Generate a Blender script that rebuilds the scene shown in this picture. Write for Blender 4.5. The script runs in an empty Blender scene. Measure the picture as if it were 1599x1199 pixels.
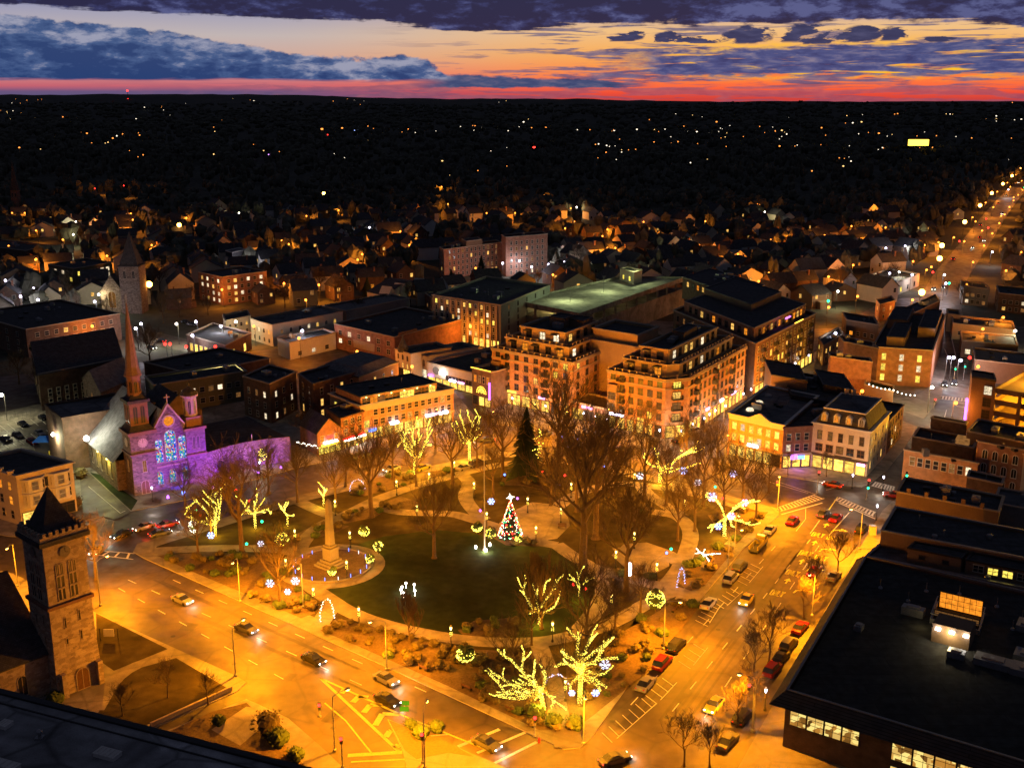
import bpy, bmesh, math, random
from mathutils import Vector, Matrix
S = bpy.context.scene
C = S.collection
R = random.Random(7)
PI = math.pi

# ------------------------------------------------------------------ camera
EYE = 88.0
FPX = 1700.0
PITCH = math.atan((599.5 - 155.0) / FPX)
CP, SP = math.cos(PITCH), math.sin(PITCH)
cam_d = bpy.data.cameras.new('camera'); cam = bpy.data.objects.new('camera', cam_d); C.objects.link(cam)
cam_d.sensor_fit = 'HORIZONTAL'; cam_d.sensor_width = 36.0; cam_d.lens = FPX * 36.0 / 1599.0
cam_d.clip_start = 1.0; cam_d.clip_end = 40000.0
cam.location = (0, 0, EYE); cam.rotation_euler = (PI / 2 - PITCH, 0, 0)
S.camera = cam
S.view_settings.view_transform = 'Standard'; S.view_settings.look = 'None'
S.view_settings.exposure = 0.0; S.view_settings.gamma = 1.0; S.view_settings.use_curve_mapping = False
S.render.engine = 'CYCLES'
S.cycles.max_bounces = 3; S.cycles.diffuse_bounces = 2; S.cycles.glossy_bounces = 2
S.cycles.sample_clamp_indirect = 1.0; S.cycles.sample_clamp_direct = 12.0
S.cycles.caustics_reflective = False; S.cycles.caustics_refractive = False
S.cycles.use_denoising = True
S.cycles.use_light_tree = True
S.cycles.use_adaptive_sampling = True; S.cycles.adaptive_threshold = 0.02

def lin(r, g, b):
    f = lambda c: (c / 255.0) / 12.92 if c <= 10.3 else ((c / 255.0 + .055) / 1.055) ** 2.4
    return (f(r), f(g), f(b), 1.0)

# ------------------------------------------------------------------ sky: the dusk after sunset
W = bpy.data.worlds.new('World'); S.world = W; W.use_nodes = True
nt = W.node_tree; nt.nodes.clear()
def sock(v):
    if isinstance(v, E): return v.s
    return v
def mth(op, *a, clamp=False):
    n = nt.nodes.new('ShaderNodeMath'); n.operation = op; n.use_clamp = clamp
    for i, v in enumerate(a):
        v = sock(v)
        if isinstance(v, (int, float)): n.inputs[i].default_value = v
        else: nt.links.new(v, n.inputs[i])
    return E(n.outputs[0])
class E:
    def __init__(s, so): s.s = so
    def __add__(s, o): return mth('ADD', s, o)
    __radd__ = __add__
    def __sub__(s, o): return mth('SUBTRACT', s, o)
    def __rsub__(s, o): return mth('SUBTRACT', o, s)
    def __mul__(s, o): return mth('MULTIPLY', s, o)
    __rmul__ = __mul__
    def __truediv__(s, o): return mth('DIVIDE', s, o)
def sm(a, b, x):
    n = nt.nodes.new('ShaderNodeMapRange'); n.interpolation_type = 'SMOOTHSTEP'; n.clamp = True
    nt.links.new(x.s, n.inputs[0])
    for i, v in ((1, a), (2, b)):
        v = sock(v)
        if isinstance(v, (int, float)): n.inputs[i].default_value = v
        else: nt.links.new(v, n.inputs[i])
    return E(n.outputs[0])
def comb(x, y, z=0.0):
    n = nt.nodes.new('ShaderNodeCombineXYZ')
    for i, v in enumerate((x, y, z)):
        v = sock(v)
        if isinstance(v, (int, float)): n.inputs[i].default_value = v
        else: nt.links.new(v, n.inputs[i])
    return n.outputs[0]
def noise(vec, scale, detail=6, rough=.55, dist=0.0):
    n = nt.nodes.new('ShaderNodeTexNoise'); n.inputs['Scale'].default_value = scale
    n.inputs['Detail'].default_value = detail; n.inputs['Roughness'].default_value = rough; n.inputs['Distortion'].default_value = dist
    nt.links.new(vec, n.inputs['Vector'])
    return E(n.outputs[0])
def curve(x, lo, hi, vmax, pts):
    n = nt.nodes.new('ShaderNodeFloatCurve'); c = n.mapping.curves[0]
    pts = [((a - lo) / (hi - lo), v / vmax) for a, v in pts]
    c.points[0].location = pts[0]; c.points[1].location = pts[-1]
    for p in pts[1:-1]: c.points.new(*p)
    n.mapping.update()
    t = (x - lo) / (hi - lo)
    nt.links.new(t.s, n.inputs[1])
    return E(n.outputs[0]) * vmax
def ramp(x, stops, interp='LINEAR'):
    n = nt.nodes.new('ShaderNodeValToRGB'); cr = n.color_ramp; cr.interpolation = interp
    while len(cr.elements) < len(stops): cr.elements.new(0.5)
    for e, (p, c) in zip(cr.elements, stops): e.position = p; e.color = lin(*c)
    nt.links.new(x.s, n.inputs[0])
    return n.outputs[0]
def mixc(f, a, b):
    n = nt.nodes.new('ShaderNodeMix'); n.data_type = 'RGBA'
    nt.links.new(sock(f), n.inputs[0])
    for i, v in ((6, a), (7, b)):
        if isinstance(v, tuple): n.inputs[i].default_value = v
        else: nt.links.new(v, n.inputs[i])
    return n.outputs[2]
tc = nt.nodes.new('ShaderNodeTexCoord'); sep = nt.nodes.new('ShaderNodeSeparateXYZ'); nt.links.new(tc.outputs['Generated'], sep.inputs[0])
dx, dy, dz = (E(sep.outputs[i]) for i in range(3))
az = mth('ARCTAN2', dx, dy) * 57.29578
el = mth('ARCSINE', dz) * 57.29578
fine = noise(comb(az * .5, el * 2.2), 1.6, 8, .6, .3)
puff = noise(comb(az * .55, el * 1.5, 3.0), 1.2, 9, .62, .1)
strat = noise(comb(az * .16, el * 2.6, 9.0), 1.5, 8, .6, .4)
big = noise(comb(az * .12, el * .5, 5.0), 1.0, 4, .5)
clear_l = ramp(el / 6.0, [(0.0, (84, 84, 124)), (.06, (104, 84, 124)), (.1, (196, 98, 112)), (.16, (206, 124, 128)), (.3, (206, 164, 150)), (.5, (190, 178, 178)), (.75, (140, 146, 182)), (1.0, (50, 66, 124))])
clear_r = ramp(el / 6.0, [(0.0, (206, 66, 60)), (.05, (238, 78, 54)), (.1, (250, 104, 62)), (.2, (252, 132, 66)), (.36, (246, 170, 88)), (.55, (238, 190, 130)), (.75, (170, 156, 176)), (1.0, (62, 72, 122))])
col = mixc(sm(-14.0, 6.0, az), clear_l, clear_r)
glow = sm(3.0, 12.0, az) * (1.0 - sm(21.0, 27.0, az)) * sm(.7, 1.4, el) * (1.0 - sm(1.9, 3.2, el))
col = mixc(glow * sm(.38, .55, fine), col, lin(255, 196, 34))
def cloud(col, mask, shade, dark, mid, light):
    c = nt.nodes.new('ShaderNodeValToRGB'); cr = c.color_ramp
    cr.elements[0].position = .3; cr.elements[0].color = lin(*dark)
    cr.elements[1].position = .72; cr.elements[1].color = lin(*light)
    e = cr.elements.new(.5); e.color = lin(*mid)
    nt.links.new(sock(shade), c.inputs[0])
    return mixc(mask, col, c.outputs[0])
# thin strata low in the sky
thin = sm(.5, .58, strat) * sm(.35, .8, el) * (1.0 - sm(3.3, 3.9, el)) * sm(-9.0, 4.0, az)
col = cloud(col, thin * .9, fine, (58, 62, 104), (92, 92, 130), (150, 120, 130))
lowb = sm(.47, .54, strat + sm(1.2, .3, el) * .03) * (1.0 - sm(.6, 1.0, el)) * .55 * sm(-26.0, -4.0, az)
col = cloud(col, lowb, fine, (70, 66, 104), (110, 84, 112), (170, 100, 110))
# streaky bank low on the right
e1 = el + (fine - .5) * .9
bankc = sm(1.0, 1.25, e1) * (1.0 - sm(2.2, 2.5, e1 + sm(8.0, 24.0, az) * -.35)) * sm(3.0, 8.0, az + (puff - .5) * 8.0) * sm(.36, .47, strat)
col = cloud(col, bankc, fine, (36, 52, 104), (64, 78, 130), (124, 118, 146))
# thin bank just above the skyline in the middle
e2 = el + (puff - .5) * .5
bankd = sm(.52, .62, e2) * (1.0 - sm(1.0, 1.12, e2 + (az + 0.0) * .03)) * sm(-6.0, -3.0, az) * (1.0 - sm(5.0, 7.5, az))
col = cloud(col, bankd, fine, (38, 60, 104), (60, 78, 118), (110, 104, 130))
# the big left-hand bank with a lit, lumpy top
top = curve(az, -25, 0, 5.0, [(-25, 3.75), (-20, 3.35), (-16, 2.9), (-12, 2.3), (-9, 2.0), (-5, 1.95), (-3.6, 1.35), (-2.2, .9), (0, .8)])
lump = noise(comb(az * .9, el * 1.6, 1.0), .9, 8, .6, .1)
e3 = el + (lump - .5) * 1.1
banka = sm(.8, 1.0, el + (strat - .5) * .5) * (1.0 - sm(-.05, .12, e3 - top)) * (1.0 - sm(-3.5, -2.5, az))
near_top = 1.0 - sm(0.0, 1.6, top - el)
shade = (puff - .5) * 1.5 + .33 + near_top * .26
col = cloud(col, banka, shade, (28, 62, 114), (62, 90, 138), (150, 154, 178))
# dark puffs in a row on the right
e4 = el + (fine - .5) * .7 + (puff - .5) * .9; a4 = az + (puff - .5) * 3.5 + (fine - .5) * 1.5
for (ca, ce, ra, re) in ((7.6, 2.95, .9, .22), (9.6, 2.95, .6, .28), (11.6, 2.8, 1.0, .18), (13.6, 3.0, 1.0, .5), (16.0, 3.05, .8, .48), (17.2, 2.8, .6, .3), (18.8, 2.95, .9, .42), (20.4, 2.95, .9, .35), (22.6, 2.75, .7, .2), (10.6, 2.8, 1.2, .1)):
    d = ((a4 - (ca - 2.0)) / ra); q = ((e4 - ce) / re)
    m = (1.0 - sm(.6, 1.2, d * d + q * q)) * sm(ce - re * .9, ce - re * .6, el)
    col = cloud(col, m, fine, (30, 42, 84), (40, 52, 94), (66, 72, 112))
# the dark lid across the top
lid = curve(az, -25, 25, 6.0, [(-25, 4.15), (-18, 4.0), (-12, 3.75), (-6, 3.6), (-2, 3.3), (0, 3.35), (4, 3.55), (8, 3.55), (14, 3.6), (20, 3.5), (25, 3.0)])
e5 = el + (lump - .5) * .55 + (strat - .5) * .8
bankb = sm(-.05, .1, e5 - lid)
lshade = (puff - .5) * 2.4 + .34 + sm(7.0, 11.0, az) * .2 - sm(4.0, 5.5, el) * .1
colb = cloud(col, bankb, lshade, (20, 26, 70), (40, 48, 98), (78, 86, 136))
# overhead: deep blue evening
up = ramp(sm(4.6, 40.0, el), [(0.0, (32, 34, 70)), (.3, (42, 45, 62)), (1.0, (46, 48, 58))])
col = mixc(sm(5.0, 9.0, el), colb, up)
behind = mth('ABSOLUTE', az)
col = mixc(sm(45.0, 100.0, behind), col, lin(44, 47, 62))
col = mixc(sm(-.3, -1.5, el), col, lin(3, 4, 6))
sky = nt.nodes.new('ShaderNodeTexSky'); sky.sky_type = 'NISHITA'; sky.sun_disc = False
sky.sun_elevation = math.radians(-2.0); sky.sun_rotation = math.radians(12.0)
b1 = nt.nodes.new('ShaderNodeBackground'); nt.links.new(sky.outputs[0], b1.inputs[0]); b1.inputs[1].default_value = 0.03
b2 = nt.nodes.new('ShaderNodeBackground'); nt.links.new(col, b2.inputs[0]); b2.inputs[1].default_value = 1.0
ad = nt.nodes.new('ShaderNodeAddShader'); out = nt.nodes.new('ShaderNodeOutputWorld')
nt.links.new(b1.outputs[0], ad.inputs[0]); nt.links.new(b2.outputs[0], ad.inputs[1]); nt.links.new(ad.outputs[0], out.inputs[0])

# ------------------------------------------------------------------ from picture to place
def ray(x, y):
    u = (x - 799.5) / FPX; v = (y - 599.5) / FPX
    return u, CP - v * SP, -SP - v * CP
def G(x, y, z=0.0):
    a, b, c = ray(x, y); t = (z - EYE) / c
    return Vector((a * t, b * t, z))
def proj(p):
    x, y, z = p; z = EYE - z
    d = y * CP + z * SP
    return 799.5 + FPX * x / d, 599.5 + FPX * (z * CP - y * SP) / d
def hz(base, top_y):
    """height of a vertical edge from its foot (pixel) and the row of its top"""
    p = G(*base); lo, hi = 0.0, 86.0
    for _ in range(40):
        m = (lo + hi) / 2
        if proj((p.x, p.y, m))[1] > top_y: lo = m
        else: hi = m
    return lo
def terrain(x, y):
    d = math.hypot(x, y)
    t = min(max((d - 1100.0) / 9000.0, 0.0), 1.0)
    h = t * t * (3 - 2 * t) * 82.0
    w = min(max((d - 700.0) / 2500.0, 0.0), 1.0)
    h += w * 7.0 * (math.sin(x * .0021 + 1.3) * math.cos(y * .0013 + .5) + .6 * math.sin(x * .0047 + y * .0031))
    w2 = min(max((d - 7500.0) / 4000.0, 0.0), 1.0)
    h += w2 * (24.0 * math.sin(x * .00055 + 2.2 + y * .0001) + 9.0 * math.sin(x * .0017 + .4) - x * .0062)
    return h
def GT(x, y):
    """point of the land seen at a pixel"""
    a, b, c = ray(x, y); t = 100.0
    while t < 16000:
        p = (a * t, b * t, EYE + c * t)
        if p[2] <= terrain(p[0], p[1]): break
        t += max(4.0, t * .004)
    return Vector((a * t, b * t, terrain(a * t, b * t)))

# ------------------------------------------------------------------ materials
MATS = {}
def _mat(name):
    m = bpy.data.materials.new(name); m.use_nodes = True; n = m.node_tree; n.nodes.clear()
    o = n.nodes.new('ShaderNodeOutputMaterial'); MATS[name] = m
    return m, n, o
def bsdf(n, o, rough=.8, metal=0.0, spec=.3):
    b = n.nodes.new('ShaderNodeBsdfPrincipled'); b.inputs['Roughness'].default_value = rough
    b.inputs['Metallic'].default_value = metal; b.inputs['Specular IOR Level'].default_value = spec
    n.links.new(b.outputs[0], o.inputs[0]); return b
def paint(name, c, var=.25, scale=.6, rough=.8, metal=0.0, spec=.3, bump=0.0, fine=6.0):
    """base colour with blotches of dirt and fine grain"""
    if name in MATS: return MATS[name]
    m, n, o = _mat(name); b = bsdf(n, o, rough, metal, spec)
    t = n.nodes.new('ShaderNodeTexCoord')
    n1 = n.nodes.new('ShaderNodeTexNoise'); n1.inputs['Scale'].default_value = scale; n1.inputs['Detail'].default_value = 5; n1.inputs['Roughness'].default_value = .65
    n2 = n.nodes.new('ShaderNodeTexNoise'); n2.inputs['Scale'].default_value = scale * fine; n2.inputs['Detail'].default_value = 3
    n.links.new(t.outputs['Object'], n1.inputs[0]); n.links.new(t.outputs['Object'], n2.inputs[0])
    ad = n.nodes.new('ShaderNodeMath'); ad.operation = 'ADD'; n.links.new(n1.outputs[0], ad.inputs[0]); n.links.new(n2.outputs[0], ad.inputs[1])
    r = n.nodes.new('ShaderNodeMapRange'); r.inputs[1].default_value = .7; r.inputs[2].default_value = 1.3; r.inputs[3].default_value = 1 - var; r.inputs[4].default_value = 1 + var
    n.links.new(ad.outputs[0], r.inputs[0])
    mx = n.nodes.new('ShaderNodeVectorMath'); mx.operation = 'SCALE'; mx.inputs[0].default_value = c[:3]; n.links.new(r.outputs[0], mx.inputs['Scale'])
    n.links.new(mx.outputs[0], b.inputs['Base Color'])
    if bump:
        bp = n.nodes.new('ShaderNodeBump'); bp.inputs['Strength'].default_value = bump; bp.inputs['Distance'].default_value = .1
        n.links.new(n2.outputs[0], bp.inputs['Height']); n.links.new(bp.outputs[0], b.inputs['Normal'])
    return m
def brick(name, c1, c2, mortar, bw=.24, bh=.08, msize=.012, var=.3):
    if name in MATS: return MATS[name]
    m, n, o = _mat(name); b = bsdf(n, o, .9)
    uv = n.nodes.new('ShaderNodeUVMap'); uv.uv_map = 'UVMap'
    t = n.nodes.new('ShaderNodeTexBrick'); n.links.new(uv.outputs[0], t.inputs['Vector'])
    t.inputs['Color1'].default_value = (*c1, 1); t.inputs['Color2'].default_value = (*c2, 1); t.inputs['Mortar'].default_value = (*mortar, 1)
    t.inputs['Scale'].default_value = 1.0; t.inputs['Brick Width'].default_value = bw; t.inputs['Row Height'].default_value = bh; t.inputs['Mortar Size'].default_value = msize
    n1 = n.nodes.new('ShaderNodeTexNoise'); n1.inputs['Scale'].default_value = .7; n1.inputs['Detail'].default_value = 6; n.links.new(uv.outputs[0], n1.inputs[0])
    r = n.nodes.new('ShaderNodeMapRange'); r.inputs[1].default_value = .3; r.inputs[2].default_value = .7; r.inputs[3].default_value = 1 - var; r.inputs[4].default_value = 1 + var
    n.links.new(n1.outputs[0], r.inputs[0])
    mx = n.nodes.new('ShaderNodeVectorMath'); mx.operation = 'SCALE'; n.links.new(t.outputs[0], mx.inputs[0]); n.links.new(r.outputs[0], mx.inputs['Scale'])
    n.links.new(mx.outputs[0], b.inputs['Base Color'])
    return m
def stone(name, c1, c2, scale=1.3):
    if name in MATS: return MATS[name]
    m, n, o = _mat(name); b = bsdf(n, o, .95)
    t = n.nodes.new('ShaderNodeUVMap'); t.uv_map = 'UVMap'
    mp = n.nodes.new('ShaderNodeMapping'); mp.inputs['Scale'].default_value = (scale, scale * 1.9, scale); n.links.new(t.outputs[0], mp.inputs[0])
    v = n.nodes.new('ShaderNodeTexVoronoi'); v.inputs['Scale'].default_value = 1.0; v.distance = 'CHEBYCHEV'; v.inputs['Randomness'].default_value = .7; n.links.new(mp.outputs[0], v.inputs['Vector'])
    r = n.nodes.new('ShaderNodeValToRGB'); r.color_ramp.elements[0].color = (*c1, 1); r.color_ramp.elements[1].color = (*c2, 1)
    sp = n.nodes.new('ShaderNodeSeparateColor'); n.links.new(v.outputs['Color'], sp.inputs[0]); n.links.new(sp.outputs[0], r.inputs[0])
    v2 = n.nodes.new('ShaderNodeTexVoronoi'); v2.feature = 'DISTANCE_TO_EDGE'; v2.inputs['Randomness'].default_value = .7; n.links.new(mp.outputs[0], v2.inputs['Vector'])
    r2 = n.nodes.new('ShaderNodeMapRange'); r2.inputs[2].default_value = .07; r2.inputs[3].default_value = .45; r2.inputs[4].default_value = 1.0; n.links.new(v2.outputs[0], r2.inputs[0])
    mx = n.nodes.new('ShaderNodeVectorMath'); mx.operation = 'SCALE'; n.links.new(r.outputs[0], mx.inputs[0]); n.links.new(r2.outputs[0], mx.inputs['Scale'])
    n.links.new(mx.outputs[0], b.inputs['Base Color'])
    return m
def glow_mat(name, c, s, sample=False, var=0.0, scale=1.5):
    """a lamp, a lit pane, a lit sign"""
    if name in MATS: return MATS[name]
    m, n, o = _mat(name); e = n.nodes.new('ShaderNodeEmission'); n.links.new(e.outputs[0], o.inputs[0])
    e.inputs[0].default_value = (*c[:3], 1); e.inputs[1].default_value = s
    if var:
        t = n.nodes.new('ShaderNodeTexCoord'); oi = n.nodes.new('ShaderNodeObjectInfo')
        n1 = n.nodes.new('ShaderNodeTexNoise'); n1.noise_dimensions = '4D'; n1.inputs['Scale'].default_value = scale; n1.inputs['Detail'].default_value = 3
        n.links.new(t.outputs['Object'], n1.inputs[0])
        w = n.nodes.new('ShaderNodeMath'); w.operation = 'MULTIPLY'; w.inputs[1].default_value = 50.0; n.links.new(oi.outputs['Random'], w.inputs[0]); n.links.new(w.outputs[0], n1.inputs['W'])
        r = n.nodes.new('ShaderNodeMapRange'); r.inputs[1].default_value = .3; r.inputs[2].default_value = .7; r.inputs[3].default_value = s * (1 - var); r.inputs[4].default_value = s * (1 + var)
        n.links.new(n1.outputs[0], r.inputs[0])
        r2 = n.nodes.new('ShaderNodeMapRange'); r2.inputs[3].default_value = .55; r2.inputs[4].default_value = 1.15; n.links.new(oi.outputs['Random'], r2.inputs[0])
        mm = n.nodes.new('ShaderNodeMath'); mm.operation = 'MULTIPLY'; n.links.new(r.outputs[0], mm.inputs[0]); n.links.new(r2.outputs[0], mm.inputs[1]); n.links.new(mm.outputs[0], e.inputs[1])
    m.cycles.emission_sampling = 'AUTO' if sample else 'NONE'
    return m
def worn(name, c, rough=.55, spec=.5, scale=.035, crack=.35):
    """worn surfacing: broad stains, patches of other age, fine cracks, grain"""
    m, n, o = _mat(name); b = bsdf(n, o, rough, 0, spec); t = n.nodes.new('ShaderNodeTexCoord')
    def nz(sc, det, dist=0.0):
        q = n.nodes.new('ShaderNodeTexNoise'); q.inputs['Scale'].default_value = sc; q.inputs['Detail'].default_value = det; q.inputs['Distortion'].default_value = dist; n.links.new(t.outputs['Object'], q.inputs[0]); return q.outputs[0]
    def rg(x, a, b_, lo, hi):
        q = n.nodes.new('ShaderNodeMapRange'); n.links.new(x, q.inputs[0])
        for i, v in enumerate((a, b_, lo, hi)): q.inputs[i + 1].default_value = v
        return q.outputs[0]
    def mul(x, y): q = n.nodes.new('ShaderNodeMath'); q.operation = 'MULTIPLY'; n.links.new(x, q.inputs[0]); n.links.new(y, q.inputs[1]); return q.outputs[0]
    v = n.nodes.new('ShaderNodeTexVoronoi'); v.inputs['Scale'].default_value = .07; n.links.new(t.outputs['Object'], v.inputs['Vector'])
    sp = n.nodes.new('ShaderNodeSeparateColor'); n.links.new(v.outputs['Color'], sp.inputs[0])
    mp = n.nodes.new('ShaderNodeMapping'); mp.inputs['Rotation'].default_value = (0, 0, .5); n.links.new(t.outputs['Object'], mp.inputs[0])
    w = n.nodes.new('ShaderNodeTexVoronoi'); w.feature = 'DISTANCE_TO_EDGE'; w.inputs['Scale'].default_value = .11; n.links.new(mp.outputs[0], w.inputs['Vector'])
    f = mul(mul(rg(nz(scale, 6, .6), .32, .68, .55, 1.5), rg(sp.outputs[0], 0, 1, .85, 1.15)), mul(rg(nz(.5, 5), .3, .7, .72, 1.25), rg(w.outputs[0], 0, .035, 1 - crack, 1)))
    f = mul(f, rg(nz(7, 2), .3, .7, .85, 1.15))
    q = n.nodes.new('ShaderNodeVectorMath'); q.operation = 'SCALE'; q.inputs[0].default_value = c; n.links.new(f, q.inputs['Scale']); n.links.new(q.outputs[0], b.inputs['Base Color'])
    n.links.new(rg(nz(.3, 4), .3, .7, rough - .15, rough + .2), b.inputs['Roughness'])
    return m
M = dict(
    asphalt=worn('asphalt', (.066, .05, .038)),
    concrete=worn('concrete', (.25, .225, .19), .8, .3, .08, .3),
    path=worn('path_paving', (.27, .23, .18), .8, .3, .08, .25),
    kerb=paint('kerb_stone', (.36, .34, .31), .15, .8, .9),
    paint_w=paint('road_paint', (.8, .78, .7), .25, .8, .7),
    paint_y=paint('road_paint_yellow', (.9, .9, .2), .15, .8, .7),
    grass=worn('winter_grass', (.022, .033, .011), .95, .1, .06, 0),
    mulch=paint('mulch', (.11, .075, .045), .4, .5, .95, bump=.5),
    land=paint('dark_land', (.06, .062, .045), .5, .02, .95, fine=12),
    bark=paint('bark', (.1, .068, .042), .3, 1.2, .95),
    bush=paint('shrub_leaf', (.1, .078, .036), .45, .9, .9),
    bush_g=paint('shrub_leaf_green', (.05, .075, .025), .4, .9, .9),
    needle=paint('conifer_needle', (.022, .034, .018), .4, .8, .9),
    roof=brick('roof_membrane', (.05, .052, .056), (.066, .066, .07), (.026, .026, .03), 9, 2.2, .06, .4),
    roof_l=worn('roof_membrane_grey', (.12, .12, .13), .8, .3, .09, .5),
    slate=brick('slate_shingle', (.05, .05, .058), (.085, .08, .085), (.025, .025, .03), .5, .3, .02),
    slate_l=brick('slate_shingle_grey', (.15, .14, .15), (.2, .19, .19), (.09, .09, .09), .5, .3, .02),
    brick=brick('red_brick', (.22, .085, .05), (.3, .12, .075), (.26, .2, .16)),
    brick_d=brick('dark_brick', (.11, .055, .04), (.15, .075, .05), (.12, .1, .08)),
    brick_o=brick('orange_brick', (.42, .19, .08), (.52, .25, .11), (.36, .26, .17)),
    tan=paint('tan_stucco', (.48, .33, .18), .12, .5, .9),
    tan_d=paint('brown_stucco', (.2, .13, .085), .15, .5, .9),
    cream=paint('cream_paint', (.55, .47, .36), .12, .4, .85),
    white=paint('white_paint', (.62, .6, .56), .12, .4, .8),
    olive=paint('olive_block', (.19, .17, .1), .15, .4, .9),
    grey=paint('grey_render', (.2, .2, .2), .18, .4, .9),
    conc_d=paint('board_concrete', (.16, .15, .14), .25, .3, .9),
    stone=stone('rubble_stone', (.28, .21, .15), (.55, .44, .32), 1.3),
    stone_b=stone('brown_rubble_stone', (.13, .09, .07), (.33, .24, .19), 1.6),
    stone_v=stone('church_rubble_stone', (.11, .08, .07), (.27, .2, .17), 1.6),
    stone_t=paint('dressed_stone', (.4, .32, .24), .2, .7, .9),
    stone_br=paint('brownstone', (.22, .12, .085), .25, .7, .9),
    granite=paint('granite', (.2, .18, .155), .15, .9, .8),
    metal=paint('galvanised_steel', (.3, .3, .31), .2, .8, .5, .6),
    metal_d=paint('dark_steel', (.04, .04, .042), .2, .8, .5, .4),
    metal_w=paint('white_metal', (.55, .55, .55), .15, .8, .5),
    glass=paint('window_glass', (.02, .022, .03), .3, .8, .12, spec=.6),
    frame=paint('window_frame', (.5, .45, .36), .1, 1, .7),
    frame_d=paint('window_frame_dark', (.07, .05, .04), .2, 1, .7),
    wood=paint('wood', (.14, .07, .035), .3, 1.5, .8),
    rubber=paint('rubber', (.02, .02, .02), .2, 2, .8),
    blue=paint('blue_tarpaulin', (.03, .15, .65), .15, .7, .6),
    red=paint('red_paint', (.5, .03, .02), .15, .7, .5),
    sgreen=paint('sign_green', (.01, .12, .05), .1, .7, .5),
    lit=glow_mat('lit_pane', lin(255, 196, 96), 1.15, var=.75, scale=2.2),
    lit_y=glow_mat('lit_pane_yellow', lin(255, 226, 92), 1.5, var=.7, scale=2.2),
    lit_w=glow_mat('lit_pane_white', lin(255, 232, 190), 1.25, var=.7, scale=2.2),
    lit_o=glow_mat('lit_pane_orange', lin(255, 150, 40), 1.0, var=.4),
    lit_dim=glow_mat('lit_pane_dim', lin(190, 130, 70), .42, var=.5),
    shop=glow_mat('lit_shopfront', lin(255, 205, 90), 1.8, var=.6, scale=1.1),
    bulb_o=glow_mat('sodium_lamp', (1, .42, .06), 24.0),
    flake=glow_mat('snowflake_light', (.75, .78, 1), 3.2),
    leafy=worn('leaf_strewn_grass', (.052, .04, .018), .95, .1, .09, 0),
    bulb_f=glow_mat('far_sodium_lamp', (1, .27, .03), 7.0),
    bulb_w=glow_mat('white_lamp', (1, .93, .8), 20.0),
    bulb_v=glow_mat('violet_white_lamp', (.78, .72, 1), 20.0),
    bulb_c=glow_mat('lantern_glass', (1, .72, .2), 9.0),
    fairy=glow_mat('string_light_warm', (1, .8, .1), 5.0),
    fairy_w=glow_mat('string_light_white', (1, .97, .8), 6.0),
    fairy_b=glow_mat('string_light_blue', (.3, .42, 1), 5.0),
    neon_r=glow_mat('red_light', (1, .03, .02), 6.0),
    neon_g=glow_mat('green_light', (.02, 1, .35), 6.0),
    neon_b=glow_mat('blue_light', (.1, .2, 1), 5.0),
    neon_v=glow_mat('violet_light', (.5, .12, 1), 5.0),
    neon_p=glow_mat('pink_light', (1, .35, .75), 4.0),
    neon_y=glow_mat('amber_light', (1, .55, .05), 5.0),
)

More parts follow.
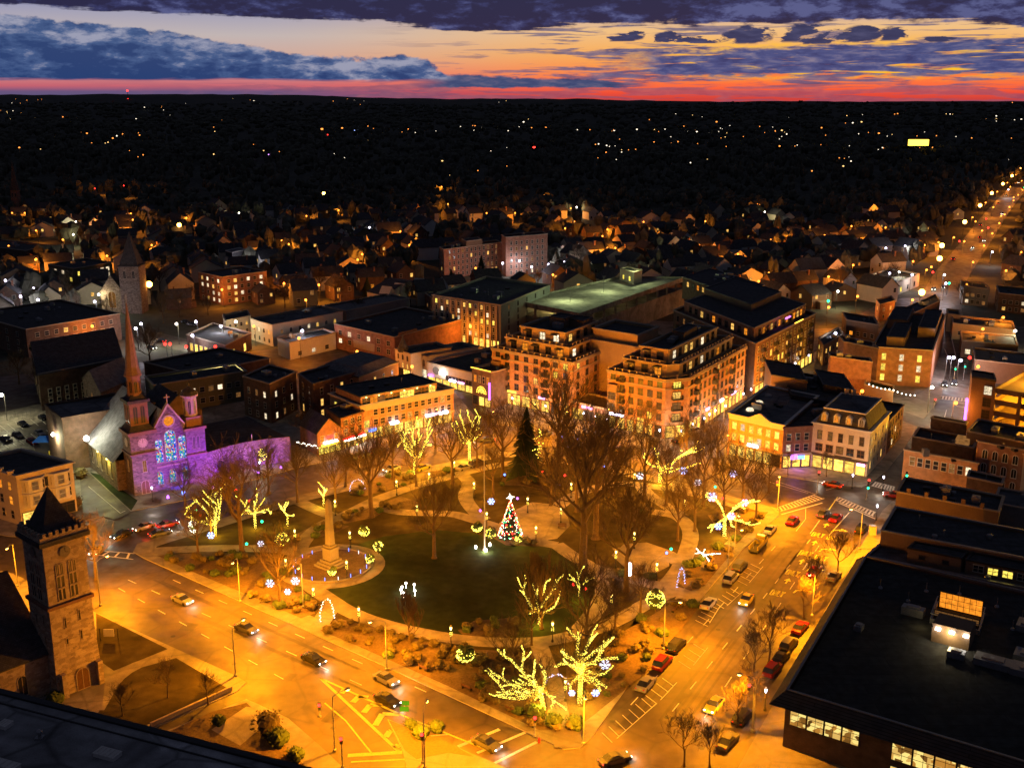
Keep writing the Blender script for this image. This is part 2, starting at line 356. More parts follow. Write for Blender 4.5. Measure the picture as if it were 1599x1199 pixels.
# ------------------------------------------------------------------ mesh making
ORG = {}
class MB:
    def __init__(s): s.v = []; s.f = []; s.m = []; s.smooth = False
    def poly(s, pts, mi=0):
        b = len(s.v); s.v += [tuple(p) for p in pts]; s.f.append(tuple(range(b, b + len(pts)))); s.m.append(mi); return s
    def prism(s, pts, z0, z1, mi=0, top=True, bottom=False, side=True):
        n = len(pts)
        if side:
            for i in range(n):
                a, c = pts[i], pts[(i + 1) % n]
                s.poly([(a[0], a[1], z0), (c[0], c[1], z0), (c[0], c[1], z1), (a[0], a[1], z1)], mi)
        if top: s.poly([(p[0], p[1], z1) for p in pts], mi)
        if bottom: s.poly([(p[0], p[1], z0) for p in reversed(pts)], mi)
        return s
    def box(s, c, d, mi=0, rz=0.0, u=None):
        """box with centre of its base c, size d"""
        hx, hy = d[0] / 2, d[1] / 2; ca, sa = (u[0], u[1]) if u is not None else (math.cos(rz), math.sin(rz))
        p = [(c[0] + x * ca - y * sa, c[1] + x * sa + y * ca) for x, y in ((-hx, -hy), (hx, -hy), (hx, hy), (-hx, hy))]
        return s.prism(p, c[2], c[2] + d[2], mi, True, True)
    def tube(s, pts, rs, n=6, mi=0, cap=True):
        pts = [Vector(p) for p in pts]
        if not isinstance(rs, (list, tuple)): rs = [rs] * len(pts)
        rings = []
        for i, p in enumerate(pts):
            d = (pts[min(i + 1, len(pts) - 1)] - pts[max(i - 1, 0)])
            d = d.normalized() if d.length > 1e-6 else Vector((0, 0, 1))
            a = Vector((0, 0, 1)) if abs(d.z) < .9 else Vector((1, 0, 0))
            e1 = d.cross(a).normalized(); e2 = d.cross(e1)
            b = len(s.v)
            for k in range(n):
                t = 2 * PI * k / n; s.v.append(tuple(p + (e1 * math.cos(t) + e2 * math.sin(t)) * rs[i]))
            rings.append(b)
        for a, b in zip(rings, rings[1:]):
            for k in range(n):
                s.f.append((a + k, b + k, b + (k + 1) % n, a + (k + 1) % n)); s.m.append(mi)
        if cap:
            s.f.append(tuple(rings[-1] + k for k in reversed(range(n)))); s.m.append(mi)
            s.f.append(tuple(rings[0] + k for k in range(n))); s.m.append(mi)
        return s
    def lathe(s, c, prof, n=10, mi=0, ang=0.0):
        rings = []
        for r, z in prof:
            b = len(s.v)
            for k in range(n):
                t = ang + 2 * PI * k / n; s.v.append((c[0] + r * math.cos(t), c[1] + r * math.sin(t), c[2] + z))
            rings.append(b)
        for a, b in zip(rings, rings[1:]):
            for k in range(n):
                s.f.append((a + k, a + (k + 1) % n, b + (k + 1) % n, b + k)); s.m.append(mi)
        s.f.append(tuple(rings[-1] + k for k in range(n))); s.m.append(mi)
        return s
    def blob(s, c, r, mi=0, n=6, k=4, jit=0.0, rnd=None):
        """ball of n sides"""
        rx, ry, rzz = r if isinstance(r, (tuple, list)) else (r, r, r)
        prev = None; b0 = len(s.v)
        rows = []
        for i in range(k + 1):
            th = PI * i / k; row = []
            cnt = 1 if i in (0, k) else n
            for j in range(cnt):
                t = 2 * PI * (j + .5 * (i % 2)) / n
                q = 1 + (rnd.uniform(-jit, jit) if rnd else 0)
                row.append(len(s.v)); s.v.append((c[0] + rx * q * math.sin(th) * math.cos(t), c[1] + ry * q * math.sin(th) * math.sin(t), c[2] - rzz * q * math.cos(th)))
            rows.append(row)
        for i in range(k):
            a, b = rows[i], rows[i + 1]
            for j in range(n):
                j2 = (j + 1) % n
                if len(a) == 1: f = (a[0], b[j2], b[j])
                elif len(b) == 1: f = (a[j], a[j2], b[0])
                else: f = (a[j], a[j2], b[j2], b[j])
                s.f.append(f); s.m.append(mi)
        return s
    def mesh(s, name, mats, org=(0, 0, 0)):
        me = bpy.data.meshes.new(name)
        o = org
        vs = [(x - o[0], y - o[1], z - o[2]) for x, y, z in s.v]
        me.from_pydata(vs, [], s.f)
        mats = mats if isinstance(mats, (list, tuple)) else [mats]
        for m in mats: me.materials.append(m)
        if len(mats) > 1: me.polygons.foreach_set('material_index', s.m)
        uvl = me.uv_layers.new(name='UVMap')
        if len(s.f) < 9000:
            uv = []
            for f in s.f:
                a = Vector(s.v[f[0]]); nrm = Vector((0, 0, 0))
                for i in range(1, len(f) - 1):
                    nrm += (Vector(s.v[f[i]]) - a).cross(Vector(s.v[f[i + 1]]) - a)
                if nrm.length: nrm.normalize()
                if abs(nrm.z) < .95:
                    t = Vector((-nrm.y, nrm.x, 0)).normalized(); w = nrm.cross(t)
                    if w.z < 0: w = -w
                    for i in f: p = Vector(s.v[i]); uv += [p.dot(t), p.dot(w)]
                else:
                    for i in f: uv += [s.v[i][0], s.v[i][1]]
            uvl.data.foreach_set('uv', uv)
        if s.smooth: me.polygons.foreach_set('use_smooth', [True] * len(me.polygons))
        me.update()
        return me
    def build(s, name, mats, parent=None, org=None):
        """links the collected shapes as ONE object; under a parent the shapes keep their place in the world"""
        if parent is not None: w = ORG.get(parent.name, Vector((0, 0, 0)))
        else: w = Vector(org) if org is not None else Vector((0, 0, 0))
        ob = bpy.data.objects.new(name, s.mesh(name, mats, w)); C.objects.link(ob)
        if parent is not None: ob.parent = parent
        else: ob.location = w
        ORG[ob.name] = w
        return ob
def tag(o, label=None, cat=None, group=None, kind=None):
    if label: o['label'] = label
    if cat: o['category'] = cat
    if group: o['group'] = group
    if kind: o['kind'] = kind
    return o
def thing(name, label, cat, loc=(0, 0, 0), group=None):
    o = bpy.data.objects.new(name, None); C.objects.link(o); o.location = loc; o.empty_display_size = .5
    ORG[o.name] = Vector(loc)
    return tag(o, label, cat, group)
KIDS = {}
def copy_thing(root, loc, rz=0.0, sc=1.0, label=None, group=None):
    """a copy of a thing with copies of its parts and their sub-parts"""
    kids = KIDS.get(root.name)
    if kids is None:
        kids = KIDS[root.name] = [(c, [g for g in c.children]) for c in root.children]
    r = root.copy(); C.objects.link(r); r.location = loc; r.rotation_euler = (0, 0, rz); r.scale = (sc, sc, sc) if isinstance(sc, (int, float)) else sc
    if label: r['label'] = label
    if group: r['group'] = group
    for c, gs in kids:
        k = c.copy(); C.objects.link(k); k.parent = r
        for g in gs:
            q = g.copy(); C.objects.link(q); q.parent = k
    return r
def lamp_light(parent, loc, power, color, size=.15, kind='POINT', spot=None):
    d = bpy.data.lights.new('lamp_light', kind); d.energy = power; d.color = color[:3]; d.shadow_soft_size = size
    if spot: d.spot_size = math.radians(spot); d.spot_blend = .8
    o = bpy.data.objects.new('lamp_light', d); C.objects.link(o); o.location = loc
    if parent is not None: o.parent = parent
    return o

# ------------------------------------------------------------------ windows and walls
WM = {}
def win_mesh(style, w, h, pane, frame):
    k = (style, round(w, 2), round(h, 2), pane, frame)
    if k in WM: return WM[k]
    b = MB(); t = .1 if w < 2.4 else .12; pr = .07
    def bar(x0, x1, z0, z1, d=pr): b.prism([(x0, -d), (x1, -d), (x1, .02), (x0, .02)], z0, z1, 0, True, True)
    if style == 'arch':
        hs = h - w / 2; n = 8
        pts = [(-w / 2, 0), (w / 2, 0)] + [(w / 2 * math.cos(PI * i / n), hs + w / 2 * math.sin(PI * i / n)) for i in range(n + 1)]
        b.poly([(x, -.03, z) for x, z in pts], 1)
        path = [(w / 2, 0)] + pts[2:] + [(-w / 2, 0)]
        for (x0, z0), (x1, z1) in zip(path, path[1:]):
            q = 1 + .22 / w
            def o_(x, z): return (x * q, (z - hs) * q + hs if z > hs else z)
            a2, c2 = o_(x0, z0), o_(x1, z1)
            b.poly([(x0, -pr, z0), (a2[0], -pr, a2[1]), (c2[0], -pr, c2[1]), (x1, -pr, z1)], 0)
            b.poly([(a2[0], -pr, a2[1]), (a2[0], .02, a2[1]), (c2[0], .02, c2[1]), (c2[0], -pr, c2[1])], 0)
        bar(-.04, .04, 0, h, .05); bar(-w / 2 - .12, w / 2 + .12, -.14, 0, .14)
    else:
        b.poly([(-w / 2, -.03, 0), (w / 2, -.03, 0), (w / 2, -.03, h), (-w / 2, -.03, h)], 1)
        bar(-w / 2 - t, -w / 2, -.02, h + .02); bar(w / 2, w / 2 + t, -.02, h + .02)
        bar(-w / 2 - t - .05, w / 2 + t + .05, h, h + t + .05, pr + .03); bar(-w / 2 - t - .05, w / 2 + t + .05, -t, 0, pr + .07)
        if style == 'sash': bar(-w / 2, w / 2, h * .48, h * .54, .05)
        if style == 'double': bar(-.05, .05, 0, h, .05); bar(-w / 2, w / 2, h * .48, h * .54, .05)
        if style == 'triple':
            for x in (-w / 6, w / 6): bar(x - .05, x + .05, 0, h, .05)
            bar(-w / 2, w / 2, h * .62, h * .67, .05)
        if style == 'grid':
            k2 = max(2, int(w / .9))
            for i in range(1, k2): bar(-w / 2 + w * i / k2 - .03, -w / 2 + w * i / k2 + .03, 0, h, .05)
            for z in (.33, .66): bar(-w / 2, w / 2, h * z - .03, h * z + .03, .05)
        if style == 'shop':
            k2 = max(1, round(w / 1.6))
            for i in range(1, k2): bar(-w / 2 + w * i / k2 - .04, -w / 2 + w * i / k2 + .04, 0, h, .05)
            bar(-w / 2, w / 2, h * .78, h * .81, .05)
    me = b.mesh('window', [M[frame], M[pane]]); WM[k] = me
    return me
def put_win(root, p, ang, z, style, w, h, pane='glass', frame='frame', name='window'):
    o = bpy.data.objects.new(name, win_mesh(style, w, h, pane, frame)); C.objects.link(o)
    o.parent = root; W0 = ORG[root.name]
    o.location = (p[0] - W0[0], p[1] - W0[1], z - W0[2]); o.rotation_euler = (0, 0, ang)
    return o
def along(P, Q, t): return (P[0] + (Q[0] - P[0]) * t, P[1] + (Q[1] - P[1]) * t)
def facade(root, P, Q, rows, cols, z0, dz, w=1.1, h=1.7, style='sash', lit=.2, panes=('lit',), frame='frame', m=(.06, .06), skip=(), rnd=R):
    """rows x cols windows on the wall from P to Q (left to right seen from outside)"""
    ang = math.atan2(Q[1] - P[1], Q[0] - P[0])
    for r in range(rows):
        for c in range(cols):
            if (r, c) in skip: continue
            t = m[0] + (1 - m[0] - m[1]) * ((c + .5) / cols)
            pane = rnd.choice(panes) if rnd.random() < lit else 'glass'
            put_win(root, along(P, Q, t), ang, z0 + r * dz, style, w, h, pane, frame)
def shopfronts(root, P, Q, n, h=2.7, pane='shop', m=(.02, .02), frame='frame_d', gap=.5, z=.35, lit=.85):
    L = math.dist(P[:2], Q[:2]) * (1 - m[0] - m[1]); w = L / n - gap; ang = math.atan2(Q[1] - P[1], Q[0] - P[0])
    for i in range(n):
        put_win(root, along(P, Q, m[0] + (1 - m[0] - m[1]) * (i + .5) / n), ang, z, 'shop', w, h, pane if R.random() < lit else 'glass', frame, 'shop_window')
def inset(poly, d):
    n = len(poly); out = []
    for i in range(n):
        p0, p1, p2 = (Vector(poly[(i - 1) % n][:2]), Vector(poly[i][:2]), Vector(poly[(i + 1) % n][:2]))
        e1 = (p1 - p0).normalized(); e2 = (p2 - p1).normalized()
        n1 = Vector((-e1.y, e1.x)); n2 = Vector((-e2.y, e2.x))
        k = 1 + n1.dot(n2)
        q = (n1 + n2) / max(k, .35)
        out.append((p1.x + q.x * d, p1.y + q.y * d))
    return out
def ccw(pts):
    a = sum(pts[i][0] * pts[(i + 1) % len(pts)][1] - pts[(i + 1) % len(pts)][0] * pts[i][1] for i in range(len(pts)))
    return list(pts) if a > 0 else list(reversed(pts))
def ring(b, poly, d0, d1, z0, z1, mi=0):
    """a band round a polygon from offset d0 (outside) to d1 (inside)"""
    A = inset(poly, -d0); B = inset(poly, d1); n = len(poly)
    for i in range(n):
        j = (i + 1) % n
        b.poly([(*A[i], z0), (*A[j], z0), (*A[j], z1), (*A[i], z1)], mi)
        b.poly([(*A[i], z1), (*A[j], z1), (*B[j], z1), (*B[i], z1)], mi)
        b.poly([(*B[j], z0), (*B[i], z0), (*B[i], z1), (*B[j], z1)], mi)
        b.poly([(*A[j], z0), (*A[i], z0), (*B[i], z0), (*B[j], z0)], mi)
def quad4(L, N, Rr, h):
    """roof corners from three pixels: left, near, right"""
    l, n, r = G(*L, h), G(*N, h), G(*Rr, h)
    return [tuple(l[:2]), tuple(n[:2]), tuple(r[:2]), (l.x + r.x - n.x, l.y + r.y - n.y)]
def building(name, label, poly, h, wall='brick', roof='roof', parapet=.7, cornice='stone_t', cw=.25, group=None, z0=0.0, cat='building', sets=(), units=0, rnd=R):
    """walls, roof, coping; poly is counter-clockwise; edges keep their order for facade()"""
    cx = sum(p[0] for p in poly) / len(poly); cy = sum(p[1] for p in poly) / len(poly)
    r = thing(name, label, cat, (cx, cy, z0), group)
    b = MB(); b.prism(poly, z0, h, top=False); b.build('wall', M[wall], r)
    b = MB(); b.poly([(*p, h - parapet) for p in inset(poly, .3)])
    b.build('roof', M[roof], r)
    b = MB(); ring(b, poly, cw, .35, h - .02, h + .28)
    b.build('coping' if cw < .2 else 'cornice', M[cornice], r)
    if units:
        for i in range(units):
            s, t = rnd.uniform(.15, .85), rnd.uniform(.15, .85)
            p = along(along(poly[0], poly[1], s), along(poly[3], poly[2], s), t); q = math.atan2(poly[1][1] - poly[0][1], poly[1][0] - poly[0][0])
            roof_unit(r, p, h - parapet, q, rnd)
    return r
def roof_unit(r, p, z, q, rnd=R, k=None):
    b = MB(); k = k or rnd.choice(('box', 'box', 'fan', 'pipe', 'hatch'))
    if k == 'box':
        d = (rnd.uniform(1.6, 3.2), rnd.uniform(1.2, 2.2), rnd.uniform(.9, 1.6)); b.box((p[0], p[1], z + .25), d, rz=q)
        b.box((p[0], p[1], z), (d[0] * .8, d[1] * .8, .25), rz=q); b.lathe((p[0], p[1], z + .25 + d[2]), [(.45, 0), (.45, .15), (.2, .18)], 8)
        b.build('roof_unit', M['metal'], r)
    elif k == 'fan':
        b.lathe((p[0], p[1], z), [(.35, 0), (.35, .5), (.55, .55), (.5, .85), (.1, .95)], 10); b.build('roof_fan', M['metal'], r)
    elif k == 'pipe':
        b.tube([(p[0], p[1], z), (p[0], p[1], z + 1.1)], .1, 6); b.lathe((p[0], p[1], z + 1.1), [(.2, 0), (.2, .1), (.05, .25)], 6); b.build('vent_pipe', M['metal'], r)
    else:
        b.box((p[0], p[1], z), (1.3, 1.3, .5), rz=q); b.box((p[0], p[1], z + .5), (1.45, 1.45, .12), rz=q); b.build('roof_hatch', M['metal_d'], r)
def band(root, P, Q, z0, z1, d=.15, mat='stone_t', name='band_course'):
    b = MB(); u = Vector((Q[0] - P[0], Q[1] - P[1])).normalized(); n = Vector((u.y, -u.x)) * d
    b.prism([(P[0] + n.x, P[1] + n.y), (Q[0] + n.x, Q[1] + n.y), (Q[0] - n.x * .3, Q[1] - n.y * .3), (P[0] - n.x * .3, P[1] - n.y * .3)], z0, z1, 0, True, True)
    return b.build(name, M[mat], root)
def gable_block(name, label, poly, h, rise, wall, roof, along01=True, group=None, cat='building', over=.35, root=None):
    """pitched-roof block; ridge runs parallel to edge 0-1 (or to edge 1-2)"""
    cx = sum(p[0] for p in poly) / 4; cy = sum(p[1] for p in poly) / 4
    r = root or thing(name, label, cat, (cx, cy, 0), group)
    p = poly if along01 else poly[1:] + poly[:1]
    m1 = along(p[1], p[2], .5); m0 = along(p[0], p[3], .5)
    b = MB(); b.prism(p, 0, h, top=False)
    b.poly([(*p[1], h), (*p[2], h), (*m1, h + rise)]); b.poly([(*p[3], h), (*p[0], h), (*m0, h + rise)])
    b.build('wall', M[wall], r)
    u = Vector((p[1][0] - p[0][0], p[1][1] - p[0][1])).normalized() * over
    w = Vector((p[2][0] - p[1][0], p[2][1] - p[1][1])); half = w.length / 2; sl = rise / half; w = w.normalized() * over
    a0 = (m0[0] - u.x, m0[1] - u.y); a1 = (m1[0] + u.x, m1[1] + u.y)
    b = MB(); th = .18; zl = h - sl * over; zr = h + rise
    e = [(p[0][0] - u.x - w.x, p[0][1] - u.y - w.y), (p[1][0] + u.x - w.x, p[1][1] + u.y - w.y), (p[2][0] + u.x + w.x, p[2][1] + u.y + w.y), (p[3][0] - u.x + w.x, p[3][1] - u.y + w.y)]
    for (q0, q1, r1, r0) in ((e[0], e[1], a1, a0), (e[2], e[3], a0, a1)):
        b.poly([(*q0, zl + th), (*q1, zl + th), (*r1, zr + th), (*r0, zr + th)])
        b.poly([(*q0, zl), (*q1, zl), (*q1, zl + th), (*q0, zl + th)])
        b.poly([(*q1, zl), (*r1, zr), (*r1, zr + th), (*q1, zl + th)]); b.poly([(*r0, zr), (*q0, zl), (*q0, zl + th), (*r0, zr + th)])
    b.build('roof', M[roof], r)
    return r
def text_mesh(txt, size, mat, name, parent, loc, rot, sx=1.0):
    """lettering turned into a flat mesh"""
    cu = bpy.data.curves.new(name, 'FONT'); cu.body = txt; cu.size = size; cu.align_x = 'CENTER'; cu.align_y = 'CENTER'; cu.extrude = .01; cu.resolution_u = 2
    t = bpy.data.objects.new('tmp', cu); C.objects.link(t)
    dg = bpy.context.evaluated_depsgraph_get(); me = bpy.data.meshes.new_from_object(t.evaluated_get(dg)); me.name = name
    bpy.data.objects.remove(t); me.materials.clear(); me.materials.append(mat)
    o = bpy.data.objects.new(name, me); C.objects.link(o)
    if parent is not None: o.parent = parent; w = ORG[parent.name]
    else: w = Vector((0, 0, 0))
    o.location = Vector(loc) - w; o.rotation_euler = rot; o.scale = (sx, 1, 1)
    return o

# ------------------------------------------------------------------ land
def pg(pts, z=0.0): return [tuple(G(x, y, z)[:2]) for x, y in pts]
b = MB(); NA, rows = 150, []
rad = [60.0]
while rad[-1] < 15500: rad.append(rad[-1] * 1.045 + 4)
for rr in rad:
    row = []
    for i in range(NA + 1):
        a = math.radians(-62 + 124 * i / NA); x, y = rr * math.sin(a), rr * math.cos(a)
        z = terrain(x, y) + (R.uniform(-1, 1) * min(rr * .0011, 6.0) if rr > 1400 else 0)
        row.append(len(b.v)); b.v.append((x, y, z - .06))
    rows.append(row)
for a, c in zip(rows, rows[1:]):
    for i in range(NA): b.f.append((a[i], a[i + 1], c[i + 1], c[i])); b.m.append(0)
tag(b.build('terrain', M['land']), kind='structure')
b = MB(); b.poly([(-420, -60, -.03), (520, -60, -.03), (560, 560, -.03), (-460, 560, -.03)])
tag(b.build('ground', M['land']), kind='structure')
b = MB(); b.poly([(-190, 60, 0), (170, 60, 0), (230, 330, 0), (240, 430, 0), (60, 420, 0), (-60, 400, 0), (-200, 330, 0)])
tag(b.build('road', M['asphalt']), kind='structure')
KERB = .13
def block(name, pts, mats='concrete', world=False):
    p = ccw(pts if world else pg(pts)); b = MB(); b.prism(p, -.02, KERB, 0, top=False)
    b.poly([(*q, KERB) for q in p], 1); o = b.build(name, [M['kerb'], M[mats]]); tag(o, kind='structure'); return p
green_px = [(905, 1168), (880, 1170), (850, 1156), (600, 1040), (400, 950), (225, 872), (208, 862), (214, 850), (250, 838), (330, 815), (450, 778), (560, 752), (700, 722), (775, 706), (850, 708), (940, 728), (1033, 745), (1130, 772), (1216, 795), (1216, 805), (1160, 858), (1080, 952), (980, 1072), (925, 1150)]
green = block('green_pavement', green_px)
bl = {}
bl['a'] = block('pavement', [(-260, 830), (20, 896), (141, 953), (367, 1055), (385, 1066), (370, 1080), (240, 1137), (0, 1230), (-300, 1300)])
bl['b'] = block('pavement', [(200, 1165), (385, 1092), (403, 1100), (450, 1122), (500, 1165), (542, 1205), (580, 1290), (100, 1290)])
bl['c'] = block('pavement', [(605, 1123), (745, 1180), (860, 1230), (790, 1300), (660, 1300), (628, 1170)])
bl['d'] = block('pavement', [(-200, 800), (16, 838), (30, 838), (138, 812), (300, 779), (380, 754), (470, 729), (545, 713), (640, 691), (700, 674), (745, 655), (700, 600), (480, 590), (200, 600), (-200, 690)])
bl['e'] = block('pavement', [(758, 652), (770, 662), (940, 682), (1015, 703), (1040, 703), (1165, 620), (1285, 540), (1270, 515), (1000, 500), (760, 590)])
bl['f'] = block('pavement', [(1118, 728), (1150, 690), (1230, 625), (1330, 550), (1480, 560), (1470, 620), (1430, 670), (1410, 703), (1385, 735), (1362, 753), (1345, 761), (1320, 759), (1262, 750), (1200, 741)])
bl['g'] = block('pavement', [(1405, 775), (1392, 784), (1378, 798), (1340, 860), (1180, 1150), (1130, 1240), (1100, 1320), (2100, 1320), (2100, 700), (1520, 690), (1440, 735)])

def strip(pts, w, z, name=None, mat='path', b=None, closed=False, world=False):
    """flat ribbon of width w along pixel points"""
    p = [Vector(q) for q in (pts if world else pg(pts))]
    # round the corners
    for _ in range(2):
        q = [p[0]] if not closed else []
        rng = range(len(p)) if closed else range(len(p) - 1)
        for i in rng:
            a, c = p[i], p[(i + 1) % len(p)]
            q += [a * .75 + c * .25, a * .25 + c * .75]
        if not closed: q.append(p[-1])
        p = q
    own = b is None; b = b or MB(); n = len(p); L = []
    for i in range(n):
        d = (p[(i + 1) % n] - p[i - 1]) if closed else (p[min(i + 1, n - 1)] - p[max(i - 1, 0)])
        d.normalize(); e = Vector((-d.y, d.x)) * w / 2; L.append((p[i] + e, p[i] - e))
    for i in range(n if closed else n - 1):
        (a, c), (a2, c2) = L[i], L[(i + 1) % n]
        b.poly([(*c, z), (*c2, z), (*a2, z), (*a, z)])
    if own: o = b.build(name, M[mat]); tag(o, kind='structure'); return o
ZG = KERB + .006
# grass of the green, inside its pavement
gi = inset(green, 4.2)
b = MB(); b.poly([(*q, ZG) for q in gi]); tag(b.build('green_lawn', M['leafy']), kind='structure')
b = MB(); b.poly([(*q, ZG + .003) for q in ccw(pg([(505, 930), (550, 955), (610, 974), (700, 992), (760, 999), (830, 999), (880, 988), (925, 950), (932, 915), (900, 880), (860, 856), (800, 850), (740, 833), (680, 828), (600, 838), (560, 850), (562, 890), (520, 915)]))]); tag(b.build('oval_lawn', M['grass']), kind='structure')
# planting beds round the edge
def bed(pts, z=ZG + .006):
    p = ccw(pg(pts)); b = MB(); b.poly([(*q, z) for q in p]); o = b.build('planting_bed', M['mulch']); tag(o, kind='structure'); return p
BEDS = [bed(q) for q in (
    [(245, 868), (330, 862), (420, 868), (455, 900), (480, 930), (492, 958), (470, 966), (400, 935), (300, 893)],
    [(500, 985), (535, 968), (600, 985), (700, 1012), (800, 1018), (860, 1020), (850, 1060), (862, 1110), (868, 1140), (840, 1140), (700, 1072), (560, 1010)],
    [(885, 1040), (950, 1000), (1020, 960), (1060, 935), (1095, 945), (1010, 1050), (930, 1115), (890, 1145), (880, 1100)],
    [(715, 985), (740, 970), (800, 965), (810, 990), (780, 999), (730, 1000)],
    [(575, 748), (640, 738), (700, 735), (690, 745), (620, 762), (570, 775), (545, 772)],
    [(540, 800), (580, 788), (600, 800), (585, 808), (540, 818), (515, 820)],
    [(930, 880), (950, 895), (1000, 912), (1030, 912), (1050, 895), (1030, 905), (990, 900), (950, 885), (930, 868)],
    [(755, 832), (790, 852), (860, 855), (868, 847), (810, 846), (770, 828)],
    [(1050, 900), (1080, 880), (1130, 850), (1150, 855), (1100, 915), (1075, 925)],
    [(590, 790), (625, 775), (655, 785), (640, 797), (610, 797)],
    [(790, 735), (860, 740), (850, 760), (780, 758)],
    [(960, 810), (1010, 790), (1020, 800), (990, 815)],
    [(425, 855), (500, 815), (545, 822), (520, 835), (470, 845), (450, 868)],
    [(1105, 805), (1160, 800), (1200, 800), (1150, 850), (1130, 840)],
)]
zp = ZG + .012
paths = [
    [(478, 912), (505, 930), (545, 957), (600, 977), (690, 996), (760, 1004), (830, 1004), (868, 1000), (949, 979), (1014, 940), (1050, 925)],
    [(868, 850), (892, 868), (926, 887), (939, 903), (944, 930), (930, 955), (905, 985)],
    [(926, 887), (986, 906), (1043, 918), (1090, 935)],
    [(1039, 917), (1061, 890), (1073, 862), (1081, 831), (1062, 806), (1020, 800)],
    [(640, 762), (585, 781), (555, 797), (527, 810), (499, 821), (473, 845), (464, 868), (470, 892), (485, 908)],
    [(587, 787), (611, 799), (649, 802), (705, 802), (733, 810), (790, 828), (830, 845), (868, 852)],
    [(722, 742), (735, 755), (724, 776), (737, 796), (755, 812)],
    [(640, 762), (690, 748), (740, 735), (800, 722), (870, 722)],
    [(222, 862), (260, 860), (320, 857), (380, 857), (440, 858), (466, 866)],
    [(495, 982), (508, 962), (520, 945)],
    [(882, 1168), (876, 1130), (868, 1095), (862, 1060), (850, 1030), (840, 1004)],
    [(860, 800), (900, 770), (960, 755), (1000, 757), (1080, 770), (1150, 790)],
    [(1000, 757), (1010, 772), (1040, 790), (1062, 806)],
    [(960, 862), (1000, 858), (1040, 862), (1060, 880)],
    [(455, 778), (500, 800), (530, 810)],
]
for i, q in enumerate(paths): strip(q, 3.4 if i not in (10,) else 3.0, zp + i * .002, 'footpath')
def disc(name, c, r, z, mat, n=32, sy=1.0):
    b = MB(); b.poly([(c[0] + r * math.cos(2 * PI * i / n), c[1] + r * sy * math.sin(2 * PI * i / n), z) for i in range(n)]); o = b.build(name, M[mat]); tag(o, kind='structure'); return o
b = MB(); b.poly([(*q, zp + .05) for q in ccw(pg([(775, 822), (800, 800), (830, 785), (860, 788), (885, 800), (890, 822), (870, 842), (830, 848), (795, 843)]))])
tag(b.build('plaza_paving', M['path']), kind='structure')
b = MB(); b.poly([(*q, zp + .055) for q in ccw(pg([(955, 868), (975, 850), (1010, 848), (1045, 860), (1045, 885), (1020, 898), (985, 896)]))])
tag(b.build('plaza_paving', M['path']), kind='structure')
MC = G(517, 884)
disc('monument_paving', MC, 10.5, zp + .045, 'path')
disc('monument_bed', MC, 7.8, zp + .06, 'mulch')
# lawns and beds of the church block
for q in ([(150, 958), (262, 1014), (178, 1048), (152, 1030)], [(188, 1052), (275, 1028), (355, 1075), (240, 1128), (160, 1160), (150, 1120)]):
    b = MB(); b.poly([(*p, KERB + .012) for p in ccw(pg(q))]); tag(b.build('church_lawn', M['leafy']), kind='structure')
strip([(150, 1110), (185, 1050), (262, 1022)], 2.4, KERB + .02, 'footpath')
b = MB(); b.poly([(*p, KERB + .012) for p in ccw(pg([(250, 1150), (330, 1112), (385, 1098), (420, 1130), (480, 1180), (470, 1290), (250, 1290)]))]); tag(b.build('planting_bed', M['mulch']), kind='structure')
b = MB(); b.poly([(*p, KERB + .02) for p in ccw(pg([(330, 1140), (385, 1104), (430, 1112), (455, 1135), (500, 1172), (535, 1210), (490, 1210), (440, 1160), (410, 1135), (375, 1165)]))]); tag(b.build('plaza_paving', M['path']), kind='structure')
b = MB(); b.poly([(*p, KERB + .012) for p in ccw(pg([(607, 1125), (700, 1160), (740, 1182), (700, 1176), (650, 1186), (632, 1172)]))]); tag(b.build('planting_bed', M['mulch']), kind='structure')

# ------------------------------------------------------------------ painted road markings
def mark(pts, mat='paint_w', z=.006, name='road_marking'):
    b = MB()
    for q in pts: b.poly([(*p, z) for p in ccw(q)])
    return tag(b.build(name, M[mat]), kind='structure')
def line(a, c, w, world=False):
    A, B_ = (Vector(a), Vector(c)) if world else (Vector(G(*a)[:2]), Vector(G(*c)[:2]))
    d = (B_ - A).normalized(); n = Vector((-d.y, d.x)) * w / 2
    return [tuple(A + n), tuple(B_ + n), tuple(B_ - n), tuple(A - n)]
def dashes(a, c, n, frac=.35, w=.16):
    out = []
    A, B_ = Vector(G(*a)[:2]), Vector(G(*c)[:2])
    for i in range(n):
        t0 = i / n; out.append(line(A.lerp(B_, t0), A.lerp(B_, t0 + frac / n), w, True))
    return out
mk = dashes((185, 918), (470, 1075), 8) + dashes((200, 905), (600, 1085), 9) + dashes((270, 905), (700, 1095), 10)
mk += dashes((985, 1100), (1222, 840), 10) + dashes((1050, 1110), (1275, 830), 11) + dashes((1100, 1120), (1290, 835), 8)
mk += [line((745, 1175), (820, 1143), .5), line((770, 1192), (838, 1158), .5), line((715, 1165), (780, 1138), .6), line((650, 1150), (700, 1146), .3)]
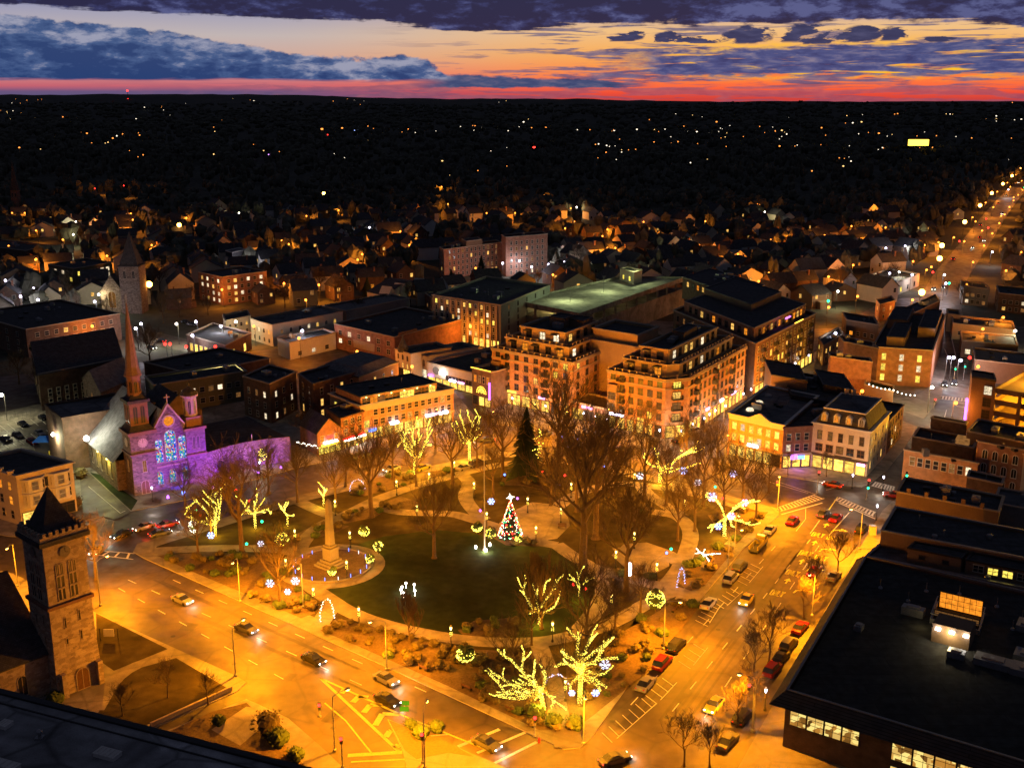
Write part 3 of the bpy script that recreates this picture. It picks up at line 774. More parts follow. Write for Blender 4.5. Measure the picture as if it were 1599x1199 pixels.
# crosswalk ladders at the far corner
def ladder(a0, a1, b0, b1, n, rail=.25, bar=.45):
    out = [line(a0, a1, rail), line(b0, b1, rail)]
    A0, A1, B0, B1 = (Vector(G(*q)[:2]) for q in (a0, a1, b0, b1))
    for i in range(n):
        t = (i + .5) / n; out.append(line(A0.lerp(A1, t), B0.lerp(B1, t), bar, True))
    return out
mk += ladder((1215, 792), (1272, 772), (1219, 798), (1287, 778), 13)
mk += ladder((1310, 776), (1368, 800), (1303, 780), (1364, 806), 12)
mk += ladder((1366, 752), (1398, 760), (1360, 758), (1396, 768), 8)
mk += [line((1220, 803), (1284, 785), .4), line((1310, 785), (1367, 810), .4), line((1265, 833), (1280, 812), .2), line((1293, 837), (1326, 800), .2), line((1243, 829), (1258, 810), .15), line((1258, 810), (1258, 794), .15)]
mk += [line((1200, 752), (1262, 770), .15), line((1215, 752), (1275, 772), .15), line((1290, 765), (1320, 757), .15)]
mk += ladder((150, 866), (208, 873), (163, 860), (210, 864), 3)
# parking bays along the right-hand road
for (x0, y0, x1, y1) in ((940, 1143, 1002, 1090), (1008, 1085, 1034, 1058), (1060, 1032, 1083, 1005), (1086, 968, 1103, 942), (1115, 940, 1140, 918), (1150, 905, 1172, 880)):
    A, B_ = Vector(G(x0, y0)[:2]), Vector(G(x1, y1)[:2]); u = (B_ - A).normalized(); n = Vector((u.y, -u.x))
    mk.append(line(A + n * 2.5, B_ + n * 2.5, .12, True))
    k = max(1, round((B_ - A).length / 2.0))
    for i in range(k + 1):
        p = A.lerp(B_, i / k); mk.append(line(p, p + n * 2.5 - u * 1.3, .12, True))
mark(mk)
# gore of yellow chevrons where the road splits
yk = [line((500, 1058), (622, 1172), .5), line((500, 1058), (625, 1115), .4), line((625, 1115), (760, 1170), .3)]
for (l, m_, r_) in (((533, 1082), (538, 1076), (547, 1076)), ((551, 1096), (560, 1087), (575, 1088)), ((568, 1112), (578, 1100), (597, 1100)), ((586, 1132), (597, 1114), (624, 1115)), ((602, 1150), (609, 1141), (611, 1140)), ((617, 1167), (623, 1162), (624, 1162))):
    yk += [line(l, m_, .95), line(m_, r_, .85)]
yk += [line((543, 1179), (628, 1174), .8), line((548, 1189), (635, 1185), .35)]
q = [(507, 1097), (540, 1125), (560, 1150), (580, 1175)]
yk += [line(q[i], q[i + 1], .28) for i in range(3)]
yk += [line((1308, 776), (1290, 802), .2)]
mark(yk, 'paint_y', .0125)
rk = random.Random(8); pt, mh = [], []
for (x, y) in ((300, 985), (455, 1062), (600, 1120), (1090, 1020), (1180, 900), (1060, 1100), (1240, 850), (520, 1130), (1150, 1000), (1120, 1150), (270, 820), (640, 715), (1300, 800), (980, 1140), (400, 1020)):
    c = Vector(G(x, y)[:2]); a = Vector(G(x + 20, y - 20)[:2]) - c; a.normalize(); w = rk.uniform(1.5, 7); h_ = rk.uniform(1, 2.6); e = Vector((-a.y, a.x)); pt.append([tuple(c), tuple(c + a * w), tuple(c + a * w + e * h_), tuple(c + e * h_)])
    m = Vector(G(x + rk.uniform(-40, 40), y + rk.uniform(-20, 20))[:2]); mh.append([(m.x + .42 * math.cos(k * .7), m.y + .42 * math.sin(k * .7)) for k in range(9)])
M['patch'] = worn('asphalt_patch', (.036, .029, .024)); mark(pt, 'patch', .0035, 'road_patch'); mark(mh, 'metal_d', .0042, 'manhole_covers')
for nm_, q_ in (('tyre_marks', ((985, 1110, 1215, 850), (1062, 1120, 1262, 842), (300, 960, 640, 1110), (240, 905, 560, 1045), (1030, 1125, 1235, 860))),): mark([line((a_, b_), (c_, d_), .5) for a_, b_, c_, d_ in q_] + [line((a_ + 14, b_ + 3), (c_ + 11, d_ + 3), .4) for a_, b_, c_, d_ in q_], 'patch', .0048, nm_)
# ONLY and the arrows, four times up the road in two lanes
u = (Vector(G(1290, 830)[:2]) - Vector(G(1213, 932)[:2])).normalized(); ang = math.atan2(u.y, u.x) - PI / 2
def glyphs(strokes, c, sx, sy):
    out = []
    for (x0, y0, x1, y1, w) in strokes:
        f = lambda x, y: Vector(c) + Vector((u.y, -u.x)) * x * sx + u * y * sy
        A, B_ = f(x0, y0), f(x1, y1); out.append(line(A, B_, w, True))
    return out
W_ = .27
LET = {'O': [(0, 0, 0, 1), (0, 1, .7, 1), (.7, 1, .7, 0), (.7, 0, 0, 0)], 'N': [(0, 0, 0, 1), (0, 1, .7, 0), (.7, 0, .7, 1)], 'L': [(0, 1, 0, 0), (0, 0, .7, 0)], 'Y': [(0, 1, .35, .5), (.7, 1, .35, .5), (.35, .5, .35, 0)]}
ok = []
for i, (px, py) in enumerate(((1276, 838), (1257, 867), (1236, 898), (1212, 930))):
    c = G(px, py)[:2]
    for j, ch in enumerate('ONLY'): ok += glyphs([(x0 - 2 + j, y0, x1 - 2 + j, y1, W_) for x0, y0, x1, y1 in LET[ch]], c, .62, 2.3)
    c2 = Vector(c) + u * 6.0
    ok += glyphs([(0, 0, 0, 1, .3)], c2, 1, 1.4)
    f = lambda x, y: tuple(c2 + Vector((u.y, -u.x)) * x + u * y)
    ok.append([f(-.7, 1.3), f(.7, 1.3), f(0, 2.7)])
for i, (px, py) in enumerate(((1304, 832), (1286, 862), (1266, 893), (1246, 927))):
    c2 = Vector(G(px, py)[:2]); f = lambda x, y: tuple(c2 + Vector((u.y, -u.x)) * x + u * y)
    ok += [[f(-1, 0), f(-.7, 0), f(-.45, 1.2), f(-.8, 1.4)], [f(-.8, 1.4), f(-.45, 1.2), f(.6, 2.0), f(.6, 2.35)], [f(.5, 1.3), f(2.2, 2.1), f(.6, 3.1)]]
    if i < 3:
        for j, ch in enumerate('ONLY'): ok += glyphs([(x0 - 2 + j, y0, x1 - 2 + j, y1, W_) for x0, y0, x1, y1 in LET[ch]], tuple(c2 - u * 4.2 + Vector((u.y, -u.x)) * .4), .6, 2.2)
mark(ok, 'paint_y', .018)

# ================================================================== buildings round the green
def aim(o, d):
    o.rotation_euler = Vector(d).to_track_quat('-Z', 'Y').to_euler(); return o
def q3(A, B_, D, h):
    a, b_, d = (G(*p, h) for p in (A, B_, D))
    return [tuple(a[:2]), tuple(b_[:2]), (b_.x + d.x - a.x, b_.y + d.y - a.y), tuple(d[:2])]
def grow(poly, k, d):
    """pushes the far side of a quad away (k = edge kept) by d metres"""
    n = len(poly); a, b_ = Vector(poly[k]), Vector(poly[(k + 1) % n]); c, e = Vector(poly[(k + 2) % n]), Vector(poly[(k + 3) % n])
    u = ((c - b_).normalized() + (e - a).normalized()).normalized()
    out = list(poly); out[(k + 2) % n] = tuple(b_ + u * d); out[(k + 3) % n] = tuple(a + u * d); return out
def sub(poly, s0, s1, t0, t1):
    """part of a quad in its own coordinates"""
    f = lambda s, t: along(along(poly[0], poly[1], s), along(poly[3], poly[2], s), t)
    return [f(s0, t0), f(s1, t0), f(s1, t1), f(s0, t1)]
def add_block(root, poly, z0, z1, wall, roof='roof', name='upper_storey', cop='stone_t'):
    b = MB(); b.prism(poly, z0, z1, 0, top=False); b.poly([(*p, z1 - .25) for p in inset(poly, .3)], 1); ring(b, poly, .12, .3, z1 - .3, z1, 2)
    return b.build(name, [M[wall], M[roof], M[cop]], root)
def sign(root, P, Q, t0, t1, z0, z1, mat, name='shop_sign', d=.18):
    a, c = along(P, Q, t0), along(P, Q, t1); return band(root, a, c, z0, z1, d, mat, name)
def chimney(root, p, z, h=1.6, s=.7, mat='brick', rz=0):
    b = MB(); b.box((p[0], p[1], z), (s, s, h), rz=rz); b.box((p[0], p[1], z + h), (s + .2, s + .2, .18), rz=rz); return b.build('chimney', M[mat], root)

# ---- white mansard corner building
h = 11.4
P = q4 = quad4((1270, 660), (1359, 675), (1389, 644), h)
r = building('mansard_building', 'cream four-storey corner building with dark mansard roof, four arched dormers and lit shop windows', P, h, 'cream', 'roof', .3, 'white', .45)
Pi = inset(P, .5); Pt = inset(P, 2.0); b = MB(); H2 = h + .3; H3 = h + 3.6
for i in range(4): b.poly([(*Pi[i], H2), (*Pi[(i + 1) % 4], H2), (*Pt[(i + 1) % 4], H3), (*Pt[i], H3)])
b.build('mansard_roof', M['slate'], r)
b = MB(); ring(b, Pt, .25, .2, H3 - .05, H3 + .25); b.build('roof_trim', M['white'], r)
b = MB(); b.poly([(*p, H3 + .05) for p in Pt]); b.build('roof_deck', M['roof_l'], r)
for i in range(4):
    t = (i + .65) / 4.3; p = along(Pi[0], Pi[1], t); ang = math.atan2(P[1][1] - P[0][1], P[1][0] - P[0][0]); nn = Vector((-math.sin(ang), math.cos(ang)))
    c = Vector(p) + nn * .9
    b = MB(); b.box((c.x, c.y, h + .7), (1.5, 1.5, 1.7), rz=ang); b.lathe((c.x, c.y, h + 2.3), [(.85, 0), (.7, .35), (.35, .6), (.05, .7)], 10); b.build('dormer', M['white'], r)
    q = Vector(p) + nn * .13
    put_win(r, q, ang, h + .9, 'arch', .85, 1.6, 'lit_o' if i < 3 else 'lit_dim', 'frame', 'dormer_window')
facade(r, P[0], P[1], 1, 5, 7.7, 3, .95, 2.0, 'sash', .3, ('lit_dim',), 'frame_d', (.04, .04))
facade(r, P[0], P[1], 1, 5, 4.7, 3, 1.6, 1.7, 'double', .2, ('lit_dim',), 'wood', (.04, .04))
shopfronts(r, P[0], P[1], 5, 2.9, 'shop'); band(r, P[0], P[1], 3.5, 4.0, .3, 'frame_d', 'shop_cornice')
sign(r, P[0], P[1], .42, .72, 3.55, 4.25, 'metal_d'); sign(r, P[0], P[1], .82, .96, 2.7, 3.3, 'neon_p', 'lit_sign', .3)
facade(r, P[1], P[2], 3, 5, 1.6, 3.1, 1.0, 1.9, 'sash', .45, ('lit_y', 'lit'), 'frame', (.03, .03))
for t in (.12, .3): chimney(r, along(Pt[3], Pt[2], t), H3, 1.3, .9, 'cream')
# rear extension behind it
h = 10.6; E0 = q3((1389, 644), (1411, 634), (1362, 612), h); E0 = [P[2], (P[2][0] + (P[2][0] - P[1][0]) * .9, P[2][1] + (P[2][1] - P[1][1]) * .9), (P[3][0] + (P[2][0] - P[1][0]) * .9, P[3][1] + (P[2][1] - P[1][1]) * .9), P[3]]
r = building('rear_wing_building', 'dark brick rear building with black flat roof behind the cream mansard building', ccw(E0), 9.0, 'brick_d', 'roof', .5, 'metal_d', .15, units=3)
facade(r, E0[0], E0[1], 3, 5, 1.4, 2.7, .9, 1.5, 'sash', .25, ('lit_dim', 'lit_w'), 'frame_d')
MANS = P
# ---- long brick row with pediment
h = 11.0
P = q3((1139, 646), (1224, 665), (1198, 603), h)
r = building('pediment_row', 'three-storey orange brick row building with white pediment cornice and green-lit windows', P, h, 'brick_o', 'roof_l', .5, 'white', .35, units=5)
b = MB(); u = Vector((P[1][0] - P[0][0], P[1][1] - P[0][1])).normalized(); n = Vector((u.y, -u.x)); L = math.dist(P[0], P[1])
c0 = Vector(P[0]) + u * L * .36; c1 = Vector(P[0]) + u * L * .78; cm = (c0 + c1) / 2
b.poly([(*(c0 + n * .4), h + .2), (*(c1 + n * .4), h + .2), (*(cm + n * .4), h + 1.9)]); b.poly([(*(c1 - n * .3), h + .2), (*(c0 - n * .3), h + .2), (*(cm - n * .3), h + 1.9)])
b.poly([(*(c0 + n * .4), h + .2), (*(cm + n * .4), h + 1.9), (*(cm - n * .3), h + 1.9), (*(c0 - n * .3), h + .2)]); b.poly([(*(cm + n * .4), h + 1.9), (*(c1 + n * .4), h + .2), (*(c1 - n * .3), h + .2), (*(cm - n * .3), h + 1.9)])
b.build('pediment', M['white'], r)
band(r, P[0], P[1], h - 1.1, h, .3, 'white', 'entablature')
facade(r, P[0], P[1], 2, 6, 4.5, 2.9, 1.1, 1.7, 'sash', .92, ('lit_y', 'lit_y', 'lit_w'), 'frame', (.03, .03))
shopfronts(r, P[0], P[1], 6, 2.8, 'shop', lit=.8); band(r, P[0], P[1], 3.4, 3.8, .4, 'stone_t', 'shop_cornice')
sign(r, P[0], P[1], .38, .56, 3.85, 4.5, 'bulb_v', 'lit_sign', .35)
for t in (.25, .5, .75):
    p = along(along(P[0], P[1], .2), along(P[3], P[2], .2), t); b = MB(); b.lathe((p[0], p[1], h - .5), [(1.0, 0), (1.0, .3), (.8, .6), (.3, .8)], 12); b.build('skylight', M['lit_w'] if t < .6 else M['metal'], r)
facade(r, P[3], P[0], 2, 7, 4.5, 2.9, 1.0, 1.6, 'sash', .5, ('lit', 'lit_w'), 'frame')
PR = P
h = 10.4; A = P[1]; B1 = MANS[0]; dd = Vector((P[2][0] - P[1][0], P[2][1] - P[1][1])).normalized() * 24
P = [A, B1, (B1[0] + dd.x, B1[1] + dd.y), (A[0] + dd.x, A[1] + dd.y)]
r = building('narrow_brick_building', 'narrow brick building with violet-lit restaurant front left of the cream mansard building', P, h, 'brick', 'roof', .5, 'brick', .2, units=2)
facade(r, P[0], P[1], 2, 3, 4.4, 2.8, 1.1, 1.7, 'sash', .5, ('lit_y', 'lit_w'), 'frame', (.05, .05))
shopfronts(r, P[0], P[1], 3, 2.8, 'shop', lit=1); band(r, P[0], P[1], 3.3, 3.9, .35, 'cream', 'shop_cornice')
sign(r, P[0], P[1], .3, .5, 2.4, 3.5, 'neon_v', 'lit_sign', .5); sign(r, P[0], P[1], .55, .75, 2.4, 3.3, 'neon_b', 'lit_sign', .5)
lamp_light(r, Vector((*along(P[0], P[1], .4), 2.4)) + Vector((.5, -2.0, 0)) - ORG[r.name], 260, (.4, .1, 1), .3)
# ---- black stepped hall behind them
h = 12.5
P = quad4((1203, 583), (1262, 603), (1330, 585), h); P = q3((1236, 612), (1346, 632), (1218, 572), h)
r = building('black_theatre', 'large black windowless hall with stepped flat roof behind the brick row', P, 11.5, 'metal_d', 'roof', .4, 'metal_d', .1, units=3)
add_block(r, sub(P, -.25, .3, .35, .98), 6, 14.0, 'tan_d', 'roof', 'stage_tower', 'metal_d'); add_block(r, sub(P, .55, 1.0, .4, 1.0), 6, 13.4, 'metal_d', 'roof', 'stage_tower', 'metal_d')

# ---- the great terraced apartment building
h1 = 16.4; h2 = 19.6; h3 = 22.8
def uvec(a, c): return (Vector(c) - Vector(a)).normalized()
A = Vector(G(768, 543, h1)[:2]); B_ = Vector(G(894, 566, h1)[:2]); uW = uvec(A, B_)
E1 = Vector(G(949, 577, h1)[:2]); E2 = Vector(G(1040, 593, h1)[:2]); E3 = Vector(G(1075, 590, h1)[:2]); E4 = Vector(G(1165, 541, h1)[:2]); uE = uvec(E3, E4)
back = uE * 34
Wp = [tuple(A), tuple(B_), tuple(B_ + back), tuple(A + back)]
nE = Vector((-uE.y, uE.x))
Ep = [tuple(E1), tuple(E2), tuple(E3), tuple(E4), tuple(E4 + nE * 22), tuple(E1 + uE * (E4 - E3).length)]
ctr = (A + E3) / 2
r = thing('apartment_building', 'huge tan and brick apartment building with stepped roof terraces facing the green', 'apartment building', (ctr.x, ctr.y, 0))
AP = r
def tier(poly, z0, z1, wall='brick_o', name='wall', parapet=True, cop='stone_t'):
    b = MB(); b.prism(poly, z0, z1, 0, top=False); b.poly([(*p, z1 - (.9 if parapet else .1)) for p in inset(poly, .35)], 1)
    ring(b, poly, .35, .35, z1 - .35, z1 + .1, 2); return b.build(name, [M[wall], M['roof'], M[cop]], r)
link = [tuple(B_ + uE * 17 - uW * 6), tuple(E1 + uE * 17 + uW * 2), tuple(E1 + uE * 36 + uW * 2), tuple(B_ + uE * 36 - uW * 6)]
tier(Wp, 0, h1, 'brick_o', 'west_wing_wall'); tier(Ep, 0, h1, 'brick_o', 'east_wing_wall'); tier(link, 0, h2, 'tan', 'court_wall')
W2 = inset(Wp, 3.2); E2p = inset(Ep, 3.2); W3 = inset(Wp, 6.6); E3p = inset(Ep, 6.8)
tier(W2, h1 - 1, h2, 'tan', 'west_wing_terrace_storey'); tier(E2p, h1 - 1, h2, 'tan', 'east_wing_terrace_storey')
tier(W3, h2 - 1, h3, 'tan', 'west_wing_top_storey'); tier(E3p, h2 - 1, h3, 'tan', 'east_wing_top_storey'); tier(inset(link, 2.2), h2 - 1, h3 - .3, 'tan', 'court_top_storey')
fl = (h1 - 4.4) / 4
# bays: tan piers, brick middle, bands
for (a, c, n_) in ((Wp[0], Wp[1], 7), (Ep[0], Ep[1], 5), (Ep[1], Ep[2], 1), (Ep[2], Ep[3], 9), (Wp[1], Wp[2], 4)):
    for z in (4.0, 4.4 + fl * 3 + .2): band(r, a, c, z, z + .35, .22, 'stone_t')
    band(r, a, c, h1 - .75, h1 - .35, .5, 'stone_t', 'main_cornice')
    for k in range(1, 4): band(r, a, c, 4.4 + fl * k + .35, 4.4 + fl * k + .5, .08, 'tan')
for (a, c, n_, q) in ((Wp[0], Wp[1], 8, .2), (Ep[0], Ep[1], 6, .2), (Ep[1], Ep[2], 1, .7), (Ep[2], Ep[3], 13, .13), (Wp[1], Wp[2], 6, .08)):
    st = 'triple' if n_ < 2 else 'double'
    facade(r, a, c, 4, n_, 5.0, fl, 2.3 if n_ < 2 else 1.45, 1.75, st, q, ('lit_y', 'lit', 'lit_dim', 'lit_dim'), 'frame_d', (.02, .02))
for (poly, z, k) in ((W2, h1, .45), (E2p, h1, .35), (W3, h2, .45), (E3p, h2, .25)):
    for i in range(len(poly) if poly in (E2p, E3p) else 2):
        a, c = poly[i], poly[(i + 1) % len(poly)]; n_ = int(math.dist(a, c) / 4.2)
        if i > 2: break
        if n_: facade(r, a, c, 1, n_, z + .2, 1, 1.9, 2.1, 'double', k, ('lit_o', 'lit', 'lit_w'), 'frame_d', (.04, .04))
shopfronts(r, Wp[0], Wp[1], 8, 3.1, 'shop', gap=.9, lit=.95); shopfronts(r, Ep[0], Ep[1], 6, 3.1, 'shop', gap=.9, lit=.8); shopfronts(r, Ep[1], Ep[2], 2, 3.1, 'shop'); shopfronts(r, Ep[2], Ep[3], 14, 3.1, 'shop', gap=1.0, lit=.8)
# one-storey shops closing the court
cs = [tuple(B_), tuple(E1), tuple(E1 + uE * 10), tuple(B_ + uE * 10)]
b = MB(); b.prism(cs, 0, 5.0, 0, top=False); b.poly([(*p, 4.7) for p in cs], 1); ring(b, cs, .3, .3, 4.9, 5.3, 2); b.build('court_shop', [M['brick'], M['bush'], M['stone_t']], r)
shopfronts(r, cs[0], cs[1], 3, 3.0, 'shop')
sign(r, cs[0], cs[1], .3, .6, 4.0, 4.6, 'neon_p', 'lit_sign', .3)
for (a, c, t0, t1, mt) in ((Wp[0], Wp[1], .18, .32, 'lit_y'), (Wp[0], Wp[1], .6, .68, 'neon_p'), (Ep[0], Ep[1], .05, .3, 'bulb_v'), (Ep[0], Ep[1], .55, .65, 'lit_y'), (Ep[2], Ep[3], .3, .36, 'neon_p'), (Ep[2], Ep[3], .55, .6, 'bulb_v'), (Ep[2], Ep[3], .75, .83, 'neon_p')): sign(r, a, c, t0, t1, 3.9, 4.5, mt, 'lit_sign', .35)
# balconies
def balcony(root, P, Q, t, z, w=2.4, d=1.1):
    u = uvec(P, Q); n = Vector((u.y, -u.x)); c = Vector(along(P, Q, t)) + n * d / 2; ang = math.atan2(u.y, u.x); b = MB()
    b.box((c.x, c.y, z - .15), (w, d, .15), rz=ang)
    for s in (-1, 1): b.box((c.x + u.x * s * w / 2, c.y + u.y * s * w / 2, z), (.06, d, 1.0), rz=ang)
    for k in range(3): b.box((c.x + n.x * d / 2, c.y + n.y * d / 2, z + .3 + k * .33), (w, .05, .06), rz=ang)
    for k in range(7): b.box((c.x + n.x * d / 2 + u.x * (k - 3) * w / 6, c.y + n.y * d / 2 + u.y * (k - 3) * w / 6, z), (.04, .04, 1.0), rz=ang)
    return b.build('balcony', M['metal_d'], root)
for t in (.19, .31, .69, .82):
    for k in range(4): balcony(r, Wp[0], Wp[1], t, 4.9 + fl * k) if t in (.19, .69) else None
for t in (.25,):
    for k in range(4): balcony(r, Ep[0], Ep[1], t, 4.9 + fl * k)
for k in range(4): balcony(r, Ep[1], Ep[2], .5, 4.9 + fl * k, 3.0)
for t in (.12, .42, .73):
    for k in range(4): balcony(r, Ep[2], Ep[3], t, 4.9 + fl * k, 2.0)
# bay window stack, awnings, terrace rails, tree of lights
for (P_, Q_, t) in ((Wp[0], Wp[1], .07), (Ep[0], Ep[1], .12)):
    u = uvec(P_, Q_); n = Vector((u.y, -u.x)); c = Vector(along(P_, Q_, t)) + n * .5; b = MB(); b.box((c.x, c.y, 5.0), (3.0, 1.2, fl * 2.6), rz=math.atan2(u.y, u.x)); b.build('bay_window', M['tan_d'], r)
    for k in range(2): put_win(r, Vector(along(P_, Q_, t)) + n * 1.1, math.atan2(u.y, u.x), 5.6 + fl * k, 'triple', 2.3, 1.9, 'lit_dim', 'frame_d')
for (poly, z, ii) in ((W2, h1, 1), (E2p, h1, 2), (W3, h2, 1), (E3p, h2, 2)):
    for i in range(ii):
        a, c = poly[i], poly[i + 1]; u = uvec(a, c); n = Vector((u.y, -u.x)); n_ = int(math.dist(a, c) / 4.2)
        for k in range(0, n_, 2):
            t = .04 + .92 * (k + .5) / max(n_, 1); p = Vector(along(a, c, t)) + n * .7; b = MB(); ang = math.atan2(u.y, u.x)
            b.box((p.x, p.y, z + 2.45), (2.4, 1.3, .12), rz=ang); b.box((p.x + n.x * .65, p.y + n.y * .65, z + 2.2), (2.4, .06, .3), rz=ang); b.build('awning', M['metal_d'], r)
for poly, z in ((inset(Wp, .1), h1), (inset(Ep, .1), h1), (inset(W2, .1), h2), (inset(E2p, .1), h2)):
    b = MB()
    for i in range(3 if len(poly) > 4 else 2):
        a, c = poly[i], poly[i + 1]; k = max(2, int(math.dist(a, c) / 2.2))
        for j in range(k + 1): p = along(a, c, j / k); b.box((p[0], p[1], z), (.3, .3, .9))
        b.tube([(*a, z + .8), (*c, z + .8)], .05, 4)
    b.build('terrace_railing', M['stone_t'], r)
for poly, n_ in ((W3, 4), (E3p, 6)):
    for k in range(n_):
        p = along(along(poly[0], poly[1], R.uniform(.15, .8)), along(poly[-1], poly[2] if len(poly) == 4 else poly[3], .5), R.uniform(.3, .8)); roof_unit(r, p, h3 - .9, math.atan2(uW.y, uW.x))
for s, t, dz in ((.3, .45, 2.6), (.6, .6, 2.0)): add_block(r, sub(W3, s, s + .35, t, t + .3), h3 - 1, h3 + dz - .6, 'tan_d', 'roof', 'plant_room', 'metal_d')
Eq = [E3p[0], E3p[1], tuple(Vector(E3p[3]) + nE * 2), E3p[5]]
add_block(r, sub(Eq, .3, .8, .45, .75), h3 - 1, h3 + 1.6, 'tan_d', 'roof', 'plant_room', 'metal_d')
# rear range of the apartments, further up the street
hF = 17.0
Fp = quad4((1052, 485), (1180, 537), (1274, 490), hF)
r = building('rear_apartment_building', 'long dark brick apartment block with penthouse storey up the side street behind the terraced one', Fp, hF, 'brick_d', 'roof', .8, 'stone_t', .35)
facade(r, Fp[1], Fp[2], 4, 15, 4.8, 3.0, 1.3, 1.8, 'double', .28, ('lit_dim', 'lit', 'lit_y'), 'frame', (.02, .02))
facade(r, Fp[0], Fp[1], 4, 8, 4.8, 3.0, 1.3, 1.8, 'double', .1, ('lit_dim', 'lit'), 'frame_d', (.02, .3))
shopfronts(r, Fp[1], Fp[2], 14, 3.0, 'shop', gap=1.0, lit=.8); band(r, Fp[1], Fp[2], 3.9, 4.3, .3, 'stone_t')
F2 = inset(Fp, 3.2); add_block(r, F2, hF - 1, hF + 3.4, 'brick', 'roof', 'penthouse_storey')
facade(r, F2[0], F2[1], 1, 10, hF + .2, 1, 1.8, 2.0, 'double', .5, ('lit', 'lit_o'), 'frame_d'); facade(r, F2[1], F2[2], 1, 12, hF + .2, 1, 1.8, 2.0, 'double', .35, ('lit', 'lit_o'), 'frame_d')
F3 = sub(F2, .0, .7, .35, .95); add_block(r, F3, hF + 2, hF + 5.6, 'tan_d', 'roof', 'plant_storey', 'metal_d')
F4 = sub(F2, -.55, .35, .55, 1.1); add_block(r, F4, hF - 4, hF + 4.4, 'brick_d', 'roof', 'back_range', 'metal_d'); facade(r, F4[0], F4[1], 1, 9, hF + 1.2, 1, 1.6, 1.8, 'double', .55, ('lit', 'lit_o'), 'frame_d')
for k in range(9): p = along(along(F4[0], F4[1], R.uniform(.05, .95)), along(F4[3], F4[2], .5), R.uniform(.2, .9)); roof_unit(r, p, hF + 4.1, .5)
for (t0, t1, z, mt) in ((.62, .76, hF + .1, 'neon_y'), (.45, .53, hF + 3.3, 'neon_v')): sign(r, Fp[1], Fp[2], t0, t1, z, z + .35, mt, 'roof_light', .2)
for t in (.1, .3, .5, .7, .9):
    for k in range(4): balcony(r, Fp[1], Fp[2], t, 4.7 + 3 * k, 2.0)
# ---- parking deck behind
hD = 13.5
Dp = quad4((803, 468), (905, 490), (1078, 433), hD); Dp = ccw([tuple(G(x, y, hD)[:2]) for x, y in ((803, 470), (905, 491), (1070, 434), (970, 433))])
r = thing('parking_deck', 'concrete parking deck with greenish-lit empty top level behind the apartments', 'parking deck', (sum(p[0] for p in Dp) / 4, sum(p[1] for p in Dp) / 4, 0))
b = MB(); b.prism(Dp, 0, hD - 4.4, 0, top=False); b.poly([(*p, hD - 4.4) for p in Dp]); b.prism(Dp, hD - 1.2, hD - .4, 0, True, True); b.build('deck', M['concrete'], r)
b = MB(); ring(b, Dp, .15, .15, hD - 1.4, hD + .5)
for i in range(4):
    a, c = Dp[i], Dp[(i + 1) % 4]; k = int(math.dist(a, c) / 9)
    for j in range(k): p = along(a, c, j / k); b.box((p[0], p[1], hD - 4.4), (.8, .8, 3.4))
b.build('parapet', M['concrete'], r)
for k in range(3):
    c = along(along(Dp[0], Dp[1], .5), along(Dp[3], Dp[2], .5), .2 + .3 * k); o = (c[0], c[1], hD)
    b = MB(); b.tube([(c[0], c[1], hD - .4), (c[0], c[1], hD + 6)], .1, 6); b.box((c[0], c[1], hD + 6), (1.6, .3, .12)); b.build('lamp_post', M['metal'], r)
    lamp_light(r, Vector((c[0], c[1], hD + 5.8)) - ORG[r.name], 9500, (.8, 1, .45), .2)
    q = along(along(Dp[0], Dp[1], .35), along(Dp[3], Dp[2], .35), .15 + .3 * k); lamp_light(r, Vector((q[0], q[1], hD - 1.8)) - ORG[r.name], 1400, (1, .75, .25), .3)
Sp = quad4((968, 418), (990, 424), (1006, 420), hD + 5)
r = building('stair_house', 'small tan stair house lit yellow on top of the parking deck', grow(Sp, 0, 7), hD + 4.5, 'cream', 'roof', .3, 'stone_t', .15, z0=hD - 1)
facade(r, Sp[0], Sp[1], 1, 2, hD + .6, 1, 1.3, 1.8, 'sash', 1, ('lit_y',), 'frame_d')
# ---- grey six-storey office
hS = 16.6
P = quad4((675, 461), (782, 477), (804, 468), hS); P = grow(P, 0, 48)
r = building('grey_office_building', 'six-storey grey stone office building with rows of warm lit windows and flat black roof', P, hS, 'grey', 'roof', .7, 'stone_t', .3, units=9)
facade(r, P[0], P[1], 5, 11, 3.9, 2.55, 1.0, 1.5, 'sash', .42, ('lit', 'lit_w', 'lit_y'), 'frame', (.02, .06)); facade(r, P[1], P[2], 5, 5, 3.9, 2.55, .9, 1.5, 'sash', .05, ('lit_dim',), 'frame_d')
for i in range(12): band(r, along(P[0], P[1], .02 + i * .0836 - .012), along(P[0], P[1], .02 + i * .0836 + .012), 0, hS - .4, .25, 'stone_t', 'pilaster')
shopfronts(r, P[0], P[1], 10, 2.9, 'shop', lit=.7)
# ---- red brick bank
hB = 9.0
P = quad4((522, 506), (616, 527), (725, 498), hB)
r = building('brick_bank_building', 'red brick three-storey building with broad black flat roof and paired white windows', P, hB, 'brick', 'roof', .6, 'stone_t', .35, units=7)
facade(r, P[0], P[1], 2, 6, 2.6, 3.0, 1.7, 1.6, 'double', .35, ('lit_dim', 'lit_w'), 'frame', (.02, .02)); band(r, along(P[0], P[1], .33), along(P[0], P[1], .68), 2.2, 5.0, .2, 'stone_t', 'stone_panel')
for k in range(3): band(r, along(P[1], P[2], .05 + .3 * k), along(P[1], P[2], .3 + .3 * k), hB + .3 - k, hB + 1.2 - k, .1, 'tan_d', 'parapet_step')
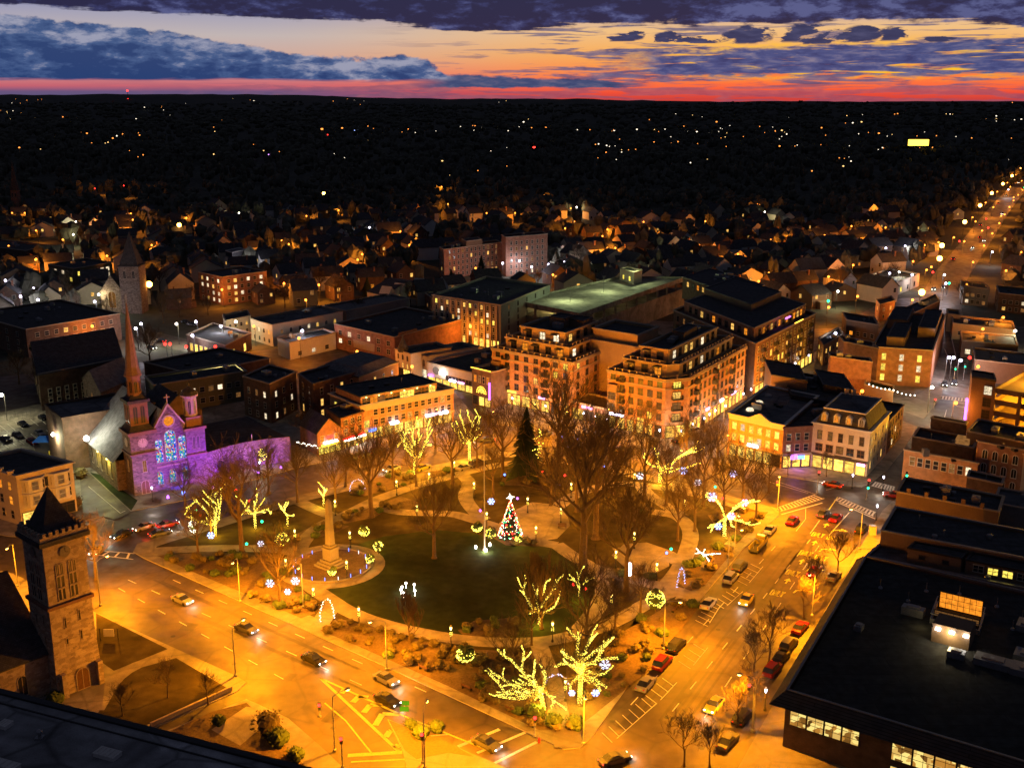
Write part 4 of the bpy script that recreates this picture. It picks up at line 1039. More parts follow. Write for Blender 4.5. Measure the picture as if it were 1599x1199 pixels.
# ---- turreted yellow front, white front, lit low front, marquee
def front(name, label, A, B_, h, depth, wall, cop='stone_t', roof='roof', **k):
    a, c = Vector(G(*A, h)[:2]), Vector(G(*B_, h)[:2]); u = uvec(a, c); n = Vector((-u.y, u.x)) * depth
    p = [tuple(a), tuple(c), tuple(c + n), tuple(a + n)]
    return building(name, label, p, h, wall, roof, .5, cop, .3, **k), p
r, P = front('turret_building', 'narrow yellow ornate facade with pointed slate turret beside the brick bank', (617, 545), (641, 553), 8.5, 16, 'cream')
facade(r, P[0], P[1], 2, 3, 3.2, 2.6, .9, 1.7, 'arch', .3, ('lit',), 'stone_t'); shopfronts(r, P[0], P[1], 2, 2.4, 'shop')
b = MB(); c = along(P[0], P[1], .5); b.lathe((c[0], c[1] + 1, 8.3), [(1.7, 0), (1.7, 1.4), (1.3, 2.2), (.6, 3.8), (.05, 5.5)], 8); b.build('turret', M['slate'], r)
r, P = front('white_ornate_building', 'narrow white two-storey facade with pairs of tall arched windows, violet light at its foot', (641, 550), (667, 557), 7.5, 22, 'white')
facade(r, P[0], P[1], 1, 3, 4.0, 2.6, 1.0, 2.2, 'arch', .4, ('lit_w',), 'stone_t'); shopfronts(r, P[0], P[1], 4, 2.6, 'lit_w')
r, P = front('low_white_theatre', 'long low white building with a floodlit emblem on its wall and black roof', (667, 566), (740, 583), 6.6, 30, 'white', units=3)
facade(r, P[0], P[1], 1, 8, 2.6, 2, 1.1, 1.2, 'sash', .1, ('lit_dim',), 'frame_d', (.4, .04)); shopfronts(r, P[0], P[1], 6, 2.0, 'shop', lit=1, z=.2)
b = MB(); u = uvec(P[0], P[1]); n = Vector((u.y, -u.x)) * .1; c = Vector(along(P[0], P[1], .2)) + n
b.poly([(*(c + u * 1.6 * math.cos(2 * PI * k / 20)), 4.6 + 1.3 * math.sin(2 * PI * k / 20)) for k in range(20)]); b.build('wall_emblem', M['slate'], r)
lamp_light(r, Vector((*(Vector(along(P[0], P[1], .24)) + n * 22), 5.6)) - ORG[r.name], 900, (1, .93, .75), .2)
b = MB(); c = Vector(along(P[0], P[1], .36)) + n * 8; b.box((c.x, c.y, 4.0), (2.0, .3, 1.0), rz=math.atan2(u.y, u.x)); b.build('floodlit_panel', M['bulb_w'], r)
for (t0, t1, mt) in ((.5, .62, 'bulb_v'), (.68, .8, 'neon_p'), (.04, .14, 'neon_v')): sign(r, P[0], P[1], t0, t1, 2.4, 2.9, mt, 'lit_sign', .5)
r, P = front('marquee_building', 'dark brick building outlined in orange bulbs with round golden lit window beside the apartments', (737, 575), (767, 582), 11, 24, 'brick_d', units=1)
facade(r, P[0], P[1], 1, 4, 7.2, 2, .9, 2.0, 'sash', .9, ('lit_o', 'lit_dim'), 'stone_t'); shopfronts(r, P[0], P[1], 3, 2.6, 'shop')
b = MB(); u = uvec(P[0], P[1]); n = Vector((u.y, -u.x)) * .15; c = Vector(along(P[0], P[1], .5)) + n
for rr_ in (1.9, 1.2): 
    for k in range(12): t = PI * k / 11; b.blob((*(c + u * rr_ * math.cos(t)), 4.2 + rr_ * math.sin(t)), .16, 0, 5, 3)
for k in range(26): b.blob((*(Vector(along(P[0], P[1], k / 25)) + n * 2), 11.4), .13, 0, 5, 3)
b.build('bulb_outline', M['neon_y'], r)
b = MB(); b.poly([(*(c + u * 1.0 * math.cos(2 * PI * k / 16)), 5.0 + 1.0 * math.sin(2 * PI * k / 16)) for k in range(16)]); b.build('round_window', M['lit_y'], r)
b = MB(); c2 = Vector(P[1]) + n * 5; b.box((c2.x, c2.y, 3), (.5, .7, 5.0)); b.build('blade_sign', M['neon_v'], r)

# ---- four-storey office on the north-west side
hO = 11.9
PT0 = quad4((524, 603), (563, 619), (682, 597), hO); u = uvec(PT0[1], PT0[2]); v = uvec(PT0[1], PT0[0])
c = Vector(PT0[1]) - u * 1.2 - v * 1.6; e = Vector(PT0[2]) + u * 4.5 - v * 1.6; dp = math.dist(PT0[0], PT0[1]) + 3
P = [tuple(c), tuple(e), tuple(e + v * dp), tuple(c + v * dp)]; PT0 = [PT0[1], PT0[2], PT0[3], PT0[0]]
r = building('terrace_office_building', 'four-storey brown brick office with glazed top floor and uplit terrace opposite the green', P, 9.6, 'brick_o', 'concrete', .9, 'cream', .4)
PT = PT0; add_block(r, PT, 8.4, 11.9, 'brick', 'roof', 'glazed_top_floor', 'metal_d')
facade(r, PT[0], PT[1], 1, 10, 9.3, 1, 2.2, 1.9, 'double', .5, ('lit_o', 'lit_y', 'lit_dim'), 'wood', (.02, .02))
facade(r, P[3], P[0], 2, 3, 3.9, 2.7, 1.25, 1.5, 'sash', .5, ('lit_y', 'lit'), 'frame')
facade(r, P[0], P[1], 2, 12, 3.9, 2.7, 1.25, 1.5, 'sash', .3, ('lit', 'lit_dim', 'lit_w'), 'frame', (.12, .02))
put_win(r, along(P[0], P[1], .05), math.atan2(P[1][1] - P[0][1], P[1][0] - P[0][0]), 3.6, 'double', 2.4, 1.8, 'lit_y', 'frame')
shopfronts(r, P[0], P[1], 9, 2.6, 'shop', lit=.95); band(r, P[0], P[1], 3.1, 3.6, .5, 'cream', 'shop_cornice'); band(r, P[0], P[1], 8.3, 9.5, .25, 'cream', 'parapet_band')
for (t0, t1) in ((.68, .8), (.82, .92), (.3, .38)): sign(r, P[0], P[1], t0, t1, 3.2, 3.8, 'bulb_v', 'lit_sign', .8)
for t in (.06, .22, .38, .55, .72, .9):
    p = Vector(along(PT[0], PT[1], t)); u = uvec(P[0], P[1]); n = Vector((u.y, -u.x)); q = p + n * .5; b = MB(); b.box((q.x, q.y, 11.4), (.3, .5, .15)); b.build('wall_lamp', M['bulb_c'], r)
    lamp_light(r, Vector((q.x + n.x * .3, q.y + n.y * .3, 11.2)) - ORG[r.name], 130, (1, .6, .15), .1)
for k in range(3): roof_unit(r, along(along(PT[0], PT[1], .3 + .2 * k), along(PT[3], PT[2], .3 + .2 * k), .5), 11.6, .4)
u = uvec(P[0], P[1]); n = Vector((-u.y, u.x))
# ---- brick block left of it, with pub and gabled restaurant
hb = 8.5
P = quad4((508, 637), (532, 654), (568, 643), hb); P = [P[1], P[2], P[3], P[0]]
r = building('pub_building', 'small three-storey brick pub with red and white lit signs and white window frames', P, hb, 'brick', 'roof', .4, 'brick_d', .25, units=1)
facade(r, P[0], P[1], 2, 3, 3.9, 2.5, 1.1, 1.4, 'double', .1, ('lit_dim',), 'white'); shopfronts(r, P[0], P[1], 6, 2.1, 'shop', gap=.25, lit=1)
sign(r, P[0], P[1], .05, .97, 2.8, 3.0, 'neon_r', 'neon_strip', .9); sign(r, P[0], P[1], .1, .95, 2.3, 2.75, 'bulb_w', 'lit_sign', .95); sign(r, P[0], P[1], 1.2, 1.5, 2.6, 3.1, 'neon_b', 'lit_sign', .6)
P = quad4((468, 662), (495, 677), (532, 668), 6.1); P = [P[1], P[2], P[3], P[0]]; u2 = uvec(P[0], P[1])
r = gable_block('gabled_restaurant', 'small gabled restaurant with violet end wall and green and red lit signs', P, 6.2, 3.2, 'brick', 'slate', False)
facade(r, P[0], P[1], 1, 3, 3.6, 2, 1.0, 1.4, 'sash', 1, ('lit_y', 'lit_o'), 'frame'); shopfronts(r, P[0], P[1], 4, 2.1, 'lit_y', gap=.3, lit=1)
sign(r, P[0], P[1], .25, .8, 3.0, 3.3, 'bulb_v', 'lit_sign', .7); sign(r, P[0], P[1], .15, .9, 2.4, 2.8, 'neon_y', 'lit_sign', .8); sign(r, P[0], P[1], .4, .62, 4.1, 5.0, 'neon_r', 'lit_sign', .3)
b = MB(); w = Vector(P[0])
for k in range(14): b.blob((w.x - k * .45, w.y + k * .25, 2.3 + .6 * abs(math.sin(k * .9))), .14, 0, 5, 3)
b.build('string_lights', M['fairy_w'], r)
# dark blocks behind, left to right
def simple(name, label, L, N, Rr, h, wall, rows, cl, cr, lit=.2, wh=(1.0, 1.5), units=2, roof='roof', cop='stone_t', grow_=None, z=1.0, dz=2.9, panes=('lit', 'lit_dim', 'lit_w'), frame='frame', shop=None, style='sash', group=None, cat='building'):
    P = quad4(L, N, Rr, h)
    if grow_: P = grow(P, 0, grow_)
    r = building(name, label, P, h, wall, roof, .5, cop, .2, units=units, group=group, cat=cat)
    if cl: facade(r, P[0], P[1], rows, cl, z + (3.2 if shop else 0), dz, *wh, style, lit, panes, frame)
    if cr: facade(r, P[1], P[2], rows, cr, z + (3.2 if shop else 0), dz, *wh, style, lit, panes, frame)
    if shop: shopfronts(r, P[0], P[1], max(2, cl), 2.6, 'shop', lit=.7) if 'l' in shop else None; shopfronts(r, P[1], P[2], max(2, cr), 2.6, 'shop', lit=.7) if 'r' in shop else None
    return r, P
simple('dark_mansard_block', 'dark brown brick block with sloped shingle roof edge behind the terrace office', (466, 584), (489, 600), (560, 580), 11, 'brick_d', 3, 2, 4, .3, (1.0, 1.9), 3, 'slate', dz=3.2, cop='slate_l')
r, P = simple('hipped_block', 'brown block with pale hipped roof behind the terrace office', (497, 575), (560, 590), (622, 566), 10, 'tan_d', 3, 5, 4, .25, (1.0, 1.6), 1, 'slate_l', cop='metal_d')
b = MB(); Pt = inset(P, 3)
for i in range(4): b.poly([(*P[i], 10.2), (*P[(i + 1) % 4], 10.2), (*Pt[(i + 1) % 4], 12), (*Pt[i], 12)])
b.poly([(*p, 12) for p in Pt]); b.build('hipped_roof', M['slate_l'], r)
simple('drainpipe_block', 'dark brick block with drainpipes and a bright ground-floor window above the curved wall', (379, 588), (421, 600), (462, 581), 11.5, 'brick_d', 3, 3, 3, .35, (1.0, 1.6), 3, dz=3.1)
simple('olive_parish_building', 'long olive two-storey building with square windows and black roof behind the purple church', (226, 588), (240, 602), (385, 580), 9.0, 'olive', 2, 1, 9, .55, (1.4, 1.4), 2, panes=('lit_w', 'lit_dim', 'lit_y'), dz=3.3, z=1.6)
r, P = simple('hall_roof_building', 'low hall with dark pitched roofs and dormer vent between church spire and shops', (225, 566), (300, 585), (420, 560), 7.5, 'brick_d', 1, 3, 5, .2)
# white low shop left of the bank
simple('white_store_building', 'low white store with a blinding white wall lamp left of the brick bank', (433, 528), (452, 536), (524, 520), 6.0, 'white', 1, 0, 3, .5, (1.6, 1.4), 3, panes=('lit_w',))
simple('pale_arched_building', 'pale two-storey block with violet-grey roof and arched lit shop windows on the busy street', (391, 498), (425, 508), (535, 487), 8.0, 'cream', 2, 4, 7, .35, (1.1, 1.6), 3, 'roof_l', style='arch', dz=3.3)
simple('yellow_shop_building', 'two small shop buildings with glaring yellow windows along the busy street', (291, 523), (352, 540), (392, 520), 6.0, 'brick_d', 1, 7, 2, .95, (1.8, 2.6), 2, panes=('lit_y', 'shop'), style='shop', z=.8)
simple('dormered_corner_house', 'small dark house with mansard roof and lit windows above the busy street', (348, 492), (352, 501), (391, 493), 7.0, 'cream', 2, 1, 4, .4, (1.0, 1.3), 0, 'slate')
simple('grey_warehouse', 'long grey warehouse with low sloping roof and pale corrugated wall', (505, 478), (540, 486), (640, 466), 7.5, 'grey', 1, 0, 3, .1, (1.0, 1.2), 0, 'slate_l')
# apartments and houses of the middle distance
simple('red_apartment_block', 'red brick four-storey apartment block with white window frames standing alone', (309, 425), (347, 433), (416, 424), 12.5, 'brick', 4, 4, 6, .55, (1.5, 1.5), 3, dz=2.9, panes=('lit_w', 'lit'))
simple('lit_school_building', 'low modern building with glowing floor-to-ceiling windows beyond the stone church', (75, 413), (115, 420), (175, 410), 7.5, 'olive', 2, 6, 6, .75, (2.0, 1.9), 2, panes=('lit_y', 'lit_w'), style='triple')
simple('long_brick_wing', 'long low brick wing with hardly any light at the left edge', (-60, 380), (40, 392), (78, 383), 8.5, 'brick_d', 2, 10, 4, .06, (1.0, 1.5), 3)
simple('office_strip', 'dark office building with wide flat roof and one lit window at the left edge', (-50, 490), (40, 515), (187, 490), 10, 'brick_d', 3, 5, 9, .12, (1.5, 1.5), 9)
r, P = simple('round_roof_auditorium', 'huge dark church hall with broad pitched roof left of the slender spire', (48, 545), (60, 585), (190, 560), 11, 'brick_d', 2, 3, 9, .05, (1.0, 2.2), 0)
rr = gable_block('roof', None, P, 11, 6, 'brick_d', 'slate', False, root=r, over=.6)
P = quad4((128, 592), (157, 612), (208, 590), 7)
r = gable_block('parish_hall', 'stone parish hall with pale-edged pitched roof under a white wall lamp', P, 7, 4.5, 'stone_v', 'slate_l', False); facade(r, P[0], P[1], 1, 3, 2.5, 1, 1.0, 2.4, 'arch', .3, ('lit_dim',), 'stone_t')
# hospital-like brick pair
r, P = simple('brick_hospital', 'tall red brick institution with pediment and many small lit windows', (686, 386), (693, 390), (783, 379), 15, 'brick', 5, 1, 12, .32, (1.1, 1.7), 3, dz=2.9, panes=('lit_dim', 'lit'))
add_block(r, sub(P, 0, 1, .38, .66), 14, 18, 'tan_d', 'roof', 'attic_storey')
simple('brick_hospital_tower', 'tall windowless-fronted brick block with column of dark windows right of the brick institution', (783, 367), (790, 371), (855, 366), 20, 'brick', 6, 0, 7, .12, (1.1, 1.7), 2, dz=3.0)
P = quad4((573, 452), (600, 458), (669, 440), 8.5)
r = gable_block('gabled_condominium', 'long pale condominium with three decorated gables and lit windows', P, 7.5, 3.5, 'cream', 'slate', True); facade(r, P[1], P[2], 2, 8, 1.5, 3, 1.3, 1.6, 'triple', .6, ('lit', 'lit_o'), 'white')
for t in (.12, .4, .85):
    c = along(P[1], P[2], t); b = MB(); u = uvec(P[1], P[2]); n = Vector((u.y, -u.x)); c = Vector(c); 
    b.box((c.x, c.y, 0), (5, 2.4, 7.5), rz=math.atan2(u.y, u.x)); f = c + n * 1.2; g = c - n * 4
    for q in (f,): b.poly([(*(q - u * 2.9), 7.3), (*(q + u * 2.9), 7.3), (*q, 10.8)])
    b.poly([(*(f - u * 2.9), 7.3), (*f, 10.8), (*g, 10.8), (*(g - u * 2.9), 7.3)]); b.poly([(*f, 10.8), (*(f + u * 2.9), 7.3), (*(g + u * 2.9), 7.3), (*g, 10.8)]); b.build('gable', M['cream'], r)
r, P = simple('slate_mansion', 'pale green four-level mansion with slate mansard roof behind the red brick apartment block', (349, 400), (362, 404), (388, 398), 8, 'white', 2, 2, 4, .5, (1.1, 1.5), 0, 'slate', dz=3)
add_block(r, inset(P, 1), 8, 11, 'slate', 'roof_l', 'mansard', 'white')
simple('row_shop_block', 'small red-lit brick block below the brick hospital', (663, 458), (672, 464), (697, 456), 6, 'brick', 1, 1, 3, .7, (1.4, 1.4), 1)

# ---- right-hand side
hR = 8.6
P = quad4((1352, 870), (1228, 1080), (1660, 1212), hR)
r = thing('foreground_store_building', 'vast black flat-roofed building with a band of lit office windows in the lower right corner', 'building', (P[1][0], P[1][1], 0)); FG = P
b = MB(); b.prism(P, 0, hR, top=False); b.build('wall', M['brick_d'], r)
b = MB(); b.poly([(*p, hR - .3) for p in inset(P, .4)]); b.build('roof', brick('black_roof', (.026, .026, .026), (.036, .036, .035), (.014, .014, .014), 11, 2.6, .06, .5), r)
b = MB(); o = inset(P, -1.9)
for i in (0, 1): b.poly([(*o[i], hR - 1.5), (*o[i + 1], hR - 1.5), (*P[i + 1], hR + .4), (*P[i], hR + .4)])
b.build('metal_eave', brick('standing_seam', (.05, .05, .055), (.055, .055, .06), (.015, .015, .015), 40, .45, .05), r)
b = MB(); ring(b, P, .06, .25, hR + .38, hR + .5); b.build('coping', M['metal'], r)
def officeband(P_, Q_, t0, t1, n_, z, hh, root=r):
    ang = math.atan2(Q_[1] - P_[1], Q_[0] - P_[0]); L = math.dist(P_, Q_) * (t1 - t0)
    for i in range(n_): put_win(root, Vector(along(P_, Q_, t0 + (t1 - t0) * (i + .5) / n_)) + Vector((math.sin(ang), -math.cos(ang))) * .02, ang, z, 'grid', L / n_ - .25, hh, 'office', 'frame_d')
m, n_, o_ = _mat('office_pane'); e = n_.nodes.new('ShaderNodeEmission'); n_.links.new(e.outputs[0], o_.inputs[0]); m.cycles.emission_sampling = 'NONE'
t_ = n_.nodes.new('ShaderNodeTexCoord'); oi = n_.nodes.new('ShaderNodeObjectInfo'); ad_ = n_.nodes.new('ShaderNodeVectorMath'); ad_.operation = 'MULTIPLY_ADD'
n_.links.new(oi.outputs['Random'], ad_.inputs[0]); ad_.inputs[1].default_value = (40, 40, 40); n_.links.new(t_.outputs['Object'], ad_.inputs[2])
v_ = n_.nodes.new('ShaderNodeTexVoronoi'); v_.distance = 'CHEBYCHEV'; v_.inputs['Scale'].default_value = 1.1; n_.links.new(ad_.outputs[0], v_.inputs['Vector'])
cr_ = n_.nodes.new('ShaderNodeValToRGB'); cr_.color_ramp.elements[0].color = lin(60, 38, 14); cr_.color_ramp.elements[1].color = lin(255, 226, 130); cr_.color_ramp.elements[1].position = .8
e2_ = cr_.color_ramp.elements.new(.45); e2_.color = lin(190, 130, 52)
sc_ = n_.nodes.new('ShaderNodeSeparateColor'); n_.links.new(v_.outputs['Color'], sc_.inputs[0]); n_.links.new(sc_.outputs[0], cr_.inputs[0]); n_.links.new(cr_.outputs[0], e.inputs[0]); e.inputs[1].default_value = 1.1
M['office'] = m
officeband(P[1], P[2], .02, .3, 4, 3.9, 2.5); officeband(P[1], P[2], .42, .97, 7, 3.6, 2.9)
officeband(P[1], P[2], .42, .97, 7, .6, 2.0)
# open roof well with lit galleries
c = Vector(G(1495, 965, hR)[:2]); uu = uvec(P[1], P[2]); vv = uvec(P[1], P[0]); ang = math.atan2(uu.y, uu.x)
def place(x, y): return c + uu * x + vv * y
b = MB(); q = [tuple(place(-3.6, -3.4)), tuple(place(3.6, -3.4)), tuple(place(3.6, 3.4)), tuple(place(-3.6, 3.4))]; ring(b, q, .1, .15, hR - .3, hR + .5); ring(b, q, .1, .05, hR + 1.3, hR + 1.4); b.build('roof_well_rim', M['metal'], r)
put_win(r, place(0, 3.2), ang, hR - .2, 'grid', 6.4, 2.6, 'lit_o', 'frame_d', 'gallery_window'); put_win(r, place(-.1, -.4), ang, hR - .2, 'grid', 6.6, .9, 'lit_dim', 'frame_d', 'gallery_window')
pc = place(.3, -7.5); b = MB(); b.box((pc.x, pc.y, hR - .3), (5.4, 4.0, 3.0), rz=ang); b.build('plant_room', M['tan_d'], r)
b = MB(); 
for dx_ in (-2, 0, 2): q = place(.3 + dx_, -9.8); b.box((q.x, q.y, hR + 1.9), (.7, .4, .35), rz=ang)
b.build('wall_lamp', M['bulb_w'], r)
q = place(0, -10.6); lamp_light(r, Vector((q.x, q.y, hR + 1.8)) - ORG[r.name], 420, (1, .75, .3), .15); q = place(-4.5, -6); lamp_light(r, Vector((q.x, q.y, hR + 1.2)) - ORG[r.name], 60, (1, .75, .3), .15)
for (x, y, d) in ((-6.5, -2.0, (3.4, 1.6, 1.3)), (6.5, -12, (5, 2.6, 1.0)), (11, -7, (4, 3, .8)), (10, 3, (3, 3.4, 1.0)), (12, -12, (6, 3, 1.0)), (1.5, -12.5, (2.4, 1.6, 1.0)), (-13, -12, (1.2, 1.6, .8))):
    q = place(x, y); b = MB(); b.box((q.x, q.y, hR - .3), d, rz=ang); b.box((q.x, q.y, hR - .3 + d[2]), (d[0] * .6, d[1] * .6, .25), rz=ang); b.build('roof_unit', M['metal'], r)
for (x, y) in ((-6, 8), (-1, 10), (5, 8.5), (9, 6), (8, 1.5), (-8, 2.5), (-13, 5)):
    q = place(x, y); b = MB(); b.tube([(q.x, q.y, hR - .3), (q.x, q.y, hR + 1.3)], .07, 5); b.lathe((q.x, q.y, hR - .3), [(.4, 0), (.3, .25), (.05, .3)], 8); b.build('vent_pipe', M['metal'], r)
# pale party-wall buildings up the street
P = quad4((1398, 792), (1376, 829), (1660, 884), 9.6)
r = building('party_wall_building', 'long low building with pale plaster side wall and cluttered dark roof right of the junction', P, 9.6, 'tan_d', 'roof', .5, 'metal', .15, units=6)
Q = quad4((1374, 850), (1352, 869), (1660, 932), 6.6)
r = building('back_lane_building', 'grey flat roof strip with pale roof house and lit windows above the vast black roof', Q, 6.6, 'grey', 'roof_l', .3, 'metal', .15, units=2)
s1 = sub([Q[1], Q[2], Q[3], Q[0]], .2, .48, .3, .8); add_block(r, s1, 6, 9.2, 'tan_d', 'roof', 'roof_house', 'metal_d'); facade(r, s1[0], s1[1], 1, 2, 7.4, 1, 1.0, .6, 'plain', 0, frame='frame_d')
s1 = sub([Q[1], Q[2], Q[3], Q[0]], .5, 1.0, .35, .9); add_block(r, s1, 6, 9.0, 'tan_d', 'roof', 'roof_house', 'metal_d'); facade(r, s1[0], s1[1], 1, 6, 7.0, 1, 1.6, 1.2, 'double', .6, ('lit_y',), 'frame')
r, P = simple('stepped_parapet_building', 'building with stepped pale parapet and rubbly black roof at the corner of the junction', (1413, 746), (1400, 768), (1560, 800), 8.6, 'tan_d', 0, 0, 0, units=6)
for k in range(5): band(r, along(P[1], P[2], .1 + .18 * k), along(P[1], P[2], .14 + .18 * k), 8.6, 9.9, .1, 'tan_d', 'parapet_pier')
r, P = simple('arched_brick_row', 'two-storey brick row with tall white-framed windows and dark sloping roof across from the cream building', (1412, 702), (1413, 703), (1527, 724), 7.6, 'brick_o', 1, 0, 8, .35, (1.1, 2.0), 2, z=4.3, panes=('lit_w', 'lit_dim'), frame='white')
r, P = simple('victorian_brick_building', 'three-storey brick Victorian block with arched white windows at the right edge', (1526, 689), (1528, 690), (1600, 704), 11.5, 'brick', 3, 0, 4, .1, (1.1, 2.1), 3, z=1.5, dz=3.2, panes=('lit_dim',), frame='white', style='arch')
P2 = [P[2], (P[2][0] + (P[2][0] - P[1][0]), P[2][1] + (P[2][1] - P[1][1])), (P[3][0] + (P[2][0] - P[1][0]), P[3][1] + (P[2][1] - P[1][1])), P[3]]
r = building('cream_end_building', 'cream building cut off by the right edge next to the Victorian block', P2, 10.6, 'cream', 'roof', .5, 'stone_t', .3, units=1)
simple('dark_shed_roof', 'small black-roofed back building with awning in front of the brick row', (1413, 712), (1412, 716), (1470, 728), 5, 'brick_d', 0, 0, 0, units=1)
simple('dark_back_house', 'black boxy rear extension below the Victorian block', (1514, 735), (1510, 745), (1565, 757), 7, 'brick_d', 0, 0, 0, units=1)
simple('grey_sloping_roof', 'grey sloping roof at the right edge above the dark yards', (1560, 762), (1552, 786), (1690, 812), 6.5, 'grey', 0, 0, 0, units=1, roof='roof_l')
simple('black_cube_building', 'small black box building at the lower end of the side avenue', (1457, 650), (1454, 653), (1508, 663), 8.5, 'brick_d', 1, 0, 1, 0, (1.2, 1.8), 0, z=3)
r, P = simple('low_skylight_building', 'low black roof with a glowing green skylight beside the side street', (1435, 668), (1425, 682), (1520, 700), 5.5, 'brick_d', 0, 0, 0, units=2)
b = MB(); q = sub([P[1], P[2], P[3], P[0]], .68, .9, .3, .75); b.prism(q, 5, 6.3, 0, True); b.build('skylight', M['lit_dim'], r)
simple('dome_roof_building', 'black rooftop with large round light beside the orange parking garage', (1528, 655), (1510, 674), (1640, 700), 8, 'tan_d', 0, 0, 0, units=5)
# wedge of brick along the avenue
r, P = simple('brick_wedge_building', 'three-storey brick block with long wall running up beside the avenue, six lit rear windows', (1362, 542), (1457, 548), (1476, 492), 12, 'brick', 3, 3, 0, .9, (1.2, 2.0), 4, dz=3.3, z=1.6, panes=('lit_w', 'lit_y'))
for s0, s1, t0, t1, z in ((.05, .35, .35, .9, 15), (.5, .8, .1, .5, 14.5), (.6, .95, .55, .95, 14.8)):
    q = sub([P[1], P[0], P[3], P[2]], s0, s1, t0, t1); q = ccw(q); add_block(r, q, 11.4, z, 'tan_d', 'roof', 'roof_house', 'metal_d'); facade(r, q[0], q[1], 1, 3, 12.2, 1, 1.4, 1.5, 'double', .9, ('lit_o', 'lit'), 'frame_d')
simple('rust_brick_block', 'low rust-coloured brick block with black roof left of the brick wedge', (1294, 551), (1297, 557), (1362, 566), 10.5, 'brick', 0, 0, 0, units=4)
simple('back_brick_block', 'two-storey dark brick block with tall parapet behind the black hall', (1310, 524), (1318, 534), (1372, 545), 12, 'brick', 1, 0, 2, .3, units=4)
r, P = simple('bar_terrace', 'low building with planted roof terrace and string of white bulbs below the brick wedge', (1352, 592), (1350, 601), (1395, 612), 4.5, 'tan_d', 0, 0, 0, units=0, roof='bush_g')
b = MB()
for k in range(12): q = along(P[1], P[2], .1 + k * .14); b.blob((q[0], q[1] - 1.5, 5.3 - .4 * math.sin(PI * (k % 6) / 5)), .22, 0, 6, 4)
b.build('string_lights', M['fairy_w'], r); lamp_light(r, Vector((along(P[1], P[2], .9)[0], along(P[1], P[2], .9)[1] - 4, 5)) - ORG[r.name], 1600, (1, .8, .35), .3)
simple('low_tan_store', 'long low tan store with black roof beyond the side avenue', (1486, 492), (1488, 505), (1586, 516), 6, 'tan', 1, 0, 6, .2, (1.6, 1.2), 4, z=2)
simple('low_shop_pair', 'low shop with warm lit windows beyond the orange garage', (1500, 517), (1502, 532), (1590, 540), 6, 'tan_d', 1, 0, 7, .7, (1.6, 1.6), 3, z=1.5)
simple('pink_sign_building', 'small pinkish block at the bend of the side avenue', (1478, 482), (1480, 490), (1500, 493), 7, 'tan', 1, 0, 1, .2, (1.4, 1.4), 0)
simple('flat_deck_building', 'brown flat deck building with white roof lamp left of the right edge', (1520, 543), (1523, 562), (1640, 575), 7, 'tan_d', 0, 0, 0, units=4, roof='conc_d')
simple('grey_avenue_house', 'grey two-storey block with blue-white window right of the avenue', (1500, 438), (1505, 447), (1545, 452), 8, 'grey', 2, 1, 4, .4, (1.4, 1.4), 1)
simple('dark_avenue_block', 'dark wide block with few lit windows at the right edge below the far avenue', (1556, 446), (1560, 458), (1640, 466), 8, 'brick_d', 2, 1, 7, .25, (1.3, 1.4), 2)
simple('avenue_store', 'white-lit low store with glaring front left of the avenue', (1352, 432), (1400, 442), (1436, 428), 6, 'cream', 1, 5, 3, .8, (2.2, 2.2), 3, panes=('lit_w', 'lit_y'), style='shop')
simple('flat_roof_cluster', 'cluster block with lit roof rooms above the back brick block', (1316, 488), (1322, 500), (1372, 508), 9, 'tan_d', 2, 1, 4, .5, (1.3, 1.4), 2, panes=('lit_o', 'lit'))
simple('side_street_shops', 'low tan shops with warm windows at the head of the lamp-lined side street', (1278, 528), (1286, 540), (1318, 522), 7, 'tan', 2, 2, 5, .7, (1.3, 1.5), 1, panes=('lit', 'lit_y'))
simple('violet_roof_block', 'long block with violet-grey roof running up to the avenue', (1398, 488), (1404, 500), (1468, 470), 9, 'brick_d', 1, 1, 4, .3, (1.2, 1.4), 3, roof='roof_l')
simple('pitched_corner_house', 'small rust house with pitched look beside the violet-grey roof', (1368, 468), (1374, 476), (1398, 470), 7, 'brick', 2, 1, 2, .4, (1.2, 1.3), 0, roof='slate')
# orange parking garage
hG = 13.2
T = quad4((1517, 584), (1518, 590), (1555, 596), 15.4); T = grow(T, 1, 8)
r = thing('orange_parking_garage', 'brick parking garage with open decks glowing orange at the right edge', 'parking garage', (T[1][0], T[1][1], 0))
b = MB(); b.prism(T, 0, 15.4, 0, True); b.build('stair_tower', M['tan_d'], r); b = MB(); ring(b, T, .1, .3, 15.4, 15.9); b.build('tower_coping', M['metal_d'], r)
for k in range(4): put_win(r, along(T[1], T[2], .72), math.atan2(T[2][1] - T[1][1], T[2][0] - T[1][0]), 1.6 + 3.3 * k, 'grid', 2.0, 2.3, 'lit_w' if k == 3 else 'glass', 'frame_d')
uT = uvec(T[1], T[2]); vT = Vector((-uT.y, uT.x)); o1 = Vector(T[2]); g = [tuple(o1), tuple(o1 + uT * 46), tuple(o1 + uT * 46 + vT * 38), tuple(o1 + vT * 38)]
b = MB()
for k in range(5): z = .2 + k * 3.1; b.prism(g, z - .3, z, 0, True, True); ring(b, g, .1, .15, z - .3, z + 1.1)
for i in range(8):
    p = along(g[0], g[1], i / 7); b.box((p[0], p[1], 0), (.8, .8, 13.0), u=uT)
b.build('deck', M['tan_d'], r)
b = MB(); b.poly([(*along(g[0], g[3], .45), 0), (*along(g[1], g[2], .45), 0), (*along(g[1], g[2], .45), 12.3), (*along(g[0], g[3], .45), 12.3)]); b.build('inner_wall', M['white'], r)
for k in range(4):
    for s in (.15, .5, .85): p = along(along(g[0], g[1], s), along(g[3], g[2], s), .2); lamp_light(r, Vector((p[0], p[1], 2.2 + 3.1 * k)) - ORG[r.name], 48000, (1, .42, .012), .4)
